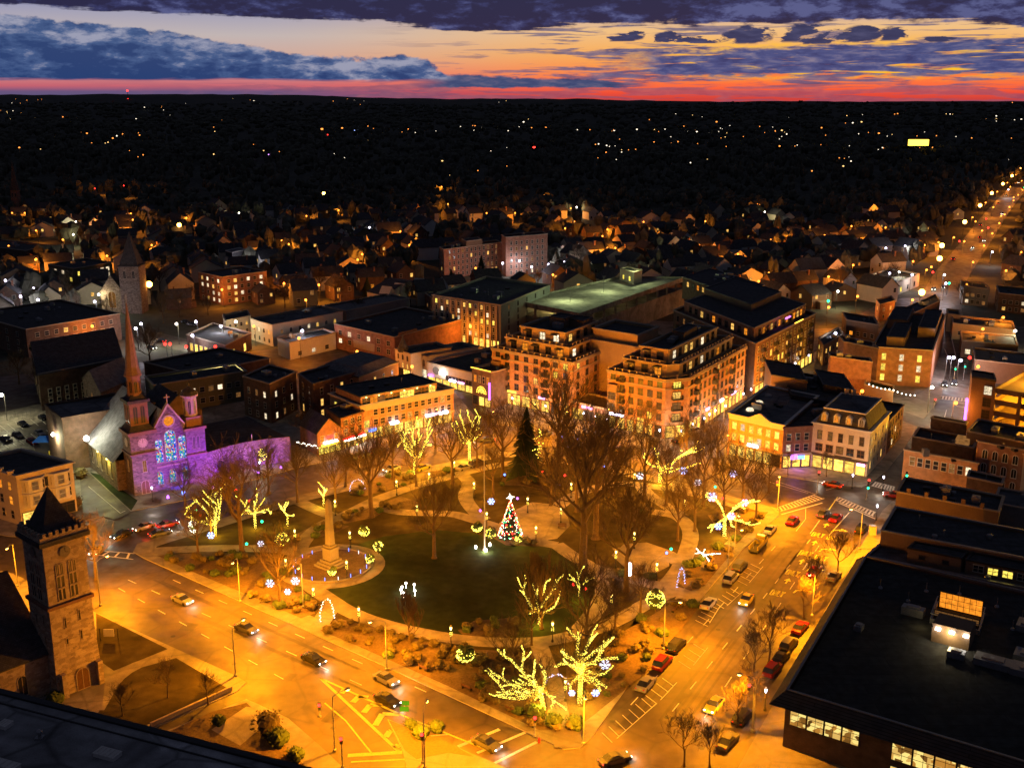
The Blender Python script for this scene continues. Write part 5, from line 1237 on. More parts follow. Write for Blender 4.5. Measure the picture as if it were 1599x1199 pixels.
for s in (.2, .6): p = along(along(g[0], g[1], s), along(g[3], g[2], s), .4); lamp_light(r, Vector((p[0], p[1], 17)) - ORG[r.name], 26000, (1, .5, .03), .4)
b = MB(); p = T[1]; b.box((p[0] - .5, p[1] + .5, 3.5), (.4, .6, 6)); b.build('neon_column', M['neon_v'], r)

# ---- left-hand side: pale bay-window building
hP = 11.2
c0 = Vector(G(25, 744, hP)[:2]); c1 = Vector(G(113, 723, hP)[:2]); d1 = Vector(G(33, 702, hP)[:2]) - c1
P = [tuple(c0), tuple(c1), tuple(c1 + d1), tuple(c0 + d1)]
r = building('bay_window_building', 'pale three-storey building with two tiers of bow windows behind the bell tower', P, hP, 'cream', 'roof', .4, 'cream', .4)
u = uvec(P[0], P[1]); n = Vector((u.y, -u.x)); ang = math.atan2(u.y, u.x)
for t in (.27, .73):
    for z in (7.4, 4.2):
        c = Vector(along(P[0], P[1], t)); b = MB(); q = [tuple(c - u * 2.4), tuple(c - u * 1.4 + n * 1.1), tuple(c + u * 1.4 + n * 1.1), tuple(c + u * 2.4)]
        b.prism(ccw(q), z - .3, z + 2.6, 0, True, True); q2 = [tuple(c - u * 2.7), tuple(c - u * 1.6 + n * 1.45), tuple(c + u * 1.6 + n * 1.45), tuple(c + u * 2.7)]; b.prism(ccw(q2), z + 2.6, z + 2.85, 0, True, True); b.build('bow_window', M['white'], r)
        put_win(r, c + n * 1.12, ang, z + .3, 'sash', 1.3, 1.8, 'lit_dim', 'frame'); 
        for s in (-1, 1): put_win(r, c + u * s * 1.9 + n * .56, ang + s * -.83, z + .3, 'sash', .6, 1.8, 'glass', 'frame')
facade(r, P[0], P[1], 2, 1, 4.5, 3.2, 1.0, 1.8, 'sash', 0, frame='frame_d', m=(.4, .4)); facade(r, P[3], P[0], 3, 5, 1.3, 3.2, 1.0, 1.8, 'sash', .25, ('lit_o',), 'frame')
shopfronts(r, P[0], P[1], 3, 2.4, 'shop', lit=.5)
for t in (.1, .3, .5, .7, .9): chimney(r, along(P[3], P[0], t), hP, .8, .9, 'cream')
# ---- the stone bell tower
b0 = Vector(G(90, 1094)[:2]); b1 = Vector(G(155, 1080)[:2]); u = Vector((math.cos(math.radians(48.5)), math.sin(math.radians(48.5)))); wT = 6.7; b0 = Vector((-68.8, 148.0)); b1 = b0 + u * wT; n = Vector((-u.y, u.x)) * wT
P = [tuple(b0), tuple(b1), tuple(b1 + n), tuple(b0 + n)]; ctr = (b0 + b1 + n) / 2 + b0 * 0
ctr = (b0 + b1) / 2 + n / 2
r = thing('bell_tower', 'square stone bell tower with battlements, clock and slate pyramid roof', 'bell tower', (ctr.x, ctr.y, 0)); ang = math.atan2(u.y, u.x)
zb, zt = 14.6, 25.0
b = MB(); Pb = inset(P, -.35); 
for i in range(4): j = (i + 1) % 4; b.poly([(*Pb[i], 0), (*Pb[j], 0), (*P[j], 9), (*P[i], 9)])
b.prism(P, 9, zb, top=False); b.build('lower_wall', M['stone'], r)
b = MB(); b.prism(inset(P, .12), zb, zt, top=False); b.build('belfry_wall', M['stone'], r)
b = MB(); ring(b, P, .3, .3, zb - .2, zb + .3); b.build('band_course', M['stone_br'], r)
b = MB(); ring(b, P, .55, .3, zt - .4, zt + .3); b.build('cornice', M['slate'], r)
b = MB(); ring(b, P, .3, .15, zt + .3, zt + 1.0)
Po = inset(P, -.1)
for i in range(4):
    for k in range(7): p = along(Po[i], Po[(i + 1) % 4], (k + .5) / 7); b.box((p[0], p[1], zt + 1.0), (.5, .5, .65), rz=ang)
b.build('battlement', M['stone'], r)
b = MB(); Pi = inset(P, .4); ap = (ctr.x, ctr.y, zt + 7.4)
for i in range(4): b.poly([(*Pi[i], zt + .4), (*Pi[(i + 1) % 4], zt + .4), ap])
b.build('pyramid_roof', M['slate'], r)
b = MB(); b.tube([ap, (ap[0], ap[1], ap[2] + 1.0)], .06, 5); b.build('finial', M['metal_d'], r)
for (a, c) in ((P[0], P[1]), (P[3], P[0])):
    an = math.atan2(c[1] - a[1], c[0] - a[0]); nn = Vector((math.sin(an), -math.cos(an)))
    for t in (.34, .63):
        for k in range(3):
            for s in (-.3, .3): put_win(r, Vector(along(a, c, t)) + Vector((math.cos(an), math.sin(an))) * s * 1.05 - nn * .1, an, zb + .9 + k * 2.0, 'arch' if k == 2 else 'plain', .42, 1.7, 'glass', 'stone_t', 'louvre_window')
    for (t, z) in ((.33, 11.8), (.67, 12.3), (.33, 8.4), (.67, 8.9), (.5, 6.2)): put_win(r, along(a, c, t), an, z - .9, 'plain', .22, 1.6 if z > 7 else .9, 'glass', 'stone', 'slit_window')
    cc = Vector(along(a, c, .5)); b = MB(); q = cc + nn * .05
    ux = Vector((math.cos(an), math.sin(an)))
    b.poly([(*(q + ux * .85 * math.cos(2 * PI * k / 20)), 22.9 + .85 * math.sin(2 * PI * k / 20)) for k in range(20)], 0); b.build('clock_face', M['granite'], r)
    b = MB(); q = q + nn * .03; b.poly([(*(q - ux * .05), 22.9), (*(q + ux * .05), 22.9), (*(q + ux * .05), 23.6), (*(q - ux * .05), 23.6)]); b.poly([(*q, 22.85), (*(q + ux * .5), 22.7), (*(q + ux * .5), 22.8), (*q, 22.95)]); b.build('clock_hand', M['metal_d'], r)
put_win(r, Vector(along(P[0], P[1], .57)) + Vector((math.sin(ang), -math.cos(ang))) * .36, ang, .2, 'arch', 1.9, 3.4, 'wood', 'stone_t', 'door')
for t in (.1, .95): p = Vector(along(P[0], P[1], t)) + Vector((math.sin(ang), -math.cos(ang))) * .6; b = MB(); b.box((p.x, p.y, 0), (.8, 1.2, 4.0), rz=ang); b.build('buttress', M['stone'], r)
# church nave beside it
hn = 7.0; un = -n.normalized() * 0 + Vector((-u.x, -u.y)); nv = n.normalized()
a = Vector(P[0]) + nv * 2.0; q = [tuple(a - u * 30), tuple(a), tuple(a + nv * 24), tuple(a - u * 30 + nv * 24)]
r = gable_block('stone_church', 'low stone church with steep dark slate roof and arcade, attached to the bell tower side', q, hn, 9.5, 'stone', 'slate', True, cat='church'); facade(r, q[0], q[1], 1, 7, 1.6, 1, 1.3, 3.2, 'arch', 0, frame='stone_t', m=(.02, .08))

# ---- the purple-lit church
f0 = Vector(G(211, 775)[:2]); f1 = Vector(G(322, 757)[:2]); u = Vector((math.cos(math.radians(37)), math.sin(math.radians(37)))); n = Vector((-u.y, u.x)); ang = math.atan2(u.y, u.x)
wL, wT2 = 17.2, 5.4
r = thing('purple_church', 'stone church with tall copper-brown spire and gabled front floodlit violet', 'church', (f0.x, f0.y, 0)); CH = r
def fr(x, y): return f0 + u * x + n * y
def sq(x0, x1, y0, y1): return [tuple(fr(x0, y0)), tuple(fr(x1, y0)), tuple(fr(x1, y1)), tuple(fr(x0, y1))]
T1 = sq(0, 5.6, 0, 5.6); zc = 14.6
b = MB(); b.prism(T1, 0, zc, top=False); b.build('tower_wall', M['stone_v'], r)
b = MB(); ring(b, T1, .35, .3, 9.6, 10.0); b.build('tower_band', M['stone_br'], r); b = MB(); ring(b, T1, .5, .6, zc - .3, zc + .5); b.build('tower_cornice', M['stone_br'], r)
b = MB(); t2 = inset(T1, .75); b.prism(t2, zc + .2, 22.0, top=False); b.build('belfry', M['stone_br'], r)
b = MB(); t1b = inset(T1, -.2)
for i in range(4): j = (i + 1) % 4; b.poly([(*t1b[i], zc + .4), (*t1b[j], zc + .4), (*t2[j], zc + 1.8), (*t2[i], zc + 1.8)])
b.build('tower_skirt', M['slate'], r); b = MB(); ring(b, t2, .5, .3, 21.6, 22.3); t3 = inset(t2, .9); 
for i in range(4): j = (i + 1) % 4; b.poly([(*t2[i], 22.2), (*t2[j], 22.2), (*t3[j], 23.4), (*t3[i], 23.4)])
b.build('belfry_roof', M['slate'], r)
tc_ = fr(2.8, 2.8)
b = MB(); b.lathe((tc_.x, tc_.y, 22.8), [(1.5, 0), (1.5, 4.6), (1.95, 4.7), (1.95, 5.1)], 8, 0, ang + PI / 8); b.build('lantern', M['stone_br'], r)
b = MB(); b.lathe((tc_.x, tc_.y, 27.9), [(1.85, 0), (1.45, 1.6), (1.0, 6.5), (.5, 12), (.12, 16.3)], 8, 0, ang + PI / 8); b.build('spire', paint('spire_slate', (.22, .14, .11), .3, .8, .8), r)
b = MB(); b.tube([(tc_.x, tc_.y, 44), (tc_.x, tc_.y, 46)], .07, 5); b.build('spire_finial', M['metal'], r)
for k in range(8):
    a_ = ang + 2 * PI * k / 8; q = Vector((tc_.x + 1.4 * math.cos(a_), tc_.y + 1.4 * math.sin(a_))); put_win(r, q, a_ + PI / 2, 23.8, 'arch', .62, 2.6, 'glass', 'stone_br', 'louvre_window')
for i in (0, 3, 1):
    a, c = t2[i], t2[(i + 1) % 4]; an = math.atan2(c[1] - a[1], c[0] - a[0])
    for t in (.3, .7): put_win(r, along(a, c, t), an, zc + 2.2, 'arch', .95, 4.0, 'glass', 'stone_br', 'louvre_window')
for i in (0, 3):
    a, c = T1[i], T1[(i + 1) % 4]; an = math.atan2(c[1] - a[1], c[0] - a[0]); ux = Vector((math.cos(an), math.sin(an))); nn = Vector((ux.y, -ux.x)); q = Vector(along(a, c, .5)) + nn * .06
    b = MB(); b.poly([(*(q + ux * 1.1 * math.cos(2 * PI * k / 24)), 12.3 + 1.1 * math.sin(2 * PI * k / 24)) for k in range(24)]); b.build('clock_face', M['cream'], r)
    b = MB(); q2 = q + nn * .04
    for k in range(12): b.poly([(*(q2 + ux * rr_ * math.cos(2 * PI * (k + dd_) / 12)), 12.3 + rr_ * math.sin(2 * PI * (k + dd_) / 12)) for rr_, dd_ in ((.8, -.12), (.98, -.12), (.98, .12), (.8, .12))])
    b.poly([(*(q2 - ux * .05), 12.3), (*(q2 + ux * .05), 12.3), (*(q2 + ux * .05), 13.0), (*(q2 - ux * .05), 13.0)]); b.build('clock_hand', M['metal_d'], r)
    put_win(r, Vector(along(a, c, .5)), an, 5.4, 'arch', .8, 2.7, 'lit_dim', 'stone_t')
put_win(r, fr(2.6, 0), ang, .2, 'arch', 1.7, 3.1, 'wood', 'stone_t', 'door')
# gabled centre
g0, g1 = 5.6, wL - 4.2; gm = (g0 + g1) / 2; he, ha = 15.0, 20.4
b = MB(); yF = .6
b.poly([(*fr(g0, yF), 0), (*fr(g1, yF), 0), (*fr(g1, yF), he), (*fr(gm, yF), ha), (*fr(g0, yF), he)]); b.poly([(*fr(g1, yF + .6), 0), (*fr(g0, yF + .6), 0), (*fr(g0, yF + .6), he), (*fr(gm, yF + .6), ha), (*fr(g1, yF + .6), he)])
b.build('gable_wall', M['stone_v'], r)
b = MB()
for (xa, za, xb, zb_) in ((g0, he, gm, ha), (gm, ha, g1, he)):
    A_, B2 = fr(xa, yF - .35), fr(xb, yF - .35); A3, B3 = fr(xa, yF + .7), fr(xb, yF + .7)
    b.poly([(*A_, za - .5), (*B2, zb_ - .5), (*B2, zb_ + .15), (*A_, za + .15)]); b.poly([(*A_, za + .15), (*B2, zb_ + .15), (*B3, zb_ + .15), (*A3, za + .15)])
b.build('gable_coping', M['stone_t'], r)
b = MB(); q = fr(gm, yF); b.tube([(q.x, q.y, ha), (q.x, q.y, ha + 2.2)], .13, 5); b.tube([(*fr(gm - .7, yF), ha + 1.5), (*fr(gm + .7, yF), ha + 1.5)], .13, 5); b.build('cross', M['stone_t'], r)
# stained glass
m, n_, o_ = _mat('stained_glass'); e = n_.nodes.new('ShaderNodeEmission'); n_.links.new(e.outputs[0], o_.inputs[0]); m.cycles.emission_sampling = 'NONE'
t_ = n_.nodes.new('ShaderNodeTexCoord'); v_ = n_.nodes.new('ShaderNodeTexVoronoi'); v_.inputs['Scale'].default_value = 3.2; n_.links.new(t_.outputs['Object'], v_.inputs['Vector'])
cr_ = n_.nodes.new('ShaderNodeValToRGB'); cr_.color_ramp.interpolation = 'CONSTANT'
for i_, (p_, c_) in enumerate(((0, (30, 60, 200)), (.2, (20, 170, 190)), (.36, (230, 230, 240)), (.5, (60, 200, 120)), (.62, (200, 60, 90)), (.74, (50, 110, 230)), (.88, (235, 200, 120)))):
    el_ = cr_.color_ramp.elements[i_] if i_ < 2 else cr_.color_ramp.elements.new(p_); el_.position = p_; el_.color = lin(*c_)
sc_ = n_.nodes.new('ShaderNodeSeparateColor'); n_.links.new(v_.outputs['Color'], sc_.inputs[0]); n_.links.new(sc_.outputs[0], cr_.inputs[0]); n_.links.new(cr_.outputs[0], e.inputs[0]); e.inputs[1].default_value = 1.0
M['stained'] = m
gw = g1 - g0
put_win(r, fr(gm, yF), ang, 6.6, 'arch', 2.5, 7.4, 'stained', 'stone_t', 'stained_glass_window')
for s in (-1, 1): put_win(r, fr(gm + s * 2.75, yF), ang, 6.7, 'arch', 1.65, 5.6, 'stained', 'stone_t', 'stained_glass_window')
for s in (-1, 0, 1): put_win(r, fr(gm + s * 3.0, yF), ang, 1.4, 'arch', 1.4, 3.2, 'stained', 'stone_t', 'stained_glass_window')
b = MB(); q = fr(gm, yF - .08); b.poly([(*(q + u * 1.15 * math.cos(2 * PI * k / 20)), 16.2 + 1.15 * math.sin(2 * PI * k / 20)) for k in range(20)]); b.build('rose_window', M['lit_o'], r)
b = MB()
for k in range(20):
    a_, c_ = 2 * PI * k / 20, 2 * PI * (k + 1) / 20
    b.poly([(*(q + u * ra * math.cos(t_)), 16.2 + ra * math.sin(t_)) for ra, t_ in ((1.15, a_), (1.5, a_), (1.5, c_), (1.15, c_))])
b.build('rose_surround', M['stone_t'], r)
band(r, tuple(fr(g0, yF)), tuple(fr(g1, yF)), 5.4, 5.8, .2, 'stone_t')
# right tower
T2 = sq(wL - 4.3, wL + .3, 0, 4.6); zr = 13.6
b = MB(); b.prism(T2, 0, zr, top=False); b.build('small_tower_wall', M['stone_v'], r)
b = MB(); ring(b, T2, .35, .5, zr - .5, zr + .2); ring(b, T2, .25, .3, 7.0, 7.35); t2 = inset(T2, .5); b.prism(t2, zr, zr + 2.6, 0, True); b.build('small_tower_cornice', M['stone_br'], r)
q = fr(wL - 2, 2.3); b = MB(); b.lathe((q.x, q.y, zr + 2.5), [(1.6, 0), (1.6, 4.6), (2.1, 4.8), (2.1, 5.2)], 12); b.build('small_lantern', M['stone_t'], r)
b = MB(); b.lathe((q.x, q.y, zr + 7.7), [(2.1, 0), (1.6, .8), (.8, 1.4), (.25, 1.8), (.3, 2.3), (.05, 2.9)], 12); b.build('dome', M['slate'], r)
for k in range(6): a_ = ang - PI / 2 + (k - 1.5) * .8; p = (q.x + 1.56 * math.cos(a_), q.y + 1.56 * math.sin(a_)); put_win(r, p, a_ + PI / 2, zr + 3.2, 'arch', .55, 3.2, 'glass', 'stone_t', 'louvre_window')
for s in (-.5, .5): put_win(r, fr(wL - 2 + s, 0), ang, 8.6, 'arch', .5, 3.0, 'glass', 'stone_t')
# nave and rear block
Nv = sq(-2.0, wL - 1.0, 5.6, 30); hv = 7.4
b = MB(); b.prism(Nv, 0, hv, top=False); m0, m1 = fr(wL / 2, 5), fr(wL / 2, 30)
b.poly([(*fr(-2, 30), hv), (*m1, hv + 10.6), (*fr(wL - 1, 30), hv)]); b.build('nave_wall', M['stone_v'], r)
b = MB(); zr_ = hv + 11.2
for x0, x1, x2 in ((-2.7, wL / 2, wL - .3),):
    b.poly([(*fr(x0, 5.5), hv - .4), (*fr(x1, 5.5), zr_), (*fr(x1, 30.4), zr_), (*fr(x0, 30.4), hv - .4)][::-1]); b.poly([(*fr(x1, 5.5), zr_), (*fr(x2, 5.5), hv - .4), (*fr(x2, 30.4), hv - .4), (*fr(x1, 30.4), zr_)][::-1])
b.poly([(*fr(5.8, 1.2), hv + 6), (*fr(x1, 1.2), zr_), (*fr(x1, 5.5), zr_), (*fr(5.8, 5.5), hv + 6)][::-1]); b.poly([(*fr(x1, 1.2), zr_), (*fr(wL - 4.4, 1.2), hv + 6), (*fr(wL - 4.4, 5.5), hv + 6), (*fr(x1, 5.5), zr_)][::-1])
b.build('nave_roof', brick('nave_slate', (.2, .2, .21), (.26, .25, .26), (.12, .12, .12), .5, .3, .02), r)
RB = sq(-7.5, wL - 2, 27, 42); b = MB(); b.prism(RB, 0, 13.5, 0, top=False); b.poly([(*p, 13.2) for p in RB], 1); ring(b, RB, .15, .2, 13.4, 13.8, 0); b.build('rear_block', [M['brick_d'], M['roof_l']], r)
facade(r, tuple(fr(-2.0, 27)), tuple(fr(-2.0, 6)), 1, 5, 2.2, 1, 1.1, 4.0, 'arch', 0, frame='stone_t')
for y in (11, 18): q = fr(-2.3, y); b = MB(); b.box((q.x, q.y, 6.4), (.5, .4, .3), rz=ang); b.build('wall_lamp', M['bulb_c'], r); q = fr(-3.0, y); lamp_light(r, Vector((q.x, q.y, 6.0)) - ORG[r.name], 900, (1, .85, .12), .1)
q = fr(-3.0, 27); 
b = MB(); q = fr(-3.2, 23.5); b.blob((q.x, q.y, 8.6), .7, 0, 10, 6); b.build('floodlight', M['bulb_w'], r)
q = fr(-3.6, 20.5); lamp_light(r, Vector((q.x, q.y, 11.5)) - ORG[r.name], 3000, (1, .97, .72), .25)
q = fr(-8, 20); lamp_light(r, Vector((q.x, q.y, 7.5)) - ORG[r.name], 1600, (.9, 1, .5), .25)
# violet floodlights on the pavement
for x, y, pw in ((gm, -5.5, 50000), (wL - 1, -6, 30000), (5.5, -6, 8000)):
    q = fr(x, y); b = MB(); b.box((q.x, q.y, KERB), (.5, .3, .25), rz=ang); b.blob((q.x, q.y, .6), .24 if x != gm else .4, 0, 8, 5); b.build('floodlight', M['neon_b'] if x == gm else M['neon_v'], r); aim(lamp_light(r, Vector((q.x, q.y, .9)) - ORG[r.name], pw, (.19, .003, 1), .15, 'SPOT', 120), Vector((*(n * .8), .75)))
q = fr(gm, -2.6); aim(lamp_light(r, Vector((q.x, q.y, .8)) - ORG[r.name], 5000, (.03, .02, 1), .15, 'SPOT', 130), Vector((*n, .5)))
# curved violet wall and auditorium to the right
pts = [fr(wL + .3 + 22 * t, 1.0 + 2.4 * math.sin(PI * t)) for t in [i / 12 for i in range(13)]]
r = thing('curved_wall_auditorium', 'low black-roofed auditorium behind a curved stone wall washed violet, right of the church', 'building', (*pts[6], 0))
b = MB()
for a, c in zip(pts, pts[1:]):
    b.poly([(*a, 0), (*c, 0), (*c, 6.6), (*a, 6.6)]); b.poly([(*(c + n * .5), 0), (*(a + n * .5), 0), (*(a + n * .5), 6.6), (*(c + n * .5), 6.6)]); b.poly([(*a, 6.6), (*c, 6.6), (*(c + n * .5), 6.6), (*(a + n * .5), 6.6)])
b.build('curved_wall', M['stone_v'], r)
b = MB(); pl_ = [tuple(p + n * .5) for p in pts] + [tuple(fr(wL + 22, 26)), tuple(fr(wL + .5, 26))]; b.prism(pl_, 0, 6.1, 0, top=False, bottom=False); b.poly([(*p, 6.1) for p in pl_], 1); b.build('roof', [M['brick_d'], M['roof']], r)
put_win(r, pts[2], ang, .2, 'arch', 3.6, 3.6, 'glass', 'stone_t', 'gateway')
for x in (wL + 5, wL + 12, wL + 18): q = fr(x, -2.2); aim(lamp_light(r, Vector((q.x, q.y, .8)) - ORG[r.name], 4500, (.19, .003, 1), .15, 'SPOT', 140), Vector((*n, .6))); b = MB(); b.box((q.x, q.y, KERB), (.4, .3, .25)); b.blob((q.x, q.y, .5), .2, 0, 6, 4); b.build('floodlight', M['neon_v'], r)
Pc = sq(wL - 3, wL + 9, 24, 38); gable_block('dark_chapel', 'dark gabled chapel roof behind the small domed church tower', Pc, 10.5, 5.0, 'brick_d', 'slate', False)
# ---- foreground roof at the lower left
hX = 32.0
P = ccw([tuple(G(x, y, hX)[:2]) for x, y in ((-60, 1062), (485, 1202), (560, 1420), (-200, 1420))])
a, c = Vector(G(-60, 1062, hX)[:2]), Vector(G(492, 1203, hX)[:2]); u = (c - a).normalized(); n = Vector((u.y, -u.x))
P = [tuple(a), tuple(a + n * 40), tuple(c + u * 2 + n * 40), tuple(c + u * 2)]; P = ccw(P)
r = thing('near_rooftop', 'dark flat rooftop with skylights and a mushroom vent filling the lower left corner', 'building', (*P[0], 0))
b = MB(); b.prism(P, 0, hX, top=False); b.build('wall', M['brick_d'], r); b = MB(); b.poly([(*p, hX - .12) for p in P]); b.build('roof', worn('near_roof', (.3, .3, .31), .8, .3, .12, .5), r); b = MB(); ring(b, P, .2, .5, hX - .3, hX + .1); b.build('roof_edge', M['metal_d'], r)
b = MB(); ring(b, inset(P, 1.6), 0, .15, hX - .1, hX - .02); b.build('seam', M['metal_d'], r)
ang = math.atan2(u.y, u.x)
for (x, y, d, rib) in ((168, 1178, (2.2, 1.1), 5), (8, 1132, (1.0, 1.0), 3), (10, 1196, (2.4, .9), 4)):
    q = G(x, y, hX); b = MB(); b.box((q.x, q.y, hX - .12), (d[0], d[1], .35), rz=ang); b.box((q.x, q.y, hX + .23), (d[0] + .1, d[1] + .1, .06), rz=ang)
    for k in range(rib): b.box((q.x + u.x * d[0] * ((k + .5) / rib - .5), q.y + u.y * d[0] * ((k + .5) / rib - .5), hX + .29), (.06, d[1], .06), rz=ang)
    b.build('skylight', M['white'], r)
q = G(62, 1150, hX); b = MB(); b.box((q.x, q.y, hX - .12), (.7, .7, .15)); b.lathe((q.x, q.y, hX), [(.16, 0), (.16, .35), (.27, .4), (.27, .6), (.2, .68), (.05, .72)], 12); b.build('roof_vent', M['metal'], r)

# ================================================================== trees
def grow_tree(seed, H, trunk_r, limbs, levels=4, spread=.75, kids=(5, 5, 4), trunk_h=.3, thin=.028, up=.35, kink=.22, lit_to=-1):
    """trunk mesh, branch mesh and the centre lines of the big limbs"""
    rn = random.Random(seed); T, Br, lines = MB(), MB(), []
    th = H * trunk_h; lean = Vector((rn.uniform(-.05, .05), rn.uniform(-.05, .05), 1))
    top = lean * H * .55
    p = [Vector((0, 0, 0)), lean * th * .5, lean * th, lean * (th + (H * .55 - th) * .5) + Vector((rn.uniform(-.3, .3), rn.uniform(-.3, .3), 0)), top]
    T.lathe((0, 0, -.1), [(trunk_r * 1.7, 0), (trunk_r * 1.15, .5)], 8)
    T.tube(p, [trunk_r, trunk_r * .9, trunk_r * .8, trunk_r * .55, trunk_r * .35], 8)
    lines.append((0, p[:4], trunk_r * .8))
    def br(p0, d, L, r, lv):
        n = 3 if lv < levels else 2; pts = [p0]; q = p0; dd = d.normalized()
        for i in range(n):
            dd = (dd + Vector((rn.uniform(-kink, kink), rn.uniform(-kink, kink), rn.uniform(-kink, kink) + up * .3))).normalized()
            q = q + dd * L / n; pts.append(q)
        rs = [r * (1 - .6 * i / n) for i in range(n + 1)]
        Br.tube(pts, rs, 5 if lv == 1 else 3, cap=False)
        if lv <= 2: lines.append((lv, pts, r))
        if lv < levels:
            k = kids[min(lv - 1, len(kids) - 1)]
            for j in range(k):
                t = .3 + .7 * (j + rn.random() * .8) / k; t = min(t, .99); i = min(int(t * n), n - 1); s = pts[i].lerp(pts[i + 1], t * n - i)
                a = rn.uniform(0, 2 * PI); e = dd.cross(Vector((math.cos(a), math.sin(a), .3))); e.normalize()
                nd = dd * rn.uniform(.55, .9) + e * spread * rn.uniform(.6, 1.0) + Vector((0, 0, up * .5))
                br(s, nd, L * rn.uniform(.45, .68), max(r * .42, thin), lv + 1)
    for j in range(limbs):
        t = j / limbs; a = j * 2.4 + rn.uniform(-.4, .4); z = th + (H * .55 - th) * t
        i = 2 if z < p[3].z else 3; s = p[i].lerp(p[i + 1], min(1, max(0, (z - p[i].z) / max(.1, p[i + 1].z - p[i].z))))
        el = rn.uniform(.35, .75) + t * .7
        d = Vector((math.cos(a) * math.cos(el), math.sin(a) * math.cos(el), math.sin(el)))
        br(s, d, H * rn.uniform(.34, .46) * (1 - t * .25), trunk_r * rn.uniform(.35, .5), 1)
    for j in range(3):
        a = j * 2.1 + rn.random(); br(top, Vector((math.cos(a) * .45, math.sin(a) * .45, 1)), H * .36, trunk_r * .3, 1)
    return T, Br, lines
def bulbs(lines, rn, step=.3, r=.1, rad=1.0, maxlv=2, colors=1):
    b = MB()
    O = [(1, 0, 0), (0, 1, 0), (0, 0, 1), (-1, 0, 0), (0, -1, 0), (0, 0, -1)]; F = [(0, 1, 2), (1, 3, 2), (3, 4, 2), (4, 0, 2), (1, 0, 5), (3, 1, 5), (4, 3, 5), (0, 4, 5)]
    ph = 0
    for lv, pts, rr in lines:
        if lv > maxlv: continue
        for a, c in zip(pts, pts[1:]):
            L = (c - a).length; k = max(1, int(L / step)); d = (c - a).normalized(); e = d.cross(Vector((.3, .9, .2))).normalized(); f = d.cross(e)
            for i in range(k):
                for m_ in range(2 if rr > .16 else 1):
                    ph += 2.4; q = a.lerp(c, (i + rn.random()) / k) + (e * math.cos(ph) + f * math.sin(ph)) * (rr * rad + .03)
                    s = r * rn.uniform(.7, 1.25); v0 = len(b.v)
                    b.v += [(q.x + x * s, q.y + y * s, q.z + z * s) for x, y, z in O]; b.f += [(v0 + x, v0 + y, v0 + z) for x, y, z in F]; b.m += [rn.randrange(colors)] * 8
    return b
def make_tree(seed, H, tr, limbs, label, name='bare_tree', group=None, lights=None, **k):
    r = thing(name, label, 'tree', (0, 0, 0), group); T, Br, lines = grow_tree(seed, H, tr, limbs, **k)
    T.build('trunk', M['bark'], r); Br.build('branches', M['bark'], r)
    return r, lines
GP = 'bare trees standing on the green'
big = [make_tree(11 + i, h_, t_, l_, '', group=GP, kids=kk)[0] for i, (h_, t_, l_, kk) in enumerate(((20, .5, 7, (6, 5, 5)), (18, .42, 7, (6, 6, 4)), (22, .55, 8, (6, 5, 5))))]
small = [make_tree(31 + i, 7.5, .14, 6, '', group='street trees along the right-hand kerb', kids=(5, 4, 4), thin=.022, spread=.9)[0] for i in range(2)]
col_t = make_tree(41, 11, .25, 7, '', group=GP, kids=(6, 6, 5), spread=.5, up=.9, trunk_h=.12)[0]
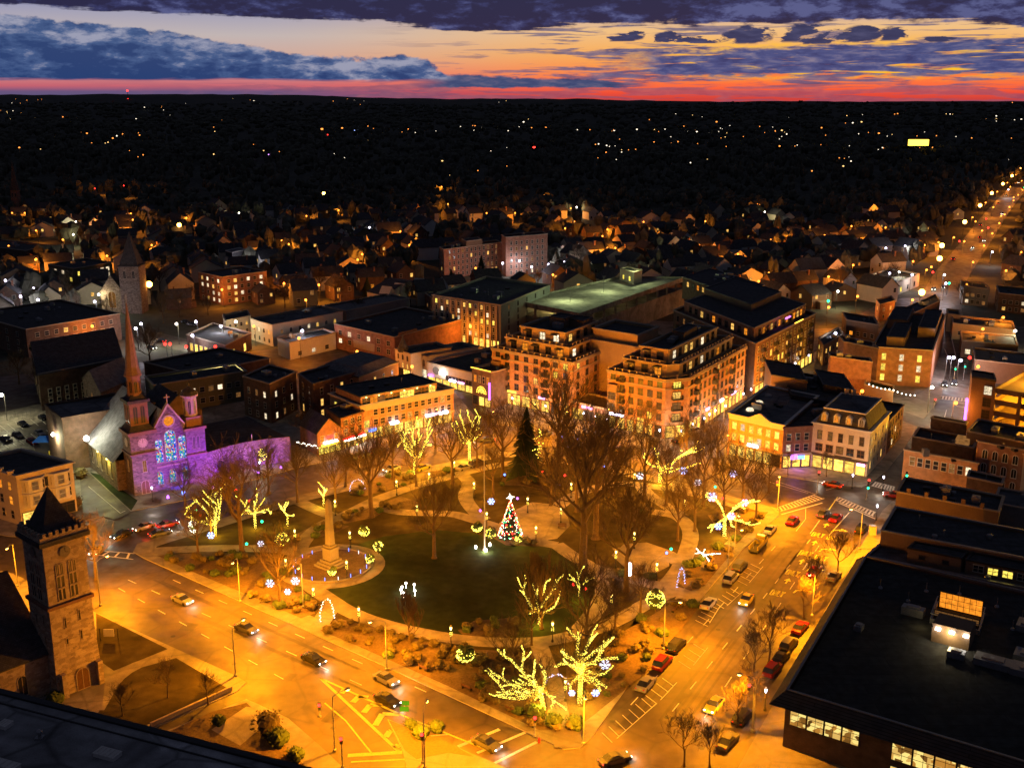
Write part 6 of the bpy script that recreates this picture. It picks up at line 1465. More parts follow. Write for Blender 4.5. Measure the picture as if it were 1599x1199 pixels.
# (variant, foot, height in metres, label)
TREES = [
    (0, (378, 864), 21, 'tallest bare tree near the left tip of the green, between the two lit trees'), (1, (437, 950), 14, 'bare tree hung with three snowflakes near the left road'),
    (2, (580, 808), 21, 'bare tree with long straight trunk left of the middle of the green'), (1, (614, 750), 13, 'bare tree just right of the straight-trunked one, by the upper road'),
    (0, (678, 872), 16, 'bare tree standing alone on the oval lawn'), (2, (707, 756), 16, 'bare tree between the two brightest lit trees'),
    (2, (909, 903), 33, 'tallest tree of all, standing by the forked path right of the decorated fir'), (0, (930, 842), 26, 'stout bare tree right behind the tallest one'),
    (1, (978, 923), 20, 'bare tree with a white lit patch on its trunk'), (2, (873, 742), 26, 'towering bare tree at the far edge of the green in front of the apartments'),
    (0, (1006, 780), 17, 'bare tree beside the white snowflake lamp at the top of the green'), (1, (1098, 790), 17, 'bare tree whose trunk foot is wrapped in lights'),
    (0, (1058, 845), 12, 'wide low bare tree glowing orange beside the small plaza'), (2, (1160, 790), 14, 'bare tree at the far right corner of the green'),
    (0, (785, 745), 18, 'bare tree left of the big dark conifer'), (1, (465, 785), 13, 'broad bare tree behind the obelisk'), (1, (915, 1045), 18, 'dark bare tree rising behind the right-hand lit tree at the bottom corner'),
    (0, (960, 775), 12, 'bare tree behind the long-limbed lit tree'), (1, (330, 838), 10, 'bare tree within the leftmost lit tree'), (2, (1130, 800), 13, 'bare tree behind the umbrella-shaped lit tree'),
    (0, (830, 1008), 9, 'low bare tree at the bottom of the oval lawn'), (1, (150, 905), 12, 'bare tree beside the bell tower at the crossing'), (0, (1010, 700), 12, 'bare tree on the far pavement by the chamfered corner'),
    (1, (680, 700), 10, 'small bare tree by the far kerb of the upper road'), (0, (290, 800), 11, 'bare tree on the tip of the green nearest the violet church'), (2, (540, 760), 12, 'bare tree near the blue arch of lights'),
    (1, (1200, 770), 10, 'last bare tree before the crosswalk ladder'), (1, (820, 730), 15, 'bare tree in the thick of the upper row'), (2, (940, 735), 14, 'bare tree in the upper row beside the long-limbed lit tree'), (0, (745, 730), 12, 'bare tree behind the flagpole'),
    (1, (1040, 790), 14, 'bare tree between the small plaza and the long-limbed lit tree'), (2, (860, 790), 13, 'bare tree behind the plaza of the decorated fir'), (0, (1180, 815), 11, 'bare tree by the right-hand pavement above the tow truck'), (1, (900, 800), 17, 'bare tree in the middle right part of the green'), (2, (525, 790), 13, 'bare tree beyond the obelisk on the grass'), (0, (360, 800), 12, 'bare tree between violet church and lit trees'), (1, (420, 770), 12, 'bare tree at the kerb facing the curved violet wall'), (2, (1085, 830), 13, 'bare tree left of the umbrella-shaped lit tree'), (0, (770, 775), 12, 'bare tree behind the star of the decorated fir'), (1, (650, 760), 11, 'bare tree between the lanterns of the upper lawn'), (0, (1000, 960), 9, 'small bare tree near the round netted tree'), (1, (960, 990), 10, 'small bare tree over the right-hand planting bed'), (2, (800, 1050), 9, 'bare tree over the shrubs left of the fanned lit tree'), (0, (1120, 735), 12, 'bare tree across from the pediment row'), (2, (1070, 745), 15, 'bare tree right of the long lit limbs'), (1, (310, 870), 10, 'bare tree on the mulch near the left road'),
    (0, (235, 575), 14, 'broad dark bare tree above the busy street behind the spire'), (1, (107, 468), 12, 'bare tree beside the dormered house at the far left'), (1, (475, 690), 8, 'small tree behind the curved violet wall'),
]
BH = (20 * .98, 18 * .98, 22 * .98)
used = [False] * 3
for v, ft, h_, lb in TREES:
    p = G(*ft); s = h_ / BH[v]; z = KERB
    if not used[v]: used[v] = True; o = big[v]; o.location = (p.x, p.y, z); o.rotation_euler = (0, 0, R.uniform(0, 6)); o.scale = (s, s, s); o['label'] = lb; continue
    copy_thing(big[v], (p.x, p.y, z), R.uniform(0, 6), s, lb, GP)
p = G(640, 1005); col_t.location = (p.x, p.y, KERB); col_t.scale = (.75,) * 3; col_t['label'] = 'fan-shaped bare sapling beside the violet ground light'
p = G(842, 985); copy_thing(col_t, (p.x + .4, p.y + .6, KERB), 1, 1.15, 'upright bare crown rising behind the fork of lit limbs')
ST = [((1308, 898), 8.5, 'nearest the turn arrows, by the dark parked car'), ((1270, 935), 8, 'second from the top of the kerb row'), ((1255, 965), 7, 'beside the lane with the cut-off ONLY'), ((1200, 1038), 9.5, 'largest of the row, over the parked red car'), ((1176, 1062), 8, 'leaning towards the yellow street lamp'),
      ((1166, 1110), 7, 'just below the white globe lamp'), ((1150, 1135), 6.5, 'between the last two parked cars'), ((1068, 1196), 7.5, 'at the bottom edge of the picture'), ((1108, 1197), 6, 'right of the one at the bottom edge'),
      ((262, 1090), 6, 'on the church lawn beside the bell tower'), ((192, 1118), 5, 'on the church lawn nearest the dark roof'), ((325, 1100), 5, 'beside the low wall of the church lawn'), ((1290, 745), 6, 'in front of the cream mansard building'), ((1230, 742), 5.5, 'in front of the violet-lit restaurant'),
      ((560, 705), 5, 'before the brick pub'), ((1085, 712), 6, 'at the mouth of the lamp-lined side street')]
for i, (ft, h_, lb) in enumerate(ST):
    p = G(*ft); s = h_ / 7.4; lb = 'small bare street tree ' + lb
    if i < 2: o = small[i]; o.location = (p.x, p.y, KERB); o.scale = (s, s, s); o['label'] = lb
    else: copy_thing(small[i % 2], (p.x, p.y, KERB), R.uniform(0, 6), s, lb)

# trees wrapped in lights
def px_per_m(ft): p = G(*ft); d = p.y * CP + EYE * SP; return FPX / d
def lit_tree(ft, limbs, label, tr=.35, power=900, twigs=True, mat='fairy', r=.11, step=.24, fork=None):
    base = G(*ft); s = px_per_m(ft); rn = random.Random(int(ft[0] * 7 + ft[1])); t = thing('lit_tree', label, 'tree', (base.x, base.y, KERB), 'trees wrapped in yellow string lights')
    cv = CP * .93
    def P_(q, y=0.0): return Vector(((q[0] - ft[0]) / s, y, (ft[1] - q[1]) / (s * cv)))
    T, Br, lines = MB(), MB(), []; o = Vector((base.x, base.y, KERB))
    fk = P_(fork) if fork else None
    tr *= .62; T.lathe(tuple(o - Vector((0, 0, .1))), [(tr * 1.5, 0), (tr, .5)], 8); tp = [Vector((0, 0, 0)), fk * .5, fk]
    T.tube([o + q for q in tp], [tr, tr * .9, tr * .8], 8); lines.append((0, tp, tr * .85))
    for lb in limbs:
        yy = rn.uniform(-1, 1); L = len(lb); pts = [fk] + [P_(q, yy * 2.2 * (i + 1) / L) for i, q in enumerate(lb)]
        # subdivide and roughen
        out_ = [pts[0]]
        for a, c in zip(pts, pts[1:]):
            for i in (1, 2): q = a.lerp(c, i / 2); out_.append(q + Vector((rn.uniform(-.12, .12), rn.uniform(-.2, .2), rn.uniform(-.1, .1))))
        n = len(out_) - 1; rs = [tr * .5 * (1 - .65 * i / n) for i in range(n + 1)]
        Br.tube([o + q for q in out_], rs, 5); lines.append((1, out_, tr * .34))
        for i in range(2, n + 1):
            if rn.random() < .75:
                d = (out_[i] - out_[i - 1]).normalized() + Vector((rn.uniform(-.9, .9), rn.uniform(-.9, .9), rn.uniform(-.2, .8))); e = out_[i] + d * rn.uniform(.5, 1.5); m_ = out_[i].lerp(e, .5) + Vector((rn.uniform(-.12, .12), 0, rn.uniform(-.1, .1))); lines.append((2, [out_[i], m_, e], .02)); Br.tube([o + out_[i], o + m_, o + e], [.05, .04, .02], 3, cap=False)
        if twigs:
            for i in range(1, n + 1):
                for _ in range(6):
                    q = out_[i]; d = (out_[i] - out_[i - 1]).normalized() + Vector((rn.uniform(-.8, .8), rn.uniform(-.8, .8), rn.uniform(0, .9))); e = q + d * rn.uniform(.8, 2.0); Br.tube([o + q, o + q.lerp(e, .5) + Vector((rn.uniform(-.15, .15),) * 3), o + e], [.04, .03, .02], 3, cap=False)
                    for _ in range(2): e2 = e + Vector((rn.uniform(-.6, .6), rn.uniform(-.6, .6), rn.uniform(.2, 1.0))); Br.tube([o + q.lerp(e, .7), o + e2], [.022, .015], 3, cap=False)
    T.build('trunk', M['bark'], t); br_ = Br.build('branches', M['bark'], t)
    b = bulbs(lines, rn, step * (.46 if r < .11 else .58), r * (.78 if r < .11 else .85)); bb = MB(); bb.v = [(x + o.x, y + o.y, z + o.z) for x, y, z in b.v]; bb.f = b.f; bb.m = b.m; bb.build('string_lights', M[mat], t)
    if power:
        for f_ in (.45, 1.1): lamp_light(t, fk * f_ + Vector((0, -1.0, .3)), power, (1, .58, .03), .5)
    return t
lit_tree((850, 1112), [[(838, 1078), (800, 1040), (776, 1025)], [(836, 1082), (800, 1072), (770, 1050)], [(838, 1086), (790, 1082), (766, 1052)], [(838, 1080), (815, 1050), (818, 1025)], [(842, 1076), (832, 1050), (834, 1035)], [(846, 1078), (850, 1055), (850, 1042)], [(838, 1092), (800, 1082), (783, 1094)], [(840, 1085), (812, 1092), (776, 1088)], [(852, 1084), (864, 1098), (861, 1112)], [(845, 1072), (822, 1060), (800, 1060)]], 'fanned tree of thick lit limbs at the bottom corner, left of the path', .5, 2600, fork=(843, 1078), r=.105)
lit_tree((905, 1102), [[(898, 1030), (882, 1018), (876, 1005)], [(908, 1030), (930, 1012), (950, 990)], [(900, 1045), (885, 1032), (866, 1034)], [(912, 1040), (935, 1025), (962, 1022)], [(914, 1050), (935, 1062), (948, 1062)], [(914, 1056), (938, 1078), (930, 1084)], [(900, 1020), (903, 1005), (890, 1000)], [(912, 1035), (925, 1030), (940, 1008)], [(898, 1060), (890, 1070), (893, 1085)], [(914, 1062), (925, 1058), (948, 1075)], [(905, 1035), (915, 1012), (922, 995)]], 'tallest yellow-lit tree at the bottom corner, right of the path, with small snowflakes', .55, 2600, fork=(906, 1052), r=.105)
lit_tree((842, 977), [[(826, 945), (818, 925), (819, 912)], [(838, 935), (838, 925)], [(846, 930), (852, 908), (855, 905)], [(850, 940), (862, 925), (873, 908)], [(850, 955), (866, 945), (872, 928)], [(832, 955), (826, 935)]], 'fork of bright lit limbs at the right side of the oval lawn', .28, 900, fork=(842, 955))
lit_tree((337, 837), [[(325, 822), (308, 818), (296, 814)], [(325, 816), (300, 822), (293, 828)], [(335, 810), (325, 795), (330, 780)], [(345, 812), (350, 785), (352, 765)], [(340, 805), (345, 790), (330, 775)], [(325, 800), (310, 785), (295, 798)], [(336, 800), (332, 790), (345, 772)]], 'lit tree nearest the left tip of the green with a low limb to the left', .35, 700, fork=(337, 822))
lit_tree((399, 826), [[(392, 800), (383, 785), (377, 774)], [(400, 795), (406, 780), (404, 772)], [(404, 795), (416, 782)], [(405, 800), (420, 795), (427, 800)], [(390, 805), (386, 795), (384, 800)]], 'second lit tree from the left, behind the tall dark trunk', .32, 600, fork=(399, 803))
lit_tree((449, 822), [[(447, 800), (448, 788)], [(452, 803), (464, 802)], [(446, 800), (443, 795)]], 'small cross-shaped lit tree left of the obelisk', .25, 350, False, fork=(450, 806))
lit_tree((505, 790), [[(504, 770), (501, 762)], [(508, 770), (513, 762)], [(508, 768), (505, 760)]], 'small lit tree with raised arms behind the obelisk', .25, 350, False, fork=(506, 776))
lit_tree((648, 742), [[(638, 705), (630, 690), (623, 698)], [(645, 700), (634, 682), (640, 672)], [(650, 702), (656, 688), (652, 668)], [(656, 715), (665, 695), (676, 695)], [(655, 712), (668, 690), (668, 676)], [(648, 698), (645, 685), (648, 672)], [(640, 700), (628, 680)]], 'bright lit tree beside the yellow parked car at the far kerb', .4, 1500, fork=(648, 716), r=.14)
lit_tree((733, 721), [[(722, 695), (712, 680), (705, 668)], [(730, 685), (722, 665), (718, 655)], [(735, 682), (738, 665), (732, 652)], [(742, 690), (752, 682)], [(740, 678), (750, 665), (748, 656)], [(725, 690), (715, 672)]], 'lit tree at the far left corner of the green near the bend of the road', .4, 1500, fork=(733, 695), r=.14)
lit_tree((1030, 755), [[(1025, 732), (1012, 728), (1002, 715)], [(1040, 735), (1060, 718), (1085, 702)], [(1040, 738), (1070, 730), (1090, 722)], [(1028, 730), (1024, 712), (1021, 705)], [(1065, 715), (1075, 712), (1090, 710)]], 'lit tree with thick trunk and two long limbs reaching right', .5, 1500, False, fork=(1031, 735), r=.14)
lit_tree((1131, 839), [[(1127, 800), (1118, 786), (1108, 784)], [(1140, 800), (1150, 788), (1170, 782)], [(1142, 812), (1160, 818), (1172, 822)], [(1122, 815), (1112, 822), (1108, 827)], [(1140, 815), (1144, 828)], [(1145, 798), (1155, 792), (1160, 798)]], 'umbrella-shaped lit tree beside the right-hand road lamp', .48, 1500, False, fork=(1130, 812), r=.14)
lit_tree((1098, 786), [[(1098, 770)]], 'column of light round one trunk left of the umbrella-shaped lit tree', .4, 500, False, fork=(1098, 772), r=.14)
lit_tree((904, 937), [[(904, 915), (904, 905)], [(908, 915), (914, 912)], [(900, 912), (895, 909)]], 'little lit tree with two red bows beside the forked path', .16, 250, False, fork=(904, 920))
lit_tree((1098, 876), [[(1098, 862), (1100, 858)], [(1104, 865), (1113, 864)], [(1094, 866), (1091, 870)], [(1102, 868), (1104, 873)]], 'tiny star-shaped white lit tree near the right-hand pavement', .1, 150, False, 'fairy_w', fork=(1098, 866))
# clipped trees and shrubs netted with lights
def net_tree(ft, w, h_, label, mat='fairy', trunk=.9, seed=1, power=120):
    base = G(*ft); rn = random.Random(seed); t = thing('netted_tree', label, 'tree', (base.x, base.y, KERB), 'little trees netted with lights'); b = MB()
    b.tube([(base.x, base.y, KERB), (base.x, base.y, KERB + trunk + .3)], .08, 6); b.build('trunk', M['bark'], t)
    c = MB(); 
    for _ in range(9): c.blob((base.x + rn.uniform(-.3, .3) * w, base.y + rn.uniform(-.3, .3) * w, KERB + trunk + h_ * rn.uniform(.25, .75)), w * .28, 0, 6, 4, .25, rn)
    c.build('crown', M['bush_g'], t)
    lines = []
    for k in range(7): 
        pts = []; z0 = rn.uniform(.0, .9)
        for i in range(9): a = 2 * PI * i / 8 + k; zz = max(.02, min(.98, z0 + .12 * math.sin(a * 2 + k))); rr = w / 2 * math.sin(PI * (.15 + .75 * zz)) ; pts.append(Vector((base.x + rr * math.cos(a), base.y + rr * math.sin(a), KERB + trunk + h_ * zz)))
        lines.append((1, pts, .05))
    bulbs(lines, rn, .26, .085).build('string_lights', M[mat], t)
    if power: lamp_light(t, (0, -.8, trunk + h_ * .4), power, (1, .75, .2), .4)
for i, (ft, w, h_, lb, mt) in enumerate((
    ((1023, 958), 3.4, 3.6, 'round tree netted with lights near the lamp at the right-hand pavement', 'fairy'), ((727, 1040), 3.0, 2.3, 'low round tree netted with lights over the dark shrubs by the left road', 'fairy'),
    ((569, 843), 2.2, 2.0, 'netted little tree farthest up the lawn edge beside the obelisk circle', 'fairy'), ((591, 866), 2.0, 1.8, 'second netted little tree down the lawn edge, right of the obelisk', 'fairy'), ((578, 887), 1.6, 2.0, 'slim netted little tree right of the obelisk bed', 'fairy'),
    ((519, 905), 1.6, 2.0, 'netted little tree at the lower edge of the obelisk circle', 'fairy'), ((745, 836), 2.3, 1.8, 'netted little tree left of the flagpole', 'fairy'), ((766, 847), 2.2, 2.0, 'netted little tree right of the flagpole', 'fairy'),
    ((810, 853), 1.5, 1.4, 'small netted shrub in front of the decorated fir', 'fairy'), ((441, 857), 2.8, 2.4, 'tree with scattered yellow bulbs left of the obelisk circle', 'fairy'), ((302, 838), 1.8, 2.6, 'slim tree of mixed bulbs at the left tip of the green', 'fairy_w'), ((410, 726), 2.2, 3.6, 'small fir of yellow bulbs beside the flagpole of the violet church', 'fairy'))):
    net_tree(ft, w, h_, lb, mt, .9, i, 160 if mt == 'fairy' else 60)

# the decorated fir
base = G(797, 839); t = thing('christmas_tree', 'decorated fir with red and white lights and a glowing star beside the plaza', 'christmas tree', (base.x, base.y, KERB))
b = MB(); rn = random.Random(5); HT = 8.0; b.tube([(base.x, base.y, KERB), (base.x, base.y, KERB + HT)], [.2, .03], 6)
for k in range(46):
    z = .5 + (HT - .6) * k / 46; rr = 2.5 * (1 - k / 48)
    for j in range(14):
        a = 2 * PI * (j + rn.random()) / 14; d = rr * rn.uniform(.8, 1.1); q = (base.x + d * math.cos(a), base.y + d * math.sin(a), KERB + z - .25); m_ = (base.x, base.y, KERB + z + .25); w = .22
        b.poly([m_, (q[0] - w * math.sin(a), q[1] + w * math.cos(a), q[2]), (q[0] + w * math.sin(a), q[1] - w * math.cos(a), q[2])])
b.build('foliage', M['needle'], t)
for nm, mt, n_, r_ in (('white_bulbs', 'fairy_w', 150, .085), ('red_bulbs', 'neon_r', 130, .13), ('green_bulbs', 'neon_g', 50, .08), ('gold_bulbs', 'fairy', 80, .09)):
    b = MB()
    for _ in range(n_): z = rn.random() ** 1.5 * .96; a = rn.uniform(0, 2 * PI); rr = 2.55 * (1 - z) + .05; b.blob((base.x + rr * math.cos(a), base.y + rr * math.sin(a), KERB + .4 + z * HT * .97), r_, 0, 5, 3)
    b.build(nm, M[mt], t)
b = MB()
for k in range(8):
    a = PI * k / 4 + .2; L = .9 if k % 2 == 0 else .5; c = Vector((base.x, base.y, KERB + HT + .7)); b.tube([c, c + Vector((math.cos(a) * L, 0, math.sin(a) * L))], [.16, .02], 4)
b.build('star', M['fairy_w'], t); lamp_light(t, (0, -3, 3), 260, (1, .5, .3), .4)
# dark conifer at the far side of the green
def conifer(ft, H_, w, label, name='conifer', base=None, z=0.0, group=None, lights=False):
    base = base or G(*ft); t = thing(name, label, 'tree', (base.x, base.y, z), group); rn = random.Random(int(base.x * 3)); b = MB(); b.tube([(base.x, base.y, z), (base.x, base.y, z + H_)], [.3, .04], 6); b.build('trunk', M['bark'], t)
    b = MB(); n_ = int(H_ * 3.2)
    for k in range(n_):
        zz = .12 * H_ + .88 * H_ * k / n_; rr = w * (1 - k / n_) ** .8
        for j in range(9):
            a = 2 * PI * (j + rn.random()) / 9; d = rr * rn.uniform(.6, 1.15); q = Vector((base.x + d * math.cos(a), base.y + d * math.sin(a), z + zz - d * .28)); m_ = Vector((base.x, base.y, z + zz)); ww = .25 + d * .14; s = Vector((-math.sin(a), math.cos(a), 0)) * ww
            h1_ = m_.lerp(q, .55); b.poly([m_, h1_ + s, q + s * .3 - Vector((0, 0, .2)), q - s * .3 - Vector((0, 0, .2)), h1_ - s])
    b.build('crown', M['needle'], t)
    if lights:
        ll = [(1, [Vector((base.x + 1.5 + rn.uniform(-1, 2), base.y - 2, z + 6 + k * .9)), Vector((base.x + 3 + rn.uniform(-1, 2), base.y - 2.4, z + 7 + k * .9 + rn.uniform(-1, 1)))], .1) for k in range(8)]; bulbs(ll, rn, .35, .1).build('string_lights', M['fairy'], t)
    return t
conifer((822, 748), 18, 5.0, 'big dark conifer strung with a few yellow lights at the far edge of the green', z=KERB, lights=True)
conifer((705, 452), 10, 3, 'left dark conifer in front of the brick institution'); conifer((752, 446), 15, 5, 'right larger dark conifer in front of the brick institution'); conifer((145, 415), 16, 4, 'dark conifer by the lit school at the far left'); conifer((574, 462), 9, 4, 'dark conifer before the gabled condominium')

# ================================================================== shrubs in the beds
GS = 'shrubs in the planting beds of the green'
SH = []
for i in range(4):
    rn = random.Random(60 + i); t = thing('shrub', 'low rounded shrub growing in the planting beds of the green', 'shrub', (0, 0, 0), GS); b = MB()
    for _ in range(5 + i): b.blob((rn.uniform(-.5, .5), rn.uniform(-.5, .5), .35 + rn.uniform(0, .3)), (rn.uniform(.4, .7), rn.uniform(.4, .7), rn.uniform(.35, .6)), 0, 8, 5, .22, rn)
    for _ in range(160):
        a, e_ = rn.uniform(0, 2 * PI), rn.uniform(0, 1.4); r_ = rn.uniform(.75, 1.05); c = Vector((r_ * math.cos(a) * math.cos(e_), r_ * math.sin(a) * math.cos(e_), .3 + .85 * r_ * math.sin(e_))); d = Vector((rn.uniform(-1, 1), rn.uniform(-1, 1), rn.uniform(-1, 1))) * .14; f = Vector((rn.uniform(-1, 1), rn.uniform(-1, 1), rn.uniform(-1, 1))) * .14
        b.poly([c, c + d, c + f])
    b.build('foliage', M['bush' if i < 3 else 'bush_g'], t); SH.append(t)
def inpoly(p, poly):
    c = False; n = len(poly)
    for i in range(n):
        a, b_ = poly[i], poly[(i + 1) % n]
        if (a[1] > p[1]) != (b_[1] > p[1]) and p[0] < (b_[0] - a[0]) * (p[1] - a[1]) / (b_[1] - a[1]) + a[0]: c = not c
    return c
cnt = 0
for bi, bd in enumerate(BEDS):
    xs = [p[0] for p in bd]; ys = [p[1] for p in bd]; area = abs(sum(bd[i][0] * bd[(i + 1) % len(bd)][1] - bd[(i + 1) % len(bd)][0] * bd[i][1] for i in range(len(bd)))) / 2
    want = int(min(area / (7 if bi in (1, 3) else 10), 62)); tries = 0; got = []
    while len(got) < want and tries < 2000:
        tries += 1; q = (R.uniform(min(xs), max(xs)), R.uniform(min(ys), max(ys)))
        if not inpoly(q, bd) or any(math.dist(q, g_) < 1.25 for g_ in got): continue
        got.append(q); s = R.uniform(.7, 1.45); v = R.randrange(4); rz_ = R.uniform(0, 6)
        if cnt < 4: o = SH[cnt]; o.location = (*q, KERB); o.rotation_euler = (0, 0, rz_); o.scale = (s, s, s * .9)
        else: copy_thing(SH[v], (*q, KERB), rz_, (s, s, s * .9))
        cnt += 1
for (x, y, s, lb) in ((418, 1140, 2.6, 'large dark clipped bush on the plaza at the bottom left'), (432, 1160, 1.9, 'smaller clipped bush behind the large one at the bottom left'), (84, 1098, 1.6, 'dark bush at the foot of the bell tower'), (340, 1130, 1.2, 'low bush left of the plaza'), (460, 1185, 1.5, 'low bush at the edge of the black roof'), (655, 1150, 1.5, 'glowing yellow bush on the traffic island'), (680, 1140, 1.3, 'orange bush on the traffic island'), (640, 1135, 1.1, 'grey bush at the tip of the traffic island'), (834, 1120, 1.7, 'green bush under the fanned lit tree'), (862, 1132, 1.6, 'green bush left of the bottom path'), (896, 1135, 1.6, 'green bush right of the bottom path'), (125, 745, 2.2, 'dark bushy mass between pale building and parking'), (118, 790, 2.0, 'dark bush beside the bow-windowed building')):
    p = G(x, y); copy_thing(SH[3 if s < 2 else 1], (p.x, p.y, KERB), 1, s, lb, 'bushes')

# ================================================================== lamps
def cobra(power=58000, color=(1, .31, .004), bulb='bulb_o', spot=False):
    t = thing('street_lamp', '', 'street lamp', (0, 0, 0), 'tall street lamps'); b = MB(); H_ = 8.4
    b.lathe((0, 0, 0), [(.28, 0), (.28, .25), (.14, .4)], 8); b.tube([(0, 0, .2), (0, 0, H_)], [.12, .07], 8); b.build('pole', M['metal'], t)
    b = MB(); b.tube([(0, 0, H_ - .05), (.9, 0, H_ + .3), (2.1, 0, H_ + .35)], .045, 6); b.build('arm', M['metal'], t)
    b = MB(); b.prism([(2.0, -.13), (2.75, -.17), (2.75, .17), (2.0, .13)], H_ + .27, H_ + .45, 0, True, True); b.build('lamp_head', M['metal'], t)
    b = MB(); b.blob((2.42, 0, H_ + .2), (.3, .22, .16), 0, 8, 5); b.build('lamp_bulb', M[bulb], t)
    d = lamp_light(t, (2.42, 0, H_ - .05), power, color, .2, 'SPOT' if spot else 'POINT', 158 if spot else None); return t
def placed(proto, first, loc, rz, label, sc=1.0, group=None):
    if first: proto.location = loc; proto.rotation_euler = (0, 0, rz); proto['label'] = label; proto.scale = (sc,) * 3; return proto
    return copy_thing(proto, loc, rz, sc, label, group)
cb = cobra(power=74000, spot=True); cbp = cobra(power=46000)
for i, (hd, ft, lb) in enumerate((((354, 892), (375, 940), 'leaning over the left road beside the snowflake tree'), ((381, 969), (368, 1056), 'at the tip of the church lawn'), ((587, 972), (604, 1046), 'on the middle of the left pavement of the green'), ((545, 1078), (523, 1173), 'over the yellow chevrons'), ((163, 872), (157, 946), 'right of the bell tower'),
      ((1158, 829), (1136, 895), 'beside the umbrella-shaped lit tree'), ((1060, 942), (1036, 1014), 'beside the round netted tree'), ((1325, 797), (1342, 858), 'above the turn arrow at the junction'), ((1249, 911), (1268, 962), 'over the ONLY lettering'), ((1152, 1055), (1176, 1143), 'over the bottom of the right-hand road'),
      ((1217, 745), (1214, 797), 'at the crosswalk corner of the green'), ((667, 1095), (663, 1199), 'on the traffic island'), ((915, 1098), (911, 1162), 'at the rounded bottom corner of the green'))):
    f = G(*ft); dx_ = 1 if hd[0] > ft[0] else -1
    hp = G(hd[0], hd[1], 8.5); az_ = math.atan2(hp.y - f.y, hp.x - f.x)
    placed(cbp if i in (1, 4) else cb, i in (0, 1), (f.x, f.y, KERB), az_, 'tall orange street lamp ' + lb)
cg = cobra(28000, (1, .31, .008), 'bulb_o')
FARL = [((835, 628), 'in front of the apartment shops'), ((950, 636), 'by the court of the apartments'), ((1204, 584), 'halfway up the lamp-lined side street'), ((1132, 617), 'at the foot of the brick apartment side'), ((1134, 676), 'at the corner of the pediment row'), ((683, 636), 'by the end of the terrace office'), ((560, 690), 'by the restaurants'), ((20, 850), 'below the bow-windowed building'), ((770, 640), 'near the marquee'), ((885, 640), 'added to light the west wing of the apartments'), ((1012, 668), 'added to light the chamfered apartment corner'), ((1062, 700), 'added for light where the lamp-lined side street begins'), ((640, 672), 'added to light the terrace office'), ((1150, 800), 'behind the umbrella-shaped lit tree'), ((470, 880), 'left of the obelisk circle')]  # includes lamps added before the apartments and terrace office to brighten their fronts
for i, (hd, lb) in enumerate(FARL): p = G(hd[0], hd[1], 8.5); placed(cg, i == 0, (p.x, p.y, KERB), -PI / 2, 'street lamp across the road ' + lb)
def lantern(power, bulb='bulb_c', color=(1, .34, .012), garland=True, name='park_lantern', lab=None, grp='lantern posts of the green'):
    t = thing(name, lab or 'short black park lantern with a garland beside a path', 'lantern', (0, 0, 0), grp); b = MB(); b.lathe((0, 0, 0), [(.22, 0), (.2, .3), (.09, .5), (.06, 2.9), (.12, 3.0)], 8); b.build('post', M['metal_d'], t)
    b = MB(); b.lathe((0, 0, 3.0), [(.1, 0), (.19, .4), (.15, .55)], 8); b.build('lamp_glass', M[bulb], t); b = MB(); b.lathe((0, 0, 3.62), [(.27, 0), (.1, .16), (.03, .3)], 8); b.build('lamp_cap', M['metal_d'], t)
    if garland: b = MB(); rn = random.Random(3); [b.blob((.2 * math.cos(k * 1.3), .2 * math.sin(k * 1.3), 2.0 + .06 * k), .05, 0, 5, 3) for k in range(12)]; b.build('garland', M['fairy'], t)
    lamp_light(t, (0, 0, 3.95), power, color, .12); return t
ln = lantern(5000)
LN = [(523, 783), (460, 829), (546, 832), (619, 752), (651, 790), (709, 722), (740, 755), (824, 779), (760, 802), (876, 794), (837, 824), (892, 756), (446, 875), (541, 878), (489, 920), (560, 951), (704, 981), (863, 974), (991, 740), (1008, 752), (1070, 782), (991, 833), (962, 862), (1026, 881), (955, 930), (883, 1064), (1105, 770), (670, 740)]
for i, hd in enumerate(LN):
    p = G(hd[0], hd[1], 3.4)
    near = min((('the obelisk', G(515, 880)), ('the flagpole', G(757, 858)), ('the decorated fir', G(797, 838)), ('the small round plaza', G(1005, 870)), ('the fanned lit tree', G(850, 1110)), ('the long-limbed lit tree', G(1030, 755)), ('the far left road', G(650, 745)), ('the left road pavement', G(600, 1000)), ('the forked path', G(925, 900))), key=lambda q: (q[1] - p).length)
    placed(ln, i == 0, (p.x, p.y, KERB), R.uniform(0, 6), 'black park lantern with garland, %s metres or so from %s' % (('five', 'ten', 'fifteen', 'twenty', 'thirty', 'forty', 'fifty')[min(6, int((near[1] - p).length / 7))], near[0]))
gl = lantern(1000, 'bulb_v', (1, .82, .62), False, 'globe_lamp', 'short white post lamp on the pavement', 'white post lamps on the shopping street')
for i, hd in enumerate([(1133, 634), (1117, 641), (1108, 647), (1100, 653), (1082, 662), (1064, 673), (1161, 615), (1173, 608), (1242, 568), (1263, 555), (1282, 547), (852, 634), (911, 645), (930, 650), (948, 655), (1030, 672), (769, 616), (800, 622), (700, 625), (1370, 790), (237, 762), (1196, 1078), (405, 722), (1380, 745), (1332, 742)]):
    p = G(hd[0], hd[1], 3.4); pl = 'side street of lamps' if 1040 < hd[0] < 1300 and hd[1] < 700 else 'apartment front' if hd[1] < 680 else 'its own corner'
    placed(gl, i == 0, (p.x, p.y, KERB), 0, 'short white post lamp ' + ('in the row along the lamp-lined side street' if pl[0] == 's' else 'in the row before the apartment shops' if pl[0] == 'a' else ['at the junction right of the crosswalk', 'in front of the violet church door', 'glaring at the corner of the vast black roof', 'by the curved violet wall', 'by the narrow lane', 'before the cream mansard building'][[(1370, 790), (237, 762), (1196, 1078), (405, 722), (1380, 745), (1332, 742)].index(hd)]))

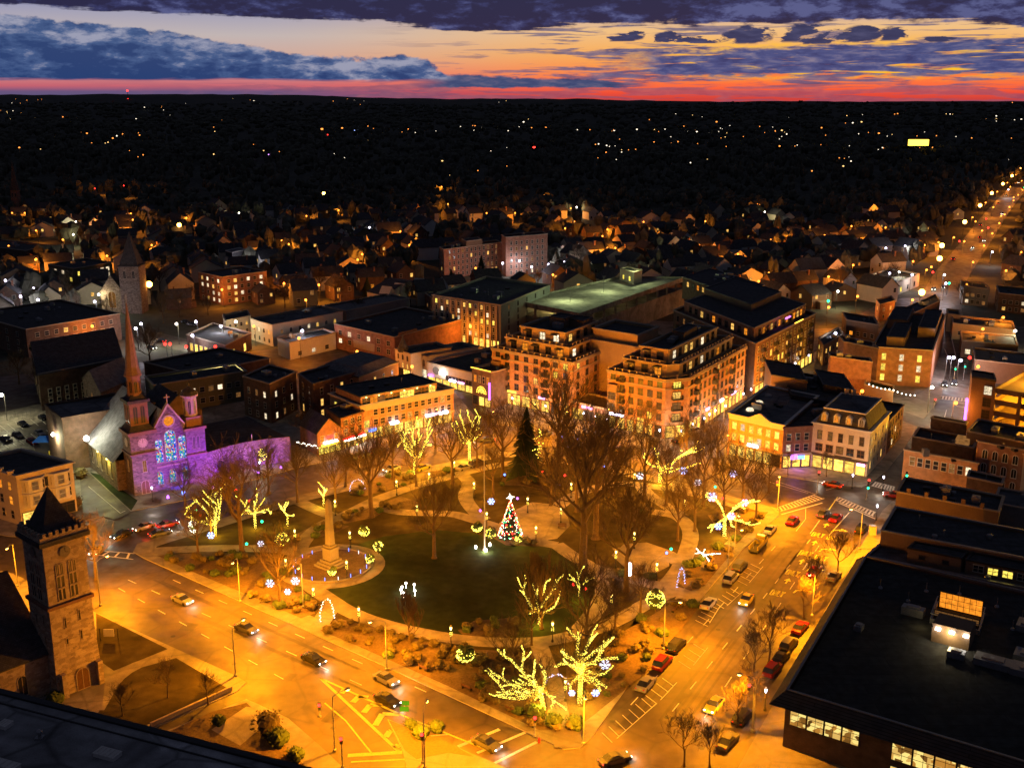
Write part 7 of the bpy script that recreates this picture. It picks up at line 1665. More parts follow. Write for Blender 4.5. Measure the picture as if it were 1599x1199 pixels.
# ================================================================== decorations and monuments
t = thing('obelisk_monument', 'tall granite obelisk on stepped base inside its round bed', 'monument', (MC.x, MC.y, KERB)); b = MB()
for k, (w, h0, h1_) in enumerate(((4.6, 0, .5), (3.8, .5, 1.0), (3.0, 1.0, 1.5))): b.box((MC.x, MC.y, KERB + h0), (w, w, h1_ - h0), rz=.9)
b.build('steps', M['granite'], t); b = MB(); b.box((MC.x, MC.y, KERB + 1.5), (2.2, 2.2, 2.2), rz=.9); b.box((MC.x, MC.y, KERB + 3.7), (2.6, 2.6, .35), rz=.9); b.box((MC.x, MC.y, KERB + 4.05), (1.9, 1.9, .4), rz=.9); b.build('pedestal', M['granite'], t)
b = MB(); b.lathe((MC.x, MC.y, KERB + 4.4), [(.95, 0), (.84, 3.0), (.9, 3.0), (.9, 3.2), (.8, 3.2), (.7, 6.2), (.76, 6.2), (.76, 6.4), (.66, 6.4), (.56, 8.9), (.05, 9.5)], 4, 0, .9 + PI / 4); b.build('shaft', M['granite'], t)
b = MB()
n_ = 30
for k in range(n_):
    a, c = 2 * PI * k / n_, 2 * PI * (k + 1) / n_
    q = [(MC.x + r_ * math.cos(x), MC.y + r_ * math.sin(x)) for r_, x in ((8.1, a), (8.1, c), (7.8, c), (7.8, a))]; b.prism(ccw(q), KERB, KERB + .4, 0, True)
b.build('bed_kerb', M['granite'], t)
for k in range(18):
    a = 2 * PI * (k + .5) / 18; x, y = MC.x + 7.2 * math.cos(a), MC.y + 7.2 * math.sin(a); b = MB(); b.tube([(x, y, KERB), (x, y, KERB + .8)], .055, 6)
    o = b.build('light_stake', M[('neon_b', 'neon_b', 'flake' if k % 6 == 2 else 'neon_b')[k % 3]], org=(x, y, KERB)); tag(o, 'short glowing blue or white stake in the ring round the obelisk', 'light stake', 'glowing stakes round the obelisk')
fp = G(757, 860); t = thing('flagpole', 'tall white flagpole lit from three ground lights beside the oval lawn', 'flagpole', (fp.x, fp.y, KERB)); b = MB(); b.tube([(fp.x, fp.y, KERB), (fp.x, fp.y, KERB + 22)], [.16, .07], 8); b.blob((fp.x, fp.y, KERB + 22.2), .2, 0, 8, 5); b.lathe((fp.x, fp.y, KERB), [(.5, 0), (.4, .3), (.17, .5)], 10); b.build('pole', M['metal_w'], t)
for (x, y) in ((743, 857), (765, 853), (759, 862)):
    q = G(x, y); b = MB(); b.lathe((q.x, q.y, KERB), [(.2, 0), (.2, .25), (.26, .4)], 8); b.blob((q.x, q.y, KERB + .5), .2, 0, 8, 5); b.build('ground_light', M['bulb_w'], t)
q = G(757, 857); lamp_light(t, (0, -1.2, .6), 800, (1, .92, .6), .2)
fp2 = G(396, 727); t = thing('church_flagpole', 'thin violet-tinted flagpole before the curved wall', 'flagpole', (fp2.x, fp2.y, KERB)); b = MB(); b.tube([(fp2.x, fp2.y, KERB), (fp2.x, fp2.y, KERB + 8)], .07, 6); b.build('pole', M['metal_w'], t)
# ring of white lights on the lawn
for (x, y) in ((634, 919), (647, 921), (628, 925), (626, 929), (648, 931), (630, 934)):
    q = G(x, y); b = MB(); b.tube([(q.x, q.y, KERB), (q.x, q.y, KERB + .9)], .05, 5); b.blob((q.x, q.y, KERB + 1.0), .22, 0, 8, 5); o = b.build('lawn_light', M['bulb_w'], org=(q.x, q.y, KERB)); tag(o, 'one of six small white lights in a ring on the oval lawn', 'lawn light', 'ring of lights on the oval lawn')
def arch(ft, w, h_, mat, label, rz=0.0):
    c = G(*ft); lines = []; pts = [Vector((c.x + w / 2 * math.cos(t_) * math.cos(rz), c.y + w / 2 * math.cos(t_) * math.sin(rz), KERB + h_ * math.sin(t_))) for t_ in [PI * i / 14 for i in range(15)]]
    t = thing('light_arch', label, 'light arch', (c.x, c.y, KERB), 'arches of lights over the paths'); b = MB(); b.tube(pts, .06, 5); b.build('hoop', M['metal_w'], t); bulbs([(1, pts, .08)], random.Random(2), .22, .085).build('string_lights', M[mat], t)
arch((511, 969), 2.6, 4.0, 'fairy_w', 'white arch of lights at the path mouth beside the left road', .5); arch((558, 766), 3.6, 2.6, 'fairy_b', 'blue and white arch by the far left road', .4); arch((869, 1085), 4.4, 3.4, 'fairy_b', 'blue arch between the two big lit trees at the bottom corner'); arch((1063, 916), 2.4, 3.6, 'fairy_b', 'blue arch at the path beside the right-hand pavement', .8)
def flake(px, z, s, mat, label):
    c = G(px[0], px[1], z); b = MB(); s *= .8
    for k in range(6):
        a = PI * k / 3; d = Vector((math.cos(a), .15, math.sin(a))); e = c + d * s; b.tube([c, e], s * .07, 4)
        for f_ in (.55, .8):
            for sg in (-1, 1): a2 = a + sg * .9; m_ = c + d * s * f_; b.tube([m_, m_ + Vector((math.cos(a2), .1, math.sin(a2))) * s * .32], s * .07, 4)
    s = s
    o = b.build('light_snowflake', M[mat], org=tuple(c)); tag(o, label, 'snowflake light', 'snowflake lights hung in the trees')
for px, z, s, mt, lb in (((421, 911), 4, .95, 'flake', 'largest white snowflake, left of three on the tree by the left road'), ((461, 907), 4, .95, 'flake', 'white snowflake, right of three on the tree by the left road'), ((449, 924), 2.5, .75, 'flake', 'lowest of three white snowflakes by the left road'), ((407, 849), 3, .8, 'flake', 'white snowflake over the mulch left of the obelisk'), ((329, 836), 2.5, .9, 'fairy_b', 'blue-white snowflake at the foot of the leftmost lit tree'),
    ((1112, 776), 5, 1.3, 'fairy_b', 'biggest blue snowflake, left of the umbrella-shaped lit tree'), ((1067, 735), 6, 1.1, 'fairy_b', 'snowflake below the long lit limbs'), ((1000, 743), 4, 1.1, 'flake', 'white snowflake beside the double lamp at the top of the green'), ((1145, 740), 7, 1.0, 'fairy_b', 'snowflake high in the tree by the far crosswalk'), ((1090, 754), 6, 1.0, 'flake', 'pale snowflake on the tree above the light column'), ((1142, 806), 5, 1.0, 'neon_p', 'pink snowflake in the umbrella-shaped lit tree'), ((1122, 822), 4, .9, 'fairy_b', 'blue snowflake under the umbrella-shaped lit tree'), ((1163, 785), 6, 1.0, 'neon_p', 'rosy snowflake at the tip of the upper right lit limb'), ((945, 1038), 5, 1.0, 'flake', 'white snowflake right of the tallest lit tree'), ((930, 1082), 3, .7, 'fairy_b', 'small blue snowflake low right of the tallest lit tree'), ((893, 1082), 3, .6, 'fairy_b', 'small blue snowflake low left of the tallest lit tree'), ((767, 783), 4, .9, 'fairy_b', 'blue snowflake between flagpole and decorated fir'), ((889, 702), 8, 1.0, 'fairy_b', 'snowflake in the upper row of bare trees')): flake(px, z, s, mt, lb)
for px, z, mt, lb in (((332, 783), 5, 'neon_g', 'green ball in the top of the leftmost lit tree'), ((306, 796), 4, 'neon_g', 'green ball at the left of the leftmost lit tree'), ((368, 765), 8, 'neon_r', 'red ball high in the tallest left tree'), ((390, 782), 6, 'neon_r', 'red ball in the second lit tree'), ((409, 814), 3, 'neon_g', 'green ball right of the second lit tree'), ((385, 849), 2, 'neon_g', 'green ball near the ground by the tall dark trunk'), ((313, 804), 3.5, 'neon_r', 'red ball within the leftmost lit tree'), ((902, 685), 9, 'neon_b', 'blue ball high in the upper row'), ((877, 682), 9, 'neon_b', 'small blue ball left of the high one'), ((943, 728), 5, 'neon_b', 'blue ball in the crown over the path'), ((847, 736), 4, 'neon_r', 'red ball right of the conifer'), ((882, 742), 4, 'neon_r', 'red ball near the tallest trunk'), ((1117, 760), 5, 'neon_g', 'green ball above the biggest blue snowflake'), ((1128, 778), 4, 'neon_r', 'red ball beside the biggest blue snowflake'), ((808, 778), 2.5, 'neon_v', 'violet ball beside the star of the fir'), ((788, 741), 4, 'neon_b', 'blue ball left of the conifer'), ((872, 758), 3, 'neon_b', 'blue ball over the upper lawn'), ((750, 797), 1.5, 'neon_v', 'violet light by the flagpole path'), ((1048, 857), 2, 'neon_g', 'teal glowing ball in the orange tree by the small plaza'), ((1041, 863), 1.5, 'neon_b', 'blue dot below the teal ball'), ((1143, 655), 3, 'neon_b', 'blue light by the pediment row corner'), ((895, 912), 3, 'neon_r', 'left red bow of the little lit tree'), ((914, 919), 3, 'neon_r', 'right red bow of the little lit tree'), ((236, 700), 0, None, None)):
    if mt is None: continue
    c = G(px[0], px[1], z); b = MB(); b.blob(c, .27, 0, 8, 6); o = b.build('light_ball', M[mt], org=tuple(c)); tag(o, lb, 'light ball', 'coloured balls hung in the trees')
q = G(614, 1004); b = MB(); b.lathe((q.x, q.y, KERB), [(.15, 0), (.15, .2)], 8); b.blob((q.x, q.y, KERB + .45), .3, 0, 8, 5); o = b.build('violet_ground_light', M['neon_v'], org=(q.x, q.y, KERB)); tag(o, 'violet ground light in the bed by the left road', 'ground light'); lamp_light(None, (q.x + .3, q.y - .6, 1.0), 260, (.5, .05, 1), .1)
q = G(983, 888, 3.5); b = MB(); b.lathe((q.x, q.y, 2.2), [(.34, 0), (.38, 1.3), (.34, 2.4)], 10); o = b.build('trunk_light_wrap', M['bulb_v'], org=(q.x, q.y, 2.2)); tag(o, 'white glowing wrap round one tree trunk by the small plaza', 'light wrap')
# traffic signals, sign, bench, hydrant, boxes
def signal(ft, h_, mat, label, arm=0.0, rz=0.0):
    f = G(*ft); t = thing('traffic_signal', label, 'traffic light', (f.x, f.y, KERB), 'traffic lights'); b = MB(); b.lathe((f.x, f.y, KERB), [(.25, 0), (.2, .3), (.09, .4), (.08, h_)], 8)
    if arm: b.tube([(f.x, f.y, KERB + h_ - .1), (f.x + arm * math.cos(rz), f.y + arm * math.sin(rz), KERB + h_ + .3)], .06, 6)
    b.build('pole', M['metal'], t); x, y = f.x + arm * math.cos(rz), f.y + arm * math.sin(rz) - .2; b = MB(); b.box((x, y, KERB + h_ - .7), (.38, .3, 1.15)); b.build('signal_head', M['metal_d'], t)
    b = MB(); b.blob((x, y - .2, KERB + h_ + (.15 if mat == 'neon_r' else -.45)), .26, 0, 8, 5); b.build('signal_lamp', M[mat], t)
for ft, h_, m_, lb, am, rz_ in (((1276, 770), 5.0, 'neon_r', 'red traffic light on the island before the crosswalks', 0, 0), ((1214, 797), 6.5, 'neon_r', 'red traffic light at the green corner', .5, 3), ((1354, 775), 3.8, 'neon_r', 'red traffic light before the cream mansard building', 0, 0), ((1353, 781), 3.4, 'neon_g', 'green traffic light before the cream mansard building', 0, 0), ((1413, 765), 4, 'neon_g', 'green traffic light at the narrow lane', 0, 0), ((1458, 640), 3, 'neon_r', 'red light at the foot of the brick wedge', 0, 0), ((1489, 598), 5, 'neon_g', 'left green traffic light over the side avenue', 0, 0), ((1504, 594), 5, 'neon_g', 'right green traffic light over the side avenue', 0, 0), ((660, 1192), 4.5, 'neon_r', 'red traffic light behind the island bush', 0, 0), ((535, 1199), 4.5, 'neon_r', 'red traffic light at the plaza corner', 0, 0), ((835, 1150), 3.0, 'neon_r', 'small red signal beside the fanned lit tree', 0, 0), ((1174, 1142), 7.0, 'neon_r', 'red signal on the yellow lamp pole', 1.0, 2.4), ((500, 1120), 2, 'neon_r', 'red signal behind the hydrant', 0, 0)): signal(ft, h_, m_, lb, am, rz_)
f = G(632, 1130); t = thing('street_sign', 'green street sign boards on a thin post at the island tip', 'street sign', (f.x, f.y, KERB)); b = MB(); b.tube([(f.x, f.y, KERB), (f.x, f.y, KERB + 3.6)], .05, 6); b.build('post', M['metal'], t); b = MB(); b.box((f.x, f.y - .1, KERB + 2.0), (1.3, .06, .8)); b.box((f.x + .2, f.y - .1, KERB + 3.0), (1.1, .06, .7)); b.build('sign_board', M['sgreen'], t)
f = G(171, 1000); t = thing('notice_board', 'white notice board between two posts on the church lawn', 'notice board', (f.x, f.y, KERB)); b = MB(); [b.tube([(f.x + s, f.y, KERB), (f.x + s, f.y, KERB + 2.2)], .07, 6) for s in (-1.5, 1.5)]; b.build('post', M['metal_d'], t); b = MB(); b.box((f.x, f.y, KERB + .7), (1.7, .15, 1.3)); b.build('board', M['white'], t)
be = thing('bench', '', 'bench', (0, 0, 0), 'benches along the green'); 
b = MB(); [b.box((0, .12 * k - .18, .42), (1.8, .1, .05)) for k in range(4)]; b.build('seat', M['wood'], be); b = MB(); [b.box((0, .28 + .03 * k, .55 + .14 * k), (1.8, .04, .1)) for k in range(3)]; b.build('backrest', M['wood'], be)
for s in (-.75, .75): b = MB(); b.box((s, 0, 0), (.07, .5, .42)); b.build('leg', M['metal_d'], be)
for i, (ft, a, lb) in enumerate((((662, 1047), 2.5, 'under the lamp on the left pavement'), ((729, 1077), 2.5, 'farther down the left pavement'), ((798, 1112), 2.5, 'nearest the bottom corner'), ((550, 1000), 2.5, 'by the white arch'), ((1053, 955), -2.1, 'near the round netted tree'), ((1093, 912), -2.1, 'by the right-hand pavement near the parked white car'), ((1110, 880), -2.1, 'above the star-shaped tree'), ((1008, 1008), -2.1, 'below the lamp of the right-hand pavement'), ((878, 825), 0, 'on the plaza edge right of the fir'))):
    p = G(*ft); placed(be, i == 0, (p.x, p.y, KERB + .02), a, 'dark park bench ' + lb)
f = G(434, 1066); f = G(835, 1143)
f = G(790 + 45, 1152); 
f = G(462 + 380, 1160); t = thing('fire_hydrant', 'small red hydrant on the rounded bottom corner', 'hydrant', (f.x, f.y, KERB)); b = MB(); b.lathe((f.x, f.y, KERB), [(.2, 0), (.2, .08), (.13, .1), (.13, .55), (.17, .6), (.1, .75), (.03, .82)], 10); b.box((f.x, f.y, KERB + .38), (.42, .12, .12)); b.build('body', M['red'], t)
f = G(1362, 835); t = thing('cabinet', 'yellowish utility cabinet beside the junction lamp', 'utility cabinet', (f.x, f.y, KERB)); b = MB(); b.box((f.x, f.y, KERB), (1.3, .9, 1.9)); b.build('housing', M['cream'], t); b = MB(); b.box((f.x, f.y, KERB + 1.9), (1.4, 1.0, .1)); b.build('lid', M['metal'], t)

# ================================================================== vehicles
PC = {'black': (.012, .012, .014), 'red': (.3, .015, .01), 'white': (.6, .6, .58), 'silver': (.3, .3, .32), 'yellow': (.62, .5, .06), 'blue': (.03, .06, .2), 'grey': (.09, .09, .1)}
for k_, v_ in PC.items(): M['car_' + k_] = paint('car_paint_' + k_, v_, .05, 2, .25, .2, .6)
CARP = {}
def make_car(kind, color, lights=None):
    t = thing('moving_car' if lights else 'parked_car', '', 'car', (0, 0, 0), 'cars'); L = 4.6 if kind == 'sedan' else 4.8; Hh_ = 1.42 if kind == 'sedan' else 1.75
    belt = .92 if kind == 'sedan' else 1.05
    def loft(secs, mat, nm):
        b = MB(); rings = []
        for (y, z0, z1, w0, w1) in secs:
            v0 = len(b.v); b.v += [(-w0, y, z0), (w0, y, z0), (w0, y, (z0 + z1) / 2), (w1, y, z1), (-w1, y, z1), (-w0, y, (z0 + z1) / 2)]; rings.append(v0)
        for a, c in zip(rings, rings[1:]):
            for k in range(6): b.f.append((a + k, a + (k + 1) % 6, c + (k + 1) % 6, c + k)); b.m.append(0)
        b.f.append(tuple(rings[0] + k for k in reversed(range(6)))); b.f.append(tuple(rings[-1] + k for k in range(6))); b.m += [0, 0]
        return b.build(nm, mat, t)
    h = L / 2
    bd = loft([(-h, .35, .62, .78, .72), (-h + .12, .22, .78, .88, .8), (-h + 1.0, .2, belt - .06, .9, .82), (-.6, .2, belt, .9, .84), (.9, .2, belt, .9, .84), (h - .5, .2, belt - .02, .9, .8), (h - .08, .25, belt - .1, .86, .76), (h, .4, .7, .78, .7)], M['car_' + color], 'body')
    if kind == 'sedan': cs_ = [(-.95, belt - .03, belt, .8, .78), (-.25, belt - .03, Hh_ - .04, .8, .6), (.8, belt - .03, Hh_ - .04, .8, .6), (1.65, belt - .03, belt, .8, .76)]; rf = (-.25, .8)
    else: cs_ = [(-1.2, belt - .03, belt, .82, .8), (-.55, belt - .03, Hh_ - .05, .82, .66), (1.9, belt - .03, Hh_ - .05, .82, .66), (h - .15, belt - .03, belt, .82, .78)]; rf = (-.55, 1.9)
    loft(cs_, M['glass'], 'windows')
    b = MB(); w_ = .6 if kind == 'sedan' else .66; b.prism([(-w_, rf[0]), (w_, rf[0]), (w_, rf[1]), (-w_, rf[1])], Hh_ - .05, Hh_, 0, True, True)
    for s in (-1, 1):
        for y in (cs_[1][0] + .45, cs_[2][0] - .2): b.tube([(s * .81, y, belt), (s * (w_ + .01), y, Hh_ - .03)], .035, 4)
    b.build('roof', M['car_' + color], t)
    for s in (-1, 1):
        for y in (-h + .85, h - .85):
            b = MB(); b.tube([(s * .72, y, .33), (s * .92, y, .33)], .33, 12); b.build('wheel', M['rubber'], t); 
    for s in (-1, 1):
        b = MB(); b.blob((s * .62, -h + .05, .64), (.19, .1, .1), 0, 6, 4); b.build('headlight', M['bulb_w' if lights else 'metal_w'], t)
        b = MB(); b.blob((s * .64, h - .05, .72), (.18, .09, .11), 0, 6, 4); b.build('taillight', M['neon_r' if lights else 'red'], t)
    if lights:
        lamp_light(t, (0, -h - .9, .7), 160, (1, .92, .75), .15)
        if lights == 2: lamp_light(t, (0, h + .6, .7), 60, (1, .05, .02), .15)
    return t
def car(kind, color, head, ft, label, lights=None, z=0.0, toward=None, rz=None):
    """head: the pixel the car faces"""
    p = G(*ft); 
    if rz is None: q = G(*head); d = (q - p); a = math.atan2(d.y, d.x) + PI / 2
    else: a = rz
    k = (kind, color, lights)
    if k not in CARP: CARP[k] = o = make_car(kind, color, lights); o.location = (p.x, p.y, z + .01); o.rotation_euler = (0, 0, a); o['label'] = label; return o
    return copy_thing(CARP[k], (p.x, p.y, z + .01), a, 1, label)
up_ = (1290, 830); 
def ahead(ft, k=1): return (ft[0] + 30 * k, ft[1] - 33 * k)
for kind, colr, ft, lb in (('suv', 'grey', (1155, 888), 'dark grey hatchback parked above the white car on the right-hand road'), ('suv', 'white', (1141, 906), 'white car parked nearest the tall lamp on the right-hand road'), ('sedan', 'white', (1106, 946), 'white sedan parked alone beside the hatched bay'), ('suv', 'black', (1056, 1012), 'black SUV with red tail lights on the right-hand road'), ('suv', 'red', (1034, 1039), 'dark red SUV parked behind the black SUV'), ('sedan', 'silver', (1008, 1072), 'silver sedan lowest of the parked cars on the right-hand road'), ('sedan', 'white', (1202, 830), 'red and white car parked in front of the tow truck')):
    car(kind, colr, ahead(ft), ft, lb)
CW = [('sedan', 'red', (1249, 984), 'red parked car glowing beneath the kerb trees'), ('suv', 'grey', (1231, 1011), 'grey car with bright headlights under the kerb trees'), ('sedan', 'black', (1219, 1030), 'black car parked below the bright headlights'), ('suv', 'red', (1206, 1050), 'red car parked under the largest street tree'), ('suv', 'black', (1160, 1124), 'dark car with white rear window near the bottom of the right-hand road'), ('sedan', 'grey', (1136, 1162), 'long dark sedan with red lights at the bottom of the right-hand road'), ('sedan', 'silver', (1302, 903), 'silver car beneath the street tree by the arrows'), ('suv', 'black', (1345, 830), 'dark SUV parked beside the utility cabinet')]
for kind, colr, ft, lb in CW: car(kind, colr, ahead(ft), ft, lb)
car('sedan', 'red', ahead((1237, 816)), (1237, 816), 'red car braking before the crosswalk ladder', 2)
car('sedan', 'red', ahead((1271, 896)), (1271, 896), 'red car driving over the turn arrows', 2)
for ft, hd, colr, lb in (((285, 940), (320, 955), 'silver', 'car with headlights on, uppermost on the left road'), ((385, 985), (420, 1000), 'grey', 'car with headlights on, below the left lamp on the left road'), ((490, 1033), (525, 1050), 'black', 'car with headlights on beside the yellow chevron tip'), ((603, 1064), (640, 1083), 'silver', 'car with headlights on close to the middle of the green pavement'), ((760, 1165), (800, 1185), 'grey', 'car with headlights on reaching the bottom crosswalk'), ((605, 1097), (650, 1120), 'black', 'car in the lane beside the chevrons'),
    ((190, 838), (160, 850), 'black', 'car turning at the crossing right of the bell tower'), ((225, 826), (195, 836), 'silver', 'car coming past the violet church'), ((612, 735), (580, 745), 'white', 'white-lit car on the far left road beside the lit tree'), ((1165, 940), (1140, 975), 'yellow', 'yellow car coming down the middle of the right-hand road'), ((1115, 1105), (1085, 1140), 'yellow', 'yellow car near the bottom of the right-hand road'), ((1300, 760), (1260, 752), 'red', 'car passing behind the crosswalks'), ((1395, 776), (1360, 772), 'red', 'car leaving the junction to the right'), ((150, 862), (140, 875), 'white', 'white van-like car behind the bell tower corner')):
    car('sedan', colr, hd, ft, lb, 1)
for ft, hd, lb in (((262, 822), (300, 812), 'car with red lights heading past the church'), ((250, 836), (290, 826), 'second car heading past the church'), ((1285, 805), (1300, 790), 'yellow-lit car at the head of the straight lane'), ((1305, 812), (1322, 797), 'red-lit car at the head of the turning lane'), ((760, 690), (730, 690), 'car on the far bend near the lit tree'), ((960, 1190), (1010, 1175), 'car sweeping round the bottom corner')):
    car('sedan', 'red' if 'red' in lb else 'grey', hd, ft, lb, 2)
car('sedan', 'yellow', (690, 722), (660, 733), 'yellow sedan parked beside the bright lit tree at the far kerb')
for i, (ft, lb) in enumerate((((545, 720), 'parked left of the pub'), ((556, 716), 'parked before the pub signs'), ((570, 713), 'parked right of the pub'), ((590, 708), 'parked under the blue sign'), ((725, 733), 'parked behind the far lit tree'), ((745, 727), 'parked near the red tail lights'), ((1060, 690), 'parked at the apartment corner'), ((1085, 676), 'parked up the lamp-lined street'), ((970, 705), 'parked before the chamfered corner'), ((930, 698), 'parked before the court shops'), ((890, 690), 'parked before the west wing'), ((850, 680), 'parked near the apartment lamp'))): car(('sedan', 'suv')[i % 2], ('black', 'silver', 'grey')[i % 3], (ft[0] + 20, ft[1] - 6), ft, 'car ' + lb + ', seen through the branches')
# lot beside the church
b = MB(); lot = ccw(pg([(-60, 690), (112, 648), (118, 712), (60, 722), (40, 735), (-60, 745)])); b.poly([(*p, KERB + .012) for p in lot]); tag(b.build('parking_lot', M['asphalt']), kind='structure')
b = MB(); b.poly([(*p, KERB + .012) for p in ccw(pg([(124, 742), (138, 738), (205, 800), (182, 812), (130, 800)]))]); tag(b.build('church_drive', M['asphalt']), kind='structure')
b = MB(); b.poly([(*p, KERB + .018) for p in ccw(pg([(140, 738), (158, 742), (215, 782), (205, 798)]))]); tag(b.build('grass_verge', M['grass']), kind='structure')
mark([line((x, 690 - x * .25), (x + 14, 700 - x * .25), .12) for x in range(0, 110, 12)] + [line((x, 665 - x * .2), (x + 12, 675 - x * .2), .12) for x in range(0, 100, 12)] + [line((138, 760), (188, 802), .12), line((188, 802), (196, 798), .12)], 'paint_w', KERB + .022)
for ft, colr, lb in (((36, 665), 'black', 'second from the fence'), ((68, 655), 'black', 'nearest the fence'), ((28, 682), 'grey', 'left of the silver one'), ((62, 679), 'silver', 'in the middle of the lot'), ((50, 692), 'red', 'red beside the tarpaulin'), ((10, 688), 'black', 'at the left edge')): car('sedan', colr, (ft[0] + 12, ft[1] + 7), ft, 'dim parked car in the church lot, ' + lb)
c = G(87, 705); t = thing('tarpaulin_stall', 'long stall under a bright blue tarpaulin roof in the church lot', 'stall', (c.x, c.y, KERB)); b = MB(); b.poly([(c.x - 5, c.y - 2, 3.0), (c.x + 5.5, c.y - 1, 3.0), (c.x + 4.5, c.y + 1.5, 4.1), (c.x - 4, c.y + .5, 4.1)]); b.poly([(c.x - 4, c.y + .5, 4.1), (c.x + 4.5, c.y + 1.5, 4.1), (c.x + 5.5, c.y + 3.4, 3.1), (c.x - 5, c.y + 2.6, 3.1)]); b.build('tarpaulin', M['blue'], t)
for dx_ in (-4.8, 0, 5): b = MB(); b.tube([(c.x + dx_, c.y - 1.6, KERB), (c.x + dx_, c.y - 1.6, 3.0)], .07, 5); b.build('post', M['metal'], t)
b = MB(); b.box((c.x + 4, c.y - 3.2, KERB), (2.0, 1.0, 1.2)); b.box((c.x + 4, c.y - 3.2, 1.3), (2.2, 1.2, .15)); b.build('red_counter', M['red'], t); b = MB(); b.box((c.x + .5, c.y - 3.0, KERB), (1.6, 1.0, 1.1)); b.box((c.x + .5, c.y - 3.0, 1.2), (1.7, 1.1, .1)); b.build('yellow_counter', M['car_yellow'], t)
f0_, f1_ = G(-40, 672), G(112, 636); t = thing('chain_fence', 'pale chain-link fence along the back of the church lot', 'fence', (f0_.x, f0_.y, KERB)); b = MB()
for k in range(24): q = f0_.lerp(f1_, k / 23); b.tube([(q.x, q.y, KERB), (q.x, q.y, 2.2)], .04, 4)
b.build('posts', M['metal'], t); b = MB(); [b.tube([(f0_.x, f0_.y, z), (f1_.x, f1_.y, z)], .025, 3) for z in (.4, 1.0, 1.6, 2.15)]; b.build('mesh_wires', M['metal'], t)
# tow truck
f = G(1184, 856); a = math.atan2(*(reversed(((G(*ahead((1184, 856))) - f)).to_2d()))) + PI / 2; t = thing('tow_truck', 'bright yellow tow truck with beacon bar and crane parked before the umbrella-shaped lit tree', 'truck', (0, 0, 0)); Y_ = M['car_yellow']
b = MB(); b.box((0, .2, .5), (2.0, 6.4, .35)); b.build('chassis', M['metal_d'], t); b = MB(); b.prism([(-1, -3), (1, -3), (1, -1.0), (-1, -1.0)], .85, 1.6, 0, True, True); b.prism([(-.95, -2.2), (.95, -2.2), (.95, -1.0), (-.95, -1.0)], 1.6, 2.35, 0, True, True); b.build('cab', Y_, t); b = MB(); b.box((0, -2.22, 1.65), (1.7, .06, .6)); b.box((.97, -1.6, 1.65), (.05, .9, .6)); b.box((-.97, -1.6, 1.65), (.05, .9, .6)); b.build('windows', M['glass'], t)
b = MB(); b.box((-.85, 1.2, .85), (.3, 4, .7)); b.box((.85, 1.2, .85), (.3, 4, .7)); b.box((0, -.6, .85), (1.9, .5, 1.1)); b.build('side_boxes', Y_, t); b = MB(); b.tube([(0, -.3, 1.4), (0, 1.5, 2.6), (0, 3.4, 3.2)], .14, 6); b.tube([(0, 3.4, 3.2), (0, 3.4, 1.2)], .03, 4); b.build('crane', M['car_white'], t)
b = MB(); b.box((0, -1.5, 2.36), (1.4, .3, .15)); b.build('beacon_bar', M['neon_y'], t)
for s in (-.85, .85):
    for y in (-2.1, 1.6, 2.6): b = MB(); b.tube([(s - .12, y, .45), (s + .12, y, .45)], .45, 12); b.build('wheel', M['rubber'], t)
for s in (-.7, .7): b = MB(); b.blob((s, -3.02, 1.1), (.2, .08, .12), 0, 6, 4); b.build('headlight', M['bulb_w'], t)
t.location = (f.x, f.y, 0); t.rotation_euler = (0, 0, a)
# low wall on the church lawn edge
A_, B2 = G(235, 1136), G(362, 1078); t = thing('low_stone_wall', 'low pale stone wall edging the church lawn', 'wall', (A_.x, A_.y, KERB)); band(t, tuple(A_[:2]), tuple(B2[:2]), KERB, .75, .18, 'stone_t', 'wall_run'); band(t, tuple(A_[:2]), tuple(B2[:2]), .75, .85, .26, 'stone_t', 'wall_cap')

# ================================================================== the avenue and the streets beyond
def gw(pts): return [tuple(GT(x, y)[:2]) for x, y in pts]
AV = gw([(1478, 720), (1488, 640), (1492, 573), (1478, 520), (1466, 480), (1478, 440), (1500, 410), (1530, 370), (1562, 325), (1605, 278)])
strip(AV, 17, .012, 'avenue', 'asphalt', world=True)
strip(gw([(1075, 720), (1120, 690), (1200, 625), (1300, 545), (1400, 470), (1466, 470)]), 13, .008, 'side_street', 'asphalt', world=True)
strip([Vector(q) for q in gw([(130, 500), (210, 522), (300, 545), (430, 575), (520, 600)])], 13, .008, 'busy_street', 'asphalt', world=True)
strip(gw([(1500, 690), (1380, 640), (1300, 620)]), 7, KERB + .02, 'back_lane', 'asphalt', world=True)
mark(ladder((1466, 618), (1510, 622), (1464, 623), (1509, 627), 9) + [line((1478, 640), (1474, 655), .2), line((1490, 625), (1486, 650), .2), line((1494, 628), (1508, 630), .3), line((1493, 634), (1507, 636), .3), line((1475, 545), (1487, 575), .3), line((1484, 520), (1497, 575), .3)], 'paint_w', .03)
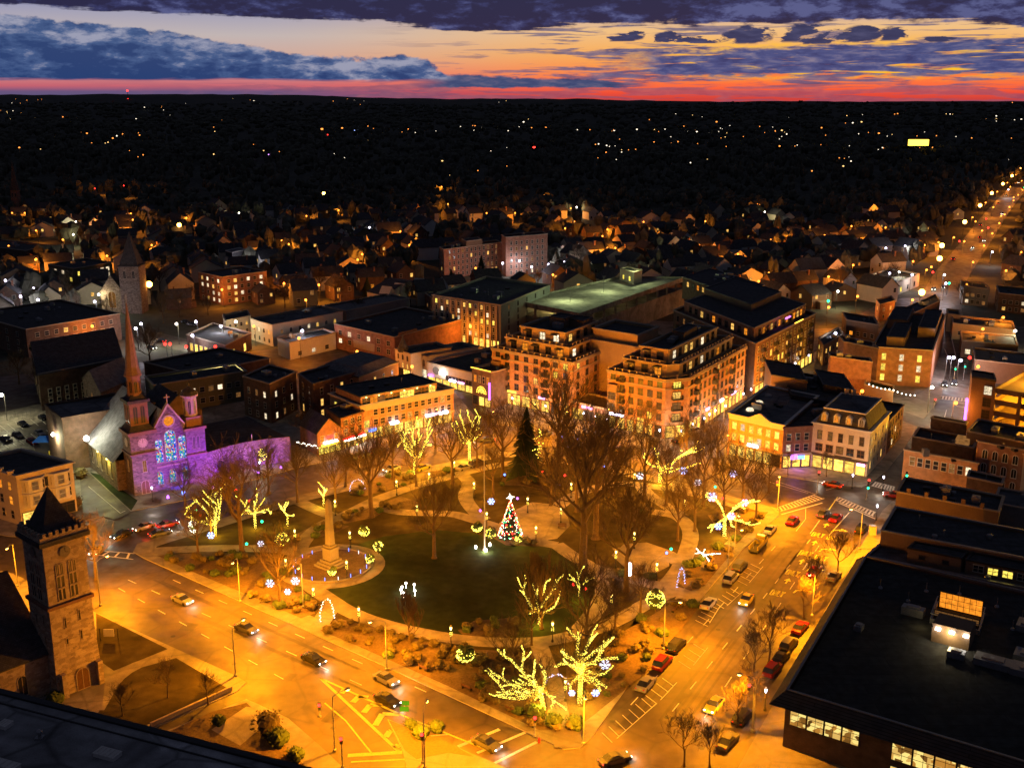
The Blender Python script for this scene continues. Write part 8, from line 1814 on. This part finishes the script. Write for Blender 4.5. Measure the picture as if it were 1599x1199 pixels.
# ---- houses of the town
WALLC = {'cream': 'cream', 'white': 'white', 'tan': 'tan_d', 'brick': 'brick_d', 'olive': 'olive'}
def house(kind, seed):
    rn = random.Random(seed); t = thing('house', '', 'house', (0, 0, 0), 'houses of the residential streets'); w, d, h_, rise = rn.uniform(8, 10), rn.uniform(10, 13), rn.uniform(5.2, 6.4), rn.uniform(3, 4)
    P = [(-w / 2, -d / 2), (w / 2, -d / 2), (w / 2, d / 2), (-w / 2, d / 2)]
    gable_block(None, None, P, h_, rise, WALLC[kind], 'slate', seed % 2 == 0, root=t)
    if seed % 3 != 1: b = MB(); b.prism([(-w * .28, -d / 2 - 2.2), (w * .3, -d / 2 - 2.2), (w * .3, -d / 2), (-w * .28, -d / 2)], 0, 2.9, 0, True); b.build('porch', M[WALLC[kind]], t)
    chimney(t, (w * .2, d * .15), h_ + rise * .4, rise * .8, .7)
    for (x, z) in ((-w * .28, 1.2), (w * .28, 3.9), (-w * .28, 3.9)):
        if rn.random() < .75: put_win(t, (x, -d / 2 - .02), 0, z, 'sash', 1.15, 1.45, rn.choice(('lit_o', 'lit', 'lit_dim', 'glass')), 'frame')
    if rn.random() < .6: put_win(t, (w / 2 + .02, 0), PI / 2, 1.2, 'sash', 1.2, 1.5, rn.choice(('lit_o', 'lit_dim')), 'frame')
    if rn.random() < .6: put_win(t, (-w / 2 - .02, 0), -PI / 2, 3.4, 'sash', 1.2, 1.5, rn.choice(('lit', 'lit_dim')), 'frame')
    return t
HP = [house(k, i) for i, k in enumerate(('cream', 'white', 'tan', 'brick', 'olive', 'cream', 'white', 'brick'))]
HW = ('cream', 'white', 'brown', 'brick', 'olive', 'cream', 'white', 'brick')
solid = [Vector(o.location[:2]) for o in C.objects if o.get('category') in ('building', 'apartment building', 'parking deck', 'parking garage', 'church', 'tree')]
big_ = [(Vector(G(x, y)[:2]), r_) for x, y, r_ in ((1345, 505, 28), (1440, 485, 24), (1540, 500, 34), (1525, 450, 22), (1600, 460, 26), (1395, 440, 22), (365, 450, 17), (740, 430, 42), (120, 440, 24), (720, 530, 45), (900, 500, 60), (1080, 520, 60), (1230, 520, 45), (600, 580, 40), (460, 540, 40), (340, 545, 28), (110, 560, 45), (60, 530, 45), (1410, 590, 34), (20, 400, 45), (620, 462, 22), (370, 415, 12), (590, 500, 18), (200, 485, 18))]
def clear(p, r_=9):
    if any((p - c).length < k for c, k in big_): return False
    for a, c in zip(AV, AV[1:]):
        a, c = Vector(a), Vector(c); t_ = max(0, min(1, (p - a).dot(c - a) / (c - a).length_squared))
        if (p - a.lerp(c, t_)).length < 15 + r_: return False
    return True
rn = random.Random(99); hs, firstH = [], [True] * 8
a0 = math.radians(20); ux = Vector((math.cos(a0), math.sin(a0))); uy = Vector((-ux.y, ux.x))
for row in range(-6, 30):
    for k in range(-46, 56):
        p = Vector((0, 430)) + uy * (row * 27 + (4 if k % 2 else -4)) + ux * (k * 17.5 + rn.uniform(-2, 2)); px_, py_ = proj((p.x, p.y, 0))
        if py_ > 560 or py_ < 282 or px_ < -15 or px_ > 1615 or (p.y < 470 and p.x > -140 and p.x < 190) or not clear(p, 6): continue
        q = (1.0 if py_ > 375 else .6 if py_ > 335 else .22) * (.92 if px_ < 700 or py_ > 390 else .55)
        if rn.random() > q or any((p - o).length < 14.5 for o in hs): continue
        hs.append(p)
hs.sort(key=lambda p: p.y); hs = hs[:292]
REG = ('at the far left', 'behind the slender spire', 'behind the red apartment block', 'near the gabled condominium', 'behind the brick institution', 'beyond the parking deck', 'beyond the apartments', 'left of the avenue', 'beside the avenue')
AL = 0
for i, p in enumerate(hs):
    v = rn.randrange(8); z = terrain(p.x, p.y); px_, py_ = proj((p.x, p.y, 0)); rz_ = a0 + rn.choice((0, 0, PI / 2, -PI / 2, .15)); s = rn.uniform(.9, 1.25)
    lb = '%s house %s, %s' % (HW[v], REG[min(8, int(max(0, px_) / 178))], 'close behind the town blocks' if py_ > 430 else 'among the lit middle streets' if py_ > 350 else 'in the dim outer streets')
    if firstH[v]: firstH[v] = False; o = HP[v]; o.location = (p.x, p.y, z); o.rotation_euler = (0, 0, rz_); o.scale = (s,) * 3; o['label'] = lb
    else: copy_thing(HP[v], (p.x, p.y, z), rz_, s, lb)
# ---- orange lamps of those streets
def small_lamp(power, bulb, color, nm='distant_street_lamp', H_=8.0, r_=.5):
    t = thing(nm, '', 'street lamp', (0, 0, 0), 'street lamps of the residential streets'); b = MB(); b.tube([(0, 0, 0), (0, 0, H_)], .1, 5); b.tube([(0, 0, H_), (0, -1.5, H_ + .2)], .06, 4); b.build('pole', M['metal_d'], t)
    b = MB(); b.blob((0, -1.5, H_ + .05), r_, 0, 8, 5); b.build('lamp_bulb', M[bulb], t)
    if power: lamp_light(t, (0, -1.6, H_ - .6), power, color, .4)
    return t
SL = {'o': small_lamp(9000, 'bulb_f', (1, .28, .02)), 'w': small_lamp(3200, 'bulb_v', (.95, .9, 1)), 'x': small_lamp(26000, 'bulb_o', (1, .3, .02), H_=11, r_=1.35), 'y': small_lamp(4500, 'bulb_w', (1, .9, .5)), 'r': small_lamp(0, 'neon_r', None, 'distant_red_light', 6, .55), 'g': small_lamp(0, 'neon_g', None, 'distant_green_light', 6, .55), 'b': small_lamp(0, 'neon_b', None, 'distant_blue_light', 5, .5)}
SU = set()
def sl(k, x, y, lb):
    p = GT(x, y); hh = 8
    q = Vector((p.x, p.y, terrain(p.x, p.y))); 
    if k not in SU: SU.add(k); o = SL[k]; o.location = q; o['label'] = lb
    else: copy_thing(SL[k], q, 0, 1, lb)
NM = {'o': 'orange', 'w': 'violet-white', 'x': 'glaring orange', 'y': 'yellow-white', 'r': 'red', 'g': 'green', 'b': 'blue'}
for k, x, y in (('x', 507, 318), ('x', 238, 475), ('x', 283, 374), ('y', 375, 345), ('o', 97, 351), ('o', 152, 358), ('o', 207, 346), ('o', 42, 345), ('o', 18, 402), ('o', 102, 391), ('y', 118, 382), ('o', 320, 335), ('w', 390, 420), ('o', 442, 392), ('o', 453, 398), ('o', 530, 340), ('w', 578, 370), ('o', 567, 415), ('o', 656, 393), ('o', 610, 462), ('o', 446, 462), ('o', 743, 436), ('w', 785, 428), ('w', 811, 425), ('w', 830, 434), ('w', 856, 430), ('w', 889, 407), ('w', 881, 427), ('w', 897, 420), ('o', 863, 448), ('o', 882, 372), ('o', 850, 315), ('o', 897, 360), ('o', 1004, 360), ('y', 900, 335), ('o', 1230, 402), ('o', 1285, 384), ('o', 1256, 378), ('o', 1238, 375), ('o', 1335, 373), ('o', 1327, 368), ('o', 1100, 360), ('o', 1182, 330), ('w', 1410, 402), ('w', 1380, 405),
    ('y', 12, 655), ('y', 92, 716), ('o', 1484, 668), ('w', 14, 457), ('w', 38, 485), ('w', 65, 490), ('w', 95, 497), ('w', 153, 493), ('w', 58, 470), ('w', 76, 475), ('w', 225, 530), ('w', 217, 538), ('w', 310, 528), ('w', 349, 535), ('w', 305, 550), ('w', 120, 585), ('y', 357, 612), ('w', 475, 543), ('y', 280, 530), ('y', 372, 528),  # the leading lamps here are added to light the church lot and side avenue
    ('o', 1450, 435), ('x', 1462, 430), ('w', 1470, 448), ('w', 1472, 462), ('g', 1478, 455), ('o', 1502, 394), ('o', 1530, 375), ('o', 1560, 350), ('o', 1548, 335), ('o', 1580, 318), ('o', 1575, 300), ('o', 1593, 290), ('w', 1572, 305), ('g', 1597, 298), ('r', 1495, 388), ('r', 1540, 365), ('r', 1537, 350), ('o', 1520, 360), ('o', 1590, 412), ('o', 1566, 440), ('w', 1545, 412), ('y', 1578, 545), ('r', 1453, 436), ('w', 1482, 590), ('w', 1493, 592), ('w', 1475, 588), ('y', 1448, 640), ('r', 1508, 580), ('o', 1462, 395), ('o', 1440, 400), ('b', 1590, 400), ('w', 1385, 445), ('w', 1420, 448), ('y', 1400, 443), ('g', 1290, 485), ('w', 1300, 548), ('o', 165, 300), ('r', 150, 300), ('r', 195, 295), ('b', 180, 297), ('o', 200, 305), ('b', 172, 296), ('r', 262, 292), ('o', 1030, 380), ('o', 940, 385), ('o', 700, 330), ('o', 760, 345), ('o', 690, 300), ('o', 620, 350), ('o', 480, 350), ('o', 640, 400), ('o', 350, 400), ('o', 240, 400), ('o', 60, 375), ('o', 1090, 400), ('o', 1170, 375), ('o', 1340, 410), ('o', 1380, 370), ('r', 1462, 520), ('b', 1509, 512), ('r', 262, 555), ('r', 270, 558), ('r', 295, 562), ('r', 340, 560)):
    rg = REG[min(8, int(max(0, x) / 178))]
    sl(k, x, y + (5 if y < 420 else 8), '%s street light %s, %s' % (NM[k], rg, 'near the town blocks' if y > 430 else 'among the middle streets' if y > 345 else 'far out'))
for x, y in ((480, 500), (560, 585), (645, 610), (735, 545), (470, 565), (400, 545), (150, 545), (350, 482), (270, 468), (500, 472), (1290, 512), (1335, 492), (1420, 500), (1240, 622), (1340, 655), (1560, 530), (1520, 610), (620, 440), (560, 430), (240, 440), (60, 430), (820, 400), (960, 410), (1150, 420)):  # orange lamps added to lift the dark middle of town
    rg = REG[min(8, int(max(0, x) / 178))]; sl('o', x, y, 'orange lamp added to light a back lot %s, %s' % (rg, 'low in the town' if y > 520 else 'between the blocks'))
for i in range(34):
    p = hs[int(len(hs) * (i + .5) / 34)]; px_, py_ = proj((p.x + 9, p.y - 9, 0)); rg = REG[min(8, int(max(0, px_) / 178))]; z_ = terrain(p.x + 9, p.y - 9)
    copy_thing(SL['o' if i % 5 else 'y'], (p.x + 9, p.y - 9, z_), 0, 1, '%s lamp among the houses %s, %s' % ('orange' if i % 5 else 'yellow-white', rg, 'nearer' if py_ > 400 else 'farther off'))
P_ = [Vector(q) for q in AV]; n_l = 0
for a, c in zip(P_, P_[1:]):
    L_ = (c - a).length; u_ = (c - a).normalized(); k_ = max(1, int(L_ / 30))
    for j in range(k_):
        p = a.lerp(c, (j + .5) / k_) + Vector((-u_.y, u_.x)) * (9.5 if n_l % 2 else -9.5); n_l += 1; px_, py_ = proj((p.x, p.y, terrain(p.x, p.y)))
        if py_ > 560: continue
        o = copy_thing(SL['o' if n_l % 4 else 'x'], (p.x, p.y, terrain(p.x, p.y)), 0, 1, 'orange lamp on the %s side of the avenue, %s' % ('left' if n_l % 2 == 0 else 'right', 'where it meets the town' if py_ > 450 else 'on its straight middle stretch' if py_ > 340 else 'at its far end'))
        if n_l % 3 == 0 and py_ < 470: q = a.lerp(c, (j + .2) / k_) + Vector((-u_.y, u_.x)) * rn.choice((-4.5, 4.5)); copy_thing(CARP[('sedan', 'black', 1) if n_l % 2 else ('sedan', 'grey', 2)], (q.x, q.y, terrain(q.x, q.y) + .05), math.atan2(u_.y, u_.x) + PI / 2 + (0 if n_l % 2 else PI), 1.15, 'car with lamps on, on the far avenue ' + ('near its traffic lights' if py_ > 400 else 'in its middle' if py_ > 330 else 'at its far end'))
for i, (x, y) in enumerate(((300, 478), (325, 492), (280, 495), (255, 505), (420, 470), (445, 480), (460, 462), (500, 455), (530, 470), (90, 455), (60, 480), (150, 470), (170, 505), (120, 500), (250, 460), (445, 440), (560, 500), (30, 600), (60, 615), (90, 600), (1310, 460), (1390, 455), (870, 440), (905, 425), (840, 450), (1500, 475), (1580, 430), (640, 480))):
    p = G(x, y); copy_thing(big[i % 3], (p.x, p.y, 0), i * 1.7, R.uniform(.4, .65), 'bare tree in the back lots %s' % REG[min(8, int(x / 178))], 'bare trees of the town')
for i, (x, y) in enumerate(((430, 455), (437, 459), (444, 463), (415, 462), (422, 466), (460, 470), (290, 505), (300, 509), (870, 418), (880, 415), (890, 412), (866, 425), (900, 432), (912, 428), (110, 482), (122, 485))):
    p = G(x, y); copy_thing(CARP[('sedan', ('black', 'grey')[i % 2], None)] if ('sedan', ('black', 'grey')[i % 2], None) in CARP else CARP[('sedan', 'silver', None)], (p.x, p.y, .02), .9, 1, 'car parked in a back lot %s' % REG[min(8, int(x / 178))])
# tail lights and cars on the busy street and the avenue
for ft, hd, lb, k in (((252, 534), (230, 528), 'car with red lights behind the spire on the busy street', 2), ((300, 548), (270, 540), 'braking car in the middle of the busy street', 2), ((322, 552), (300, 546), 'car trailing the braking one on the busy street', 2), ((345, 560), (322, 552), 'last car of the queue on the busy street', 2), ((237, 545), (260, 552), 'car with white lamps on the busy street', 1), ((1519, 388), (1500, 410), 'car with white lamps coming down the far avenue', 1), ((1473, 450), (1466, 470), 'car coming down the avenue behind the brick wedge', 1), ((1530, 372), (1550, 345), 'car with red lights going up the far avenue', 2), ((1490, 600), (1488, 620), 'car waiting under the green lights of the side avenue', 1), ((1475, 602), (1478, 625), 'second car under the green lights of the side avenue', 1)): car('sedan', 'black', hd, ft, lb, k)
# ---- steeples of the middle distance
def steeple(ft, w, h_, sp, wall, label, nave=None):
    p = G(*ft); t = thing('distant_church', label, 'church', (p.x, p.y, 0)); P = [(p.x - w / 2, p.y - w / 2), (p.x + w / 2, p.y - w / 2), (p.x + w / 2, p.y + w / 2), (p.x - w / 2, p.y + w / 2)]
    b = MB(); b.prism(P, 0, h_, top=False); b.build('tower_wall', M[wall], t); b = MB(); ring(b, P, .3, .3, h_, h_ + .4); b.lathe((p.x, p.y, h_), [(w * .66, 0), (.05, sp)], 4, 0, PI / 4); b.build('spire', M['slate'], t)
    for s in (-.22, .22): put_win(t, (p.x + s * w, p.y - w / 2 - .02), 0, h_ - 5, 'arch', 1.0, 3.2, 'glass', 'stone_t', 'louvre_window')
    if nave: x0, x1, dd, e_, ri = nave; q = [(p.x + x0, p.y - 1), (p.x + x1, p.y - 1), (p.x + x1, p.y - 1 + dd), (p.x + x0, p.y - 1 + dd)]; gable_block(None, None, q, e_, ri, wall, 'slate', False, root=t); put_win(t, (p.x + (x0 + x1) / 2, p.y - 1.03), 0, 2.0, 'arch', 3.0, 7.0, 'lit_dim', 'stone_t')
    return t
t = steeple((212, 487), 8.5, 20, 14, 'stone_b', 'tall dark square church tower with pyramid roof and pale stone gable front beside it', (-14, -4.3, 26, 9, 7))
q = G(196, 480); copy_thing(SL['y'], (q.x - 6, q.y - 12, 0), 0, 1, 'yellow-white lamp added to light the pale stone gable of the dark church')  # lamp post added to carry the light on the gable
steeple((28, 338), 5, 20, 22, 'brick', 'small brick church with needle spire at the far left horizon', (2.5, 11, 16, 7, 6)); q = G(33, 346); copy_thing(SL['o'], (q.x + 2, q.y - 16, 0), 0, 1, 'orange lamp added to light the small needle-spired brick church')  # the lamp post is added, to brighten the little church
# ---- woods: one mass of bare crowns over the whole far country
b = MB(); rn = random.Random(4)
for i in range(8500):
    y = 430 * (6500 / 430) ** rn.random(); x = rn.uniform(-.52, .52) * y; p = Vector((x, y))
    if y < 1150 and (not clear(p, 2) or any((p - h_).length < 9 for h_ in hs) or (y < 520 and -160 < x < 200)): continue
    if y < 900 and rn.random() < .25: continue
    z = terrain(x, y); h_ = rn.uniform(6, 13) * (1 + .4 * (y > 1200)); w = rn.uniform(3, 6.5) * (1 + .7 * (y > 1500) + 1.5 * (y > 2800))
    for _ in range(3): b.blob((x + rn.uniform(-1, 1) * w * .6, y + rn.uniform(-1, 1) * w * .6, z + h_ * rn.uniform(.45, .75)), (w * .6, w * .6, h_ * .38), 0, 5, 3, .35, rn)
tag(b.build('woods', paint('bare_woods', (.1, .1, .075), .5, .05, .95)), 'dark mass of bare woodland covering the country beyond the town', 'woods', kind='stuff')
# ---- lights of the far country
FLM = {}
def far_light(x, y, k):
    p = GT(x, y); d = p.length; r_ = min(d, 3500) * .00034 * rn.choice((.8, .9, 1.1, 1.6))
    key = k
    if key not in FLM: b = MB(); b.blob((0, 0, 0), 1, 0, 6, 4); FLM[key] = b.mesh('lamp', M[k])
    o = bpy.data.objects.new('far_lamp', FLM[key]); C.objects.link(o); o.location = p + Vector((0, 0, 9 + r_)); o.scale = (r_ * rn.uniform(1, 1.8), r_, r_)
    return tag(o, {'fl_o': 'orange', 'fl_w': 'pale', 'fl_y': 'yellow', 'neon_r': 'red', 'fl_v': 'violet', 'fairy_b': 'blue'}[k] + (' far-off lamp on the wooded horizon' if y < 175 else ' far-off lamp in the dark wooded country' if y < 235 else ' lamp among the nearer dark woods'), 'lamp', 'lamps scattered over the dark country')
M['fl_o'] = glow_mat('far_orange', (1, .3, .05), 2.6); M['fl_w'] = glow_mat('far_pale', (1, .85, .65), 2.2); M['fl_y'] = glow_mat('far_yellow', (1, .6, .2), 2.2); M['fl_v'] = glow_mat('far_violet', (.6, .25, 1), 4)
pts = [(rn.uniform(0, 1599), 160 + 8 * rn.random(), 1) for _ in range(12)] + [(x + rn.uniform(-14, 14), y + rn.uniform(-3, 3), 1) for x, y in ((20, 158), (50, 159), (70, 161), (370, 159), (400, 161), (490, 161), (530, 160), (560, 162)) for _ in range(2)]
pts += [(rn.gauss(mx, sx_), rn.gauss(my, sy_), 1) for mx, sx_, my, sy_, n_ in ((60, 60, 190, 6, 14), (260, 70, 200, 10, 14), (700, 110, 209, 3, 22), (950, 90, 207, 6, 18), (1090, 80, 212, 6, 30), (1200, 50, 217, 8, 26), (1250, 30, 236, 2, 16), (1400, 60, 215, 5, 14), (980, 90, 240, 7, 20), (1540, 40, 192, 3, 9), (380, 30, 240, 7, 10), (300, 120, 262, 12, 16), (860, 200, 270, 14, 16), (1350, 90, 262, 8, 10), (150, 90, 225, 14, 10), (1500, 60, 222, 4, 8)) for _ in range(n_)]
for _ in range(26): cx_, cy_ = rn.uniform(0, 1599), rn.uniform(172, 262); pts += [(cx_ + rn.gauss(0, 12), cy_ + rn.gauss(0, 2.2), 1) for _ in range(5)]
rn.shuffle(pts); pts = pts[:285]
for x, y, _ in pts:
    if -5 < x < 1605 and 156 < y < 300: far_light(x, y, rn.choice(('fl_o', 'fl_o', 'fl_w', 'fl_y', 'fl_w')))
for x, y, k in ((200, 147, 'neon_r'), (503, 209, 'fl_o'), (518, 215, 'fl_o'), (512, 218, 'neon_r'), (554, 211, 'fairy_b'), (397, 251, 'fl_v'), (405, 251, 'fl_v'), (420, 252, 'fl_v'), (1199, 228, 'fl_o'), (1308, 238, 'fl_w'), (1308, 244, 'fl_w'), (1583, 189, 'fairy_b'), (834, 240, 'neon_r'), (1448, 180, 'neon_r')): o = far_light(x, max(y, 157), k); o.scale = o.scale * 1.5
p = GT(1432, 247); b = MB(); b.box((p.x, p.y, p.z + 18), (30, 3, 9)); o = b.build('glowing_sign', M['neon_y'], org=tuple(p)); tag(o, 'square glowing yellow sign far out on the right', 'sign')
p = GT(200, 156); b = MB(); b.tube([(p.x, p.y, p.z), (p.x, p.y, p.z + 60)], 1.5, 4, 1); b.blob((p.x, p.y, p.z + 62), 7, 0, 8, 5); o = b.build('radio_mast', [M['neon_r'], M['metal_d']], org=tuple(p)); tag(o, 'mast with one red light on the horizon at the left', 'mast')
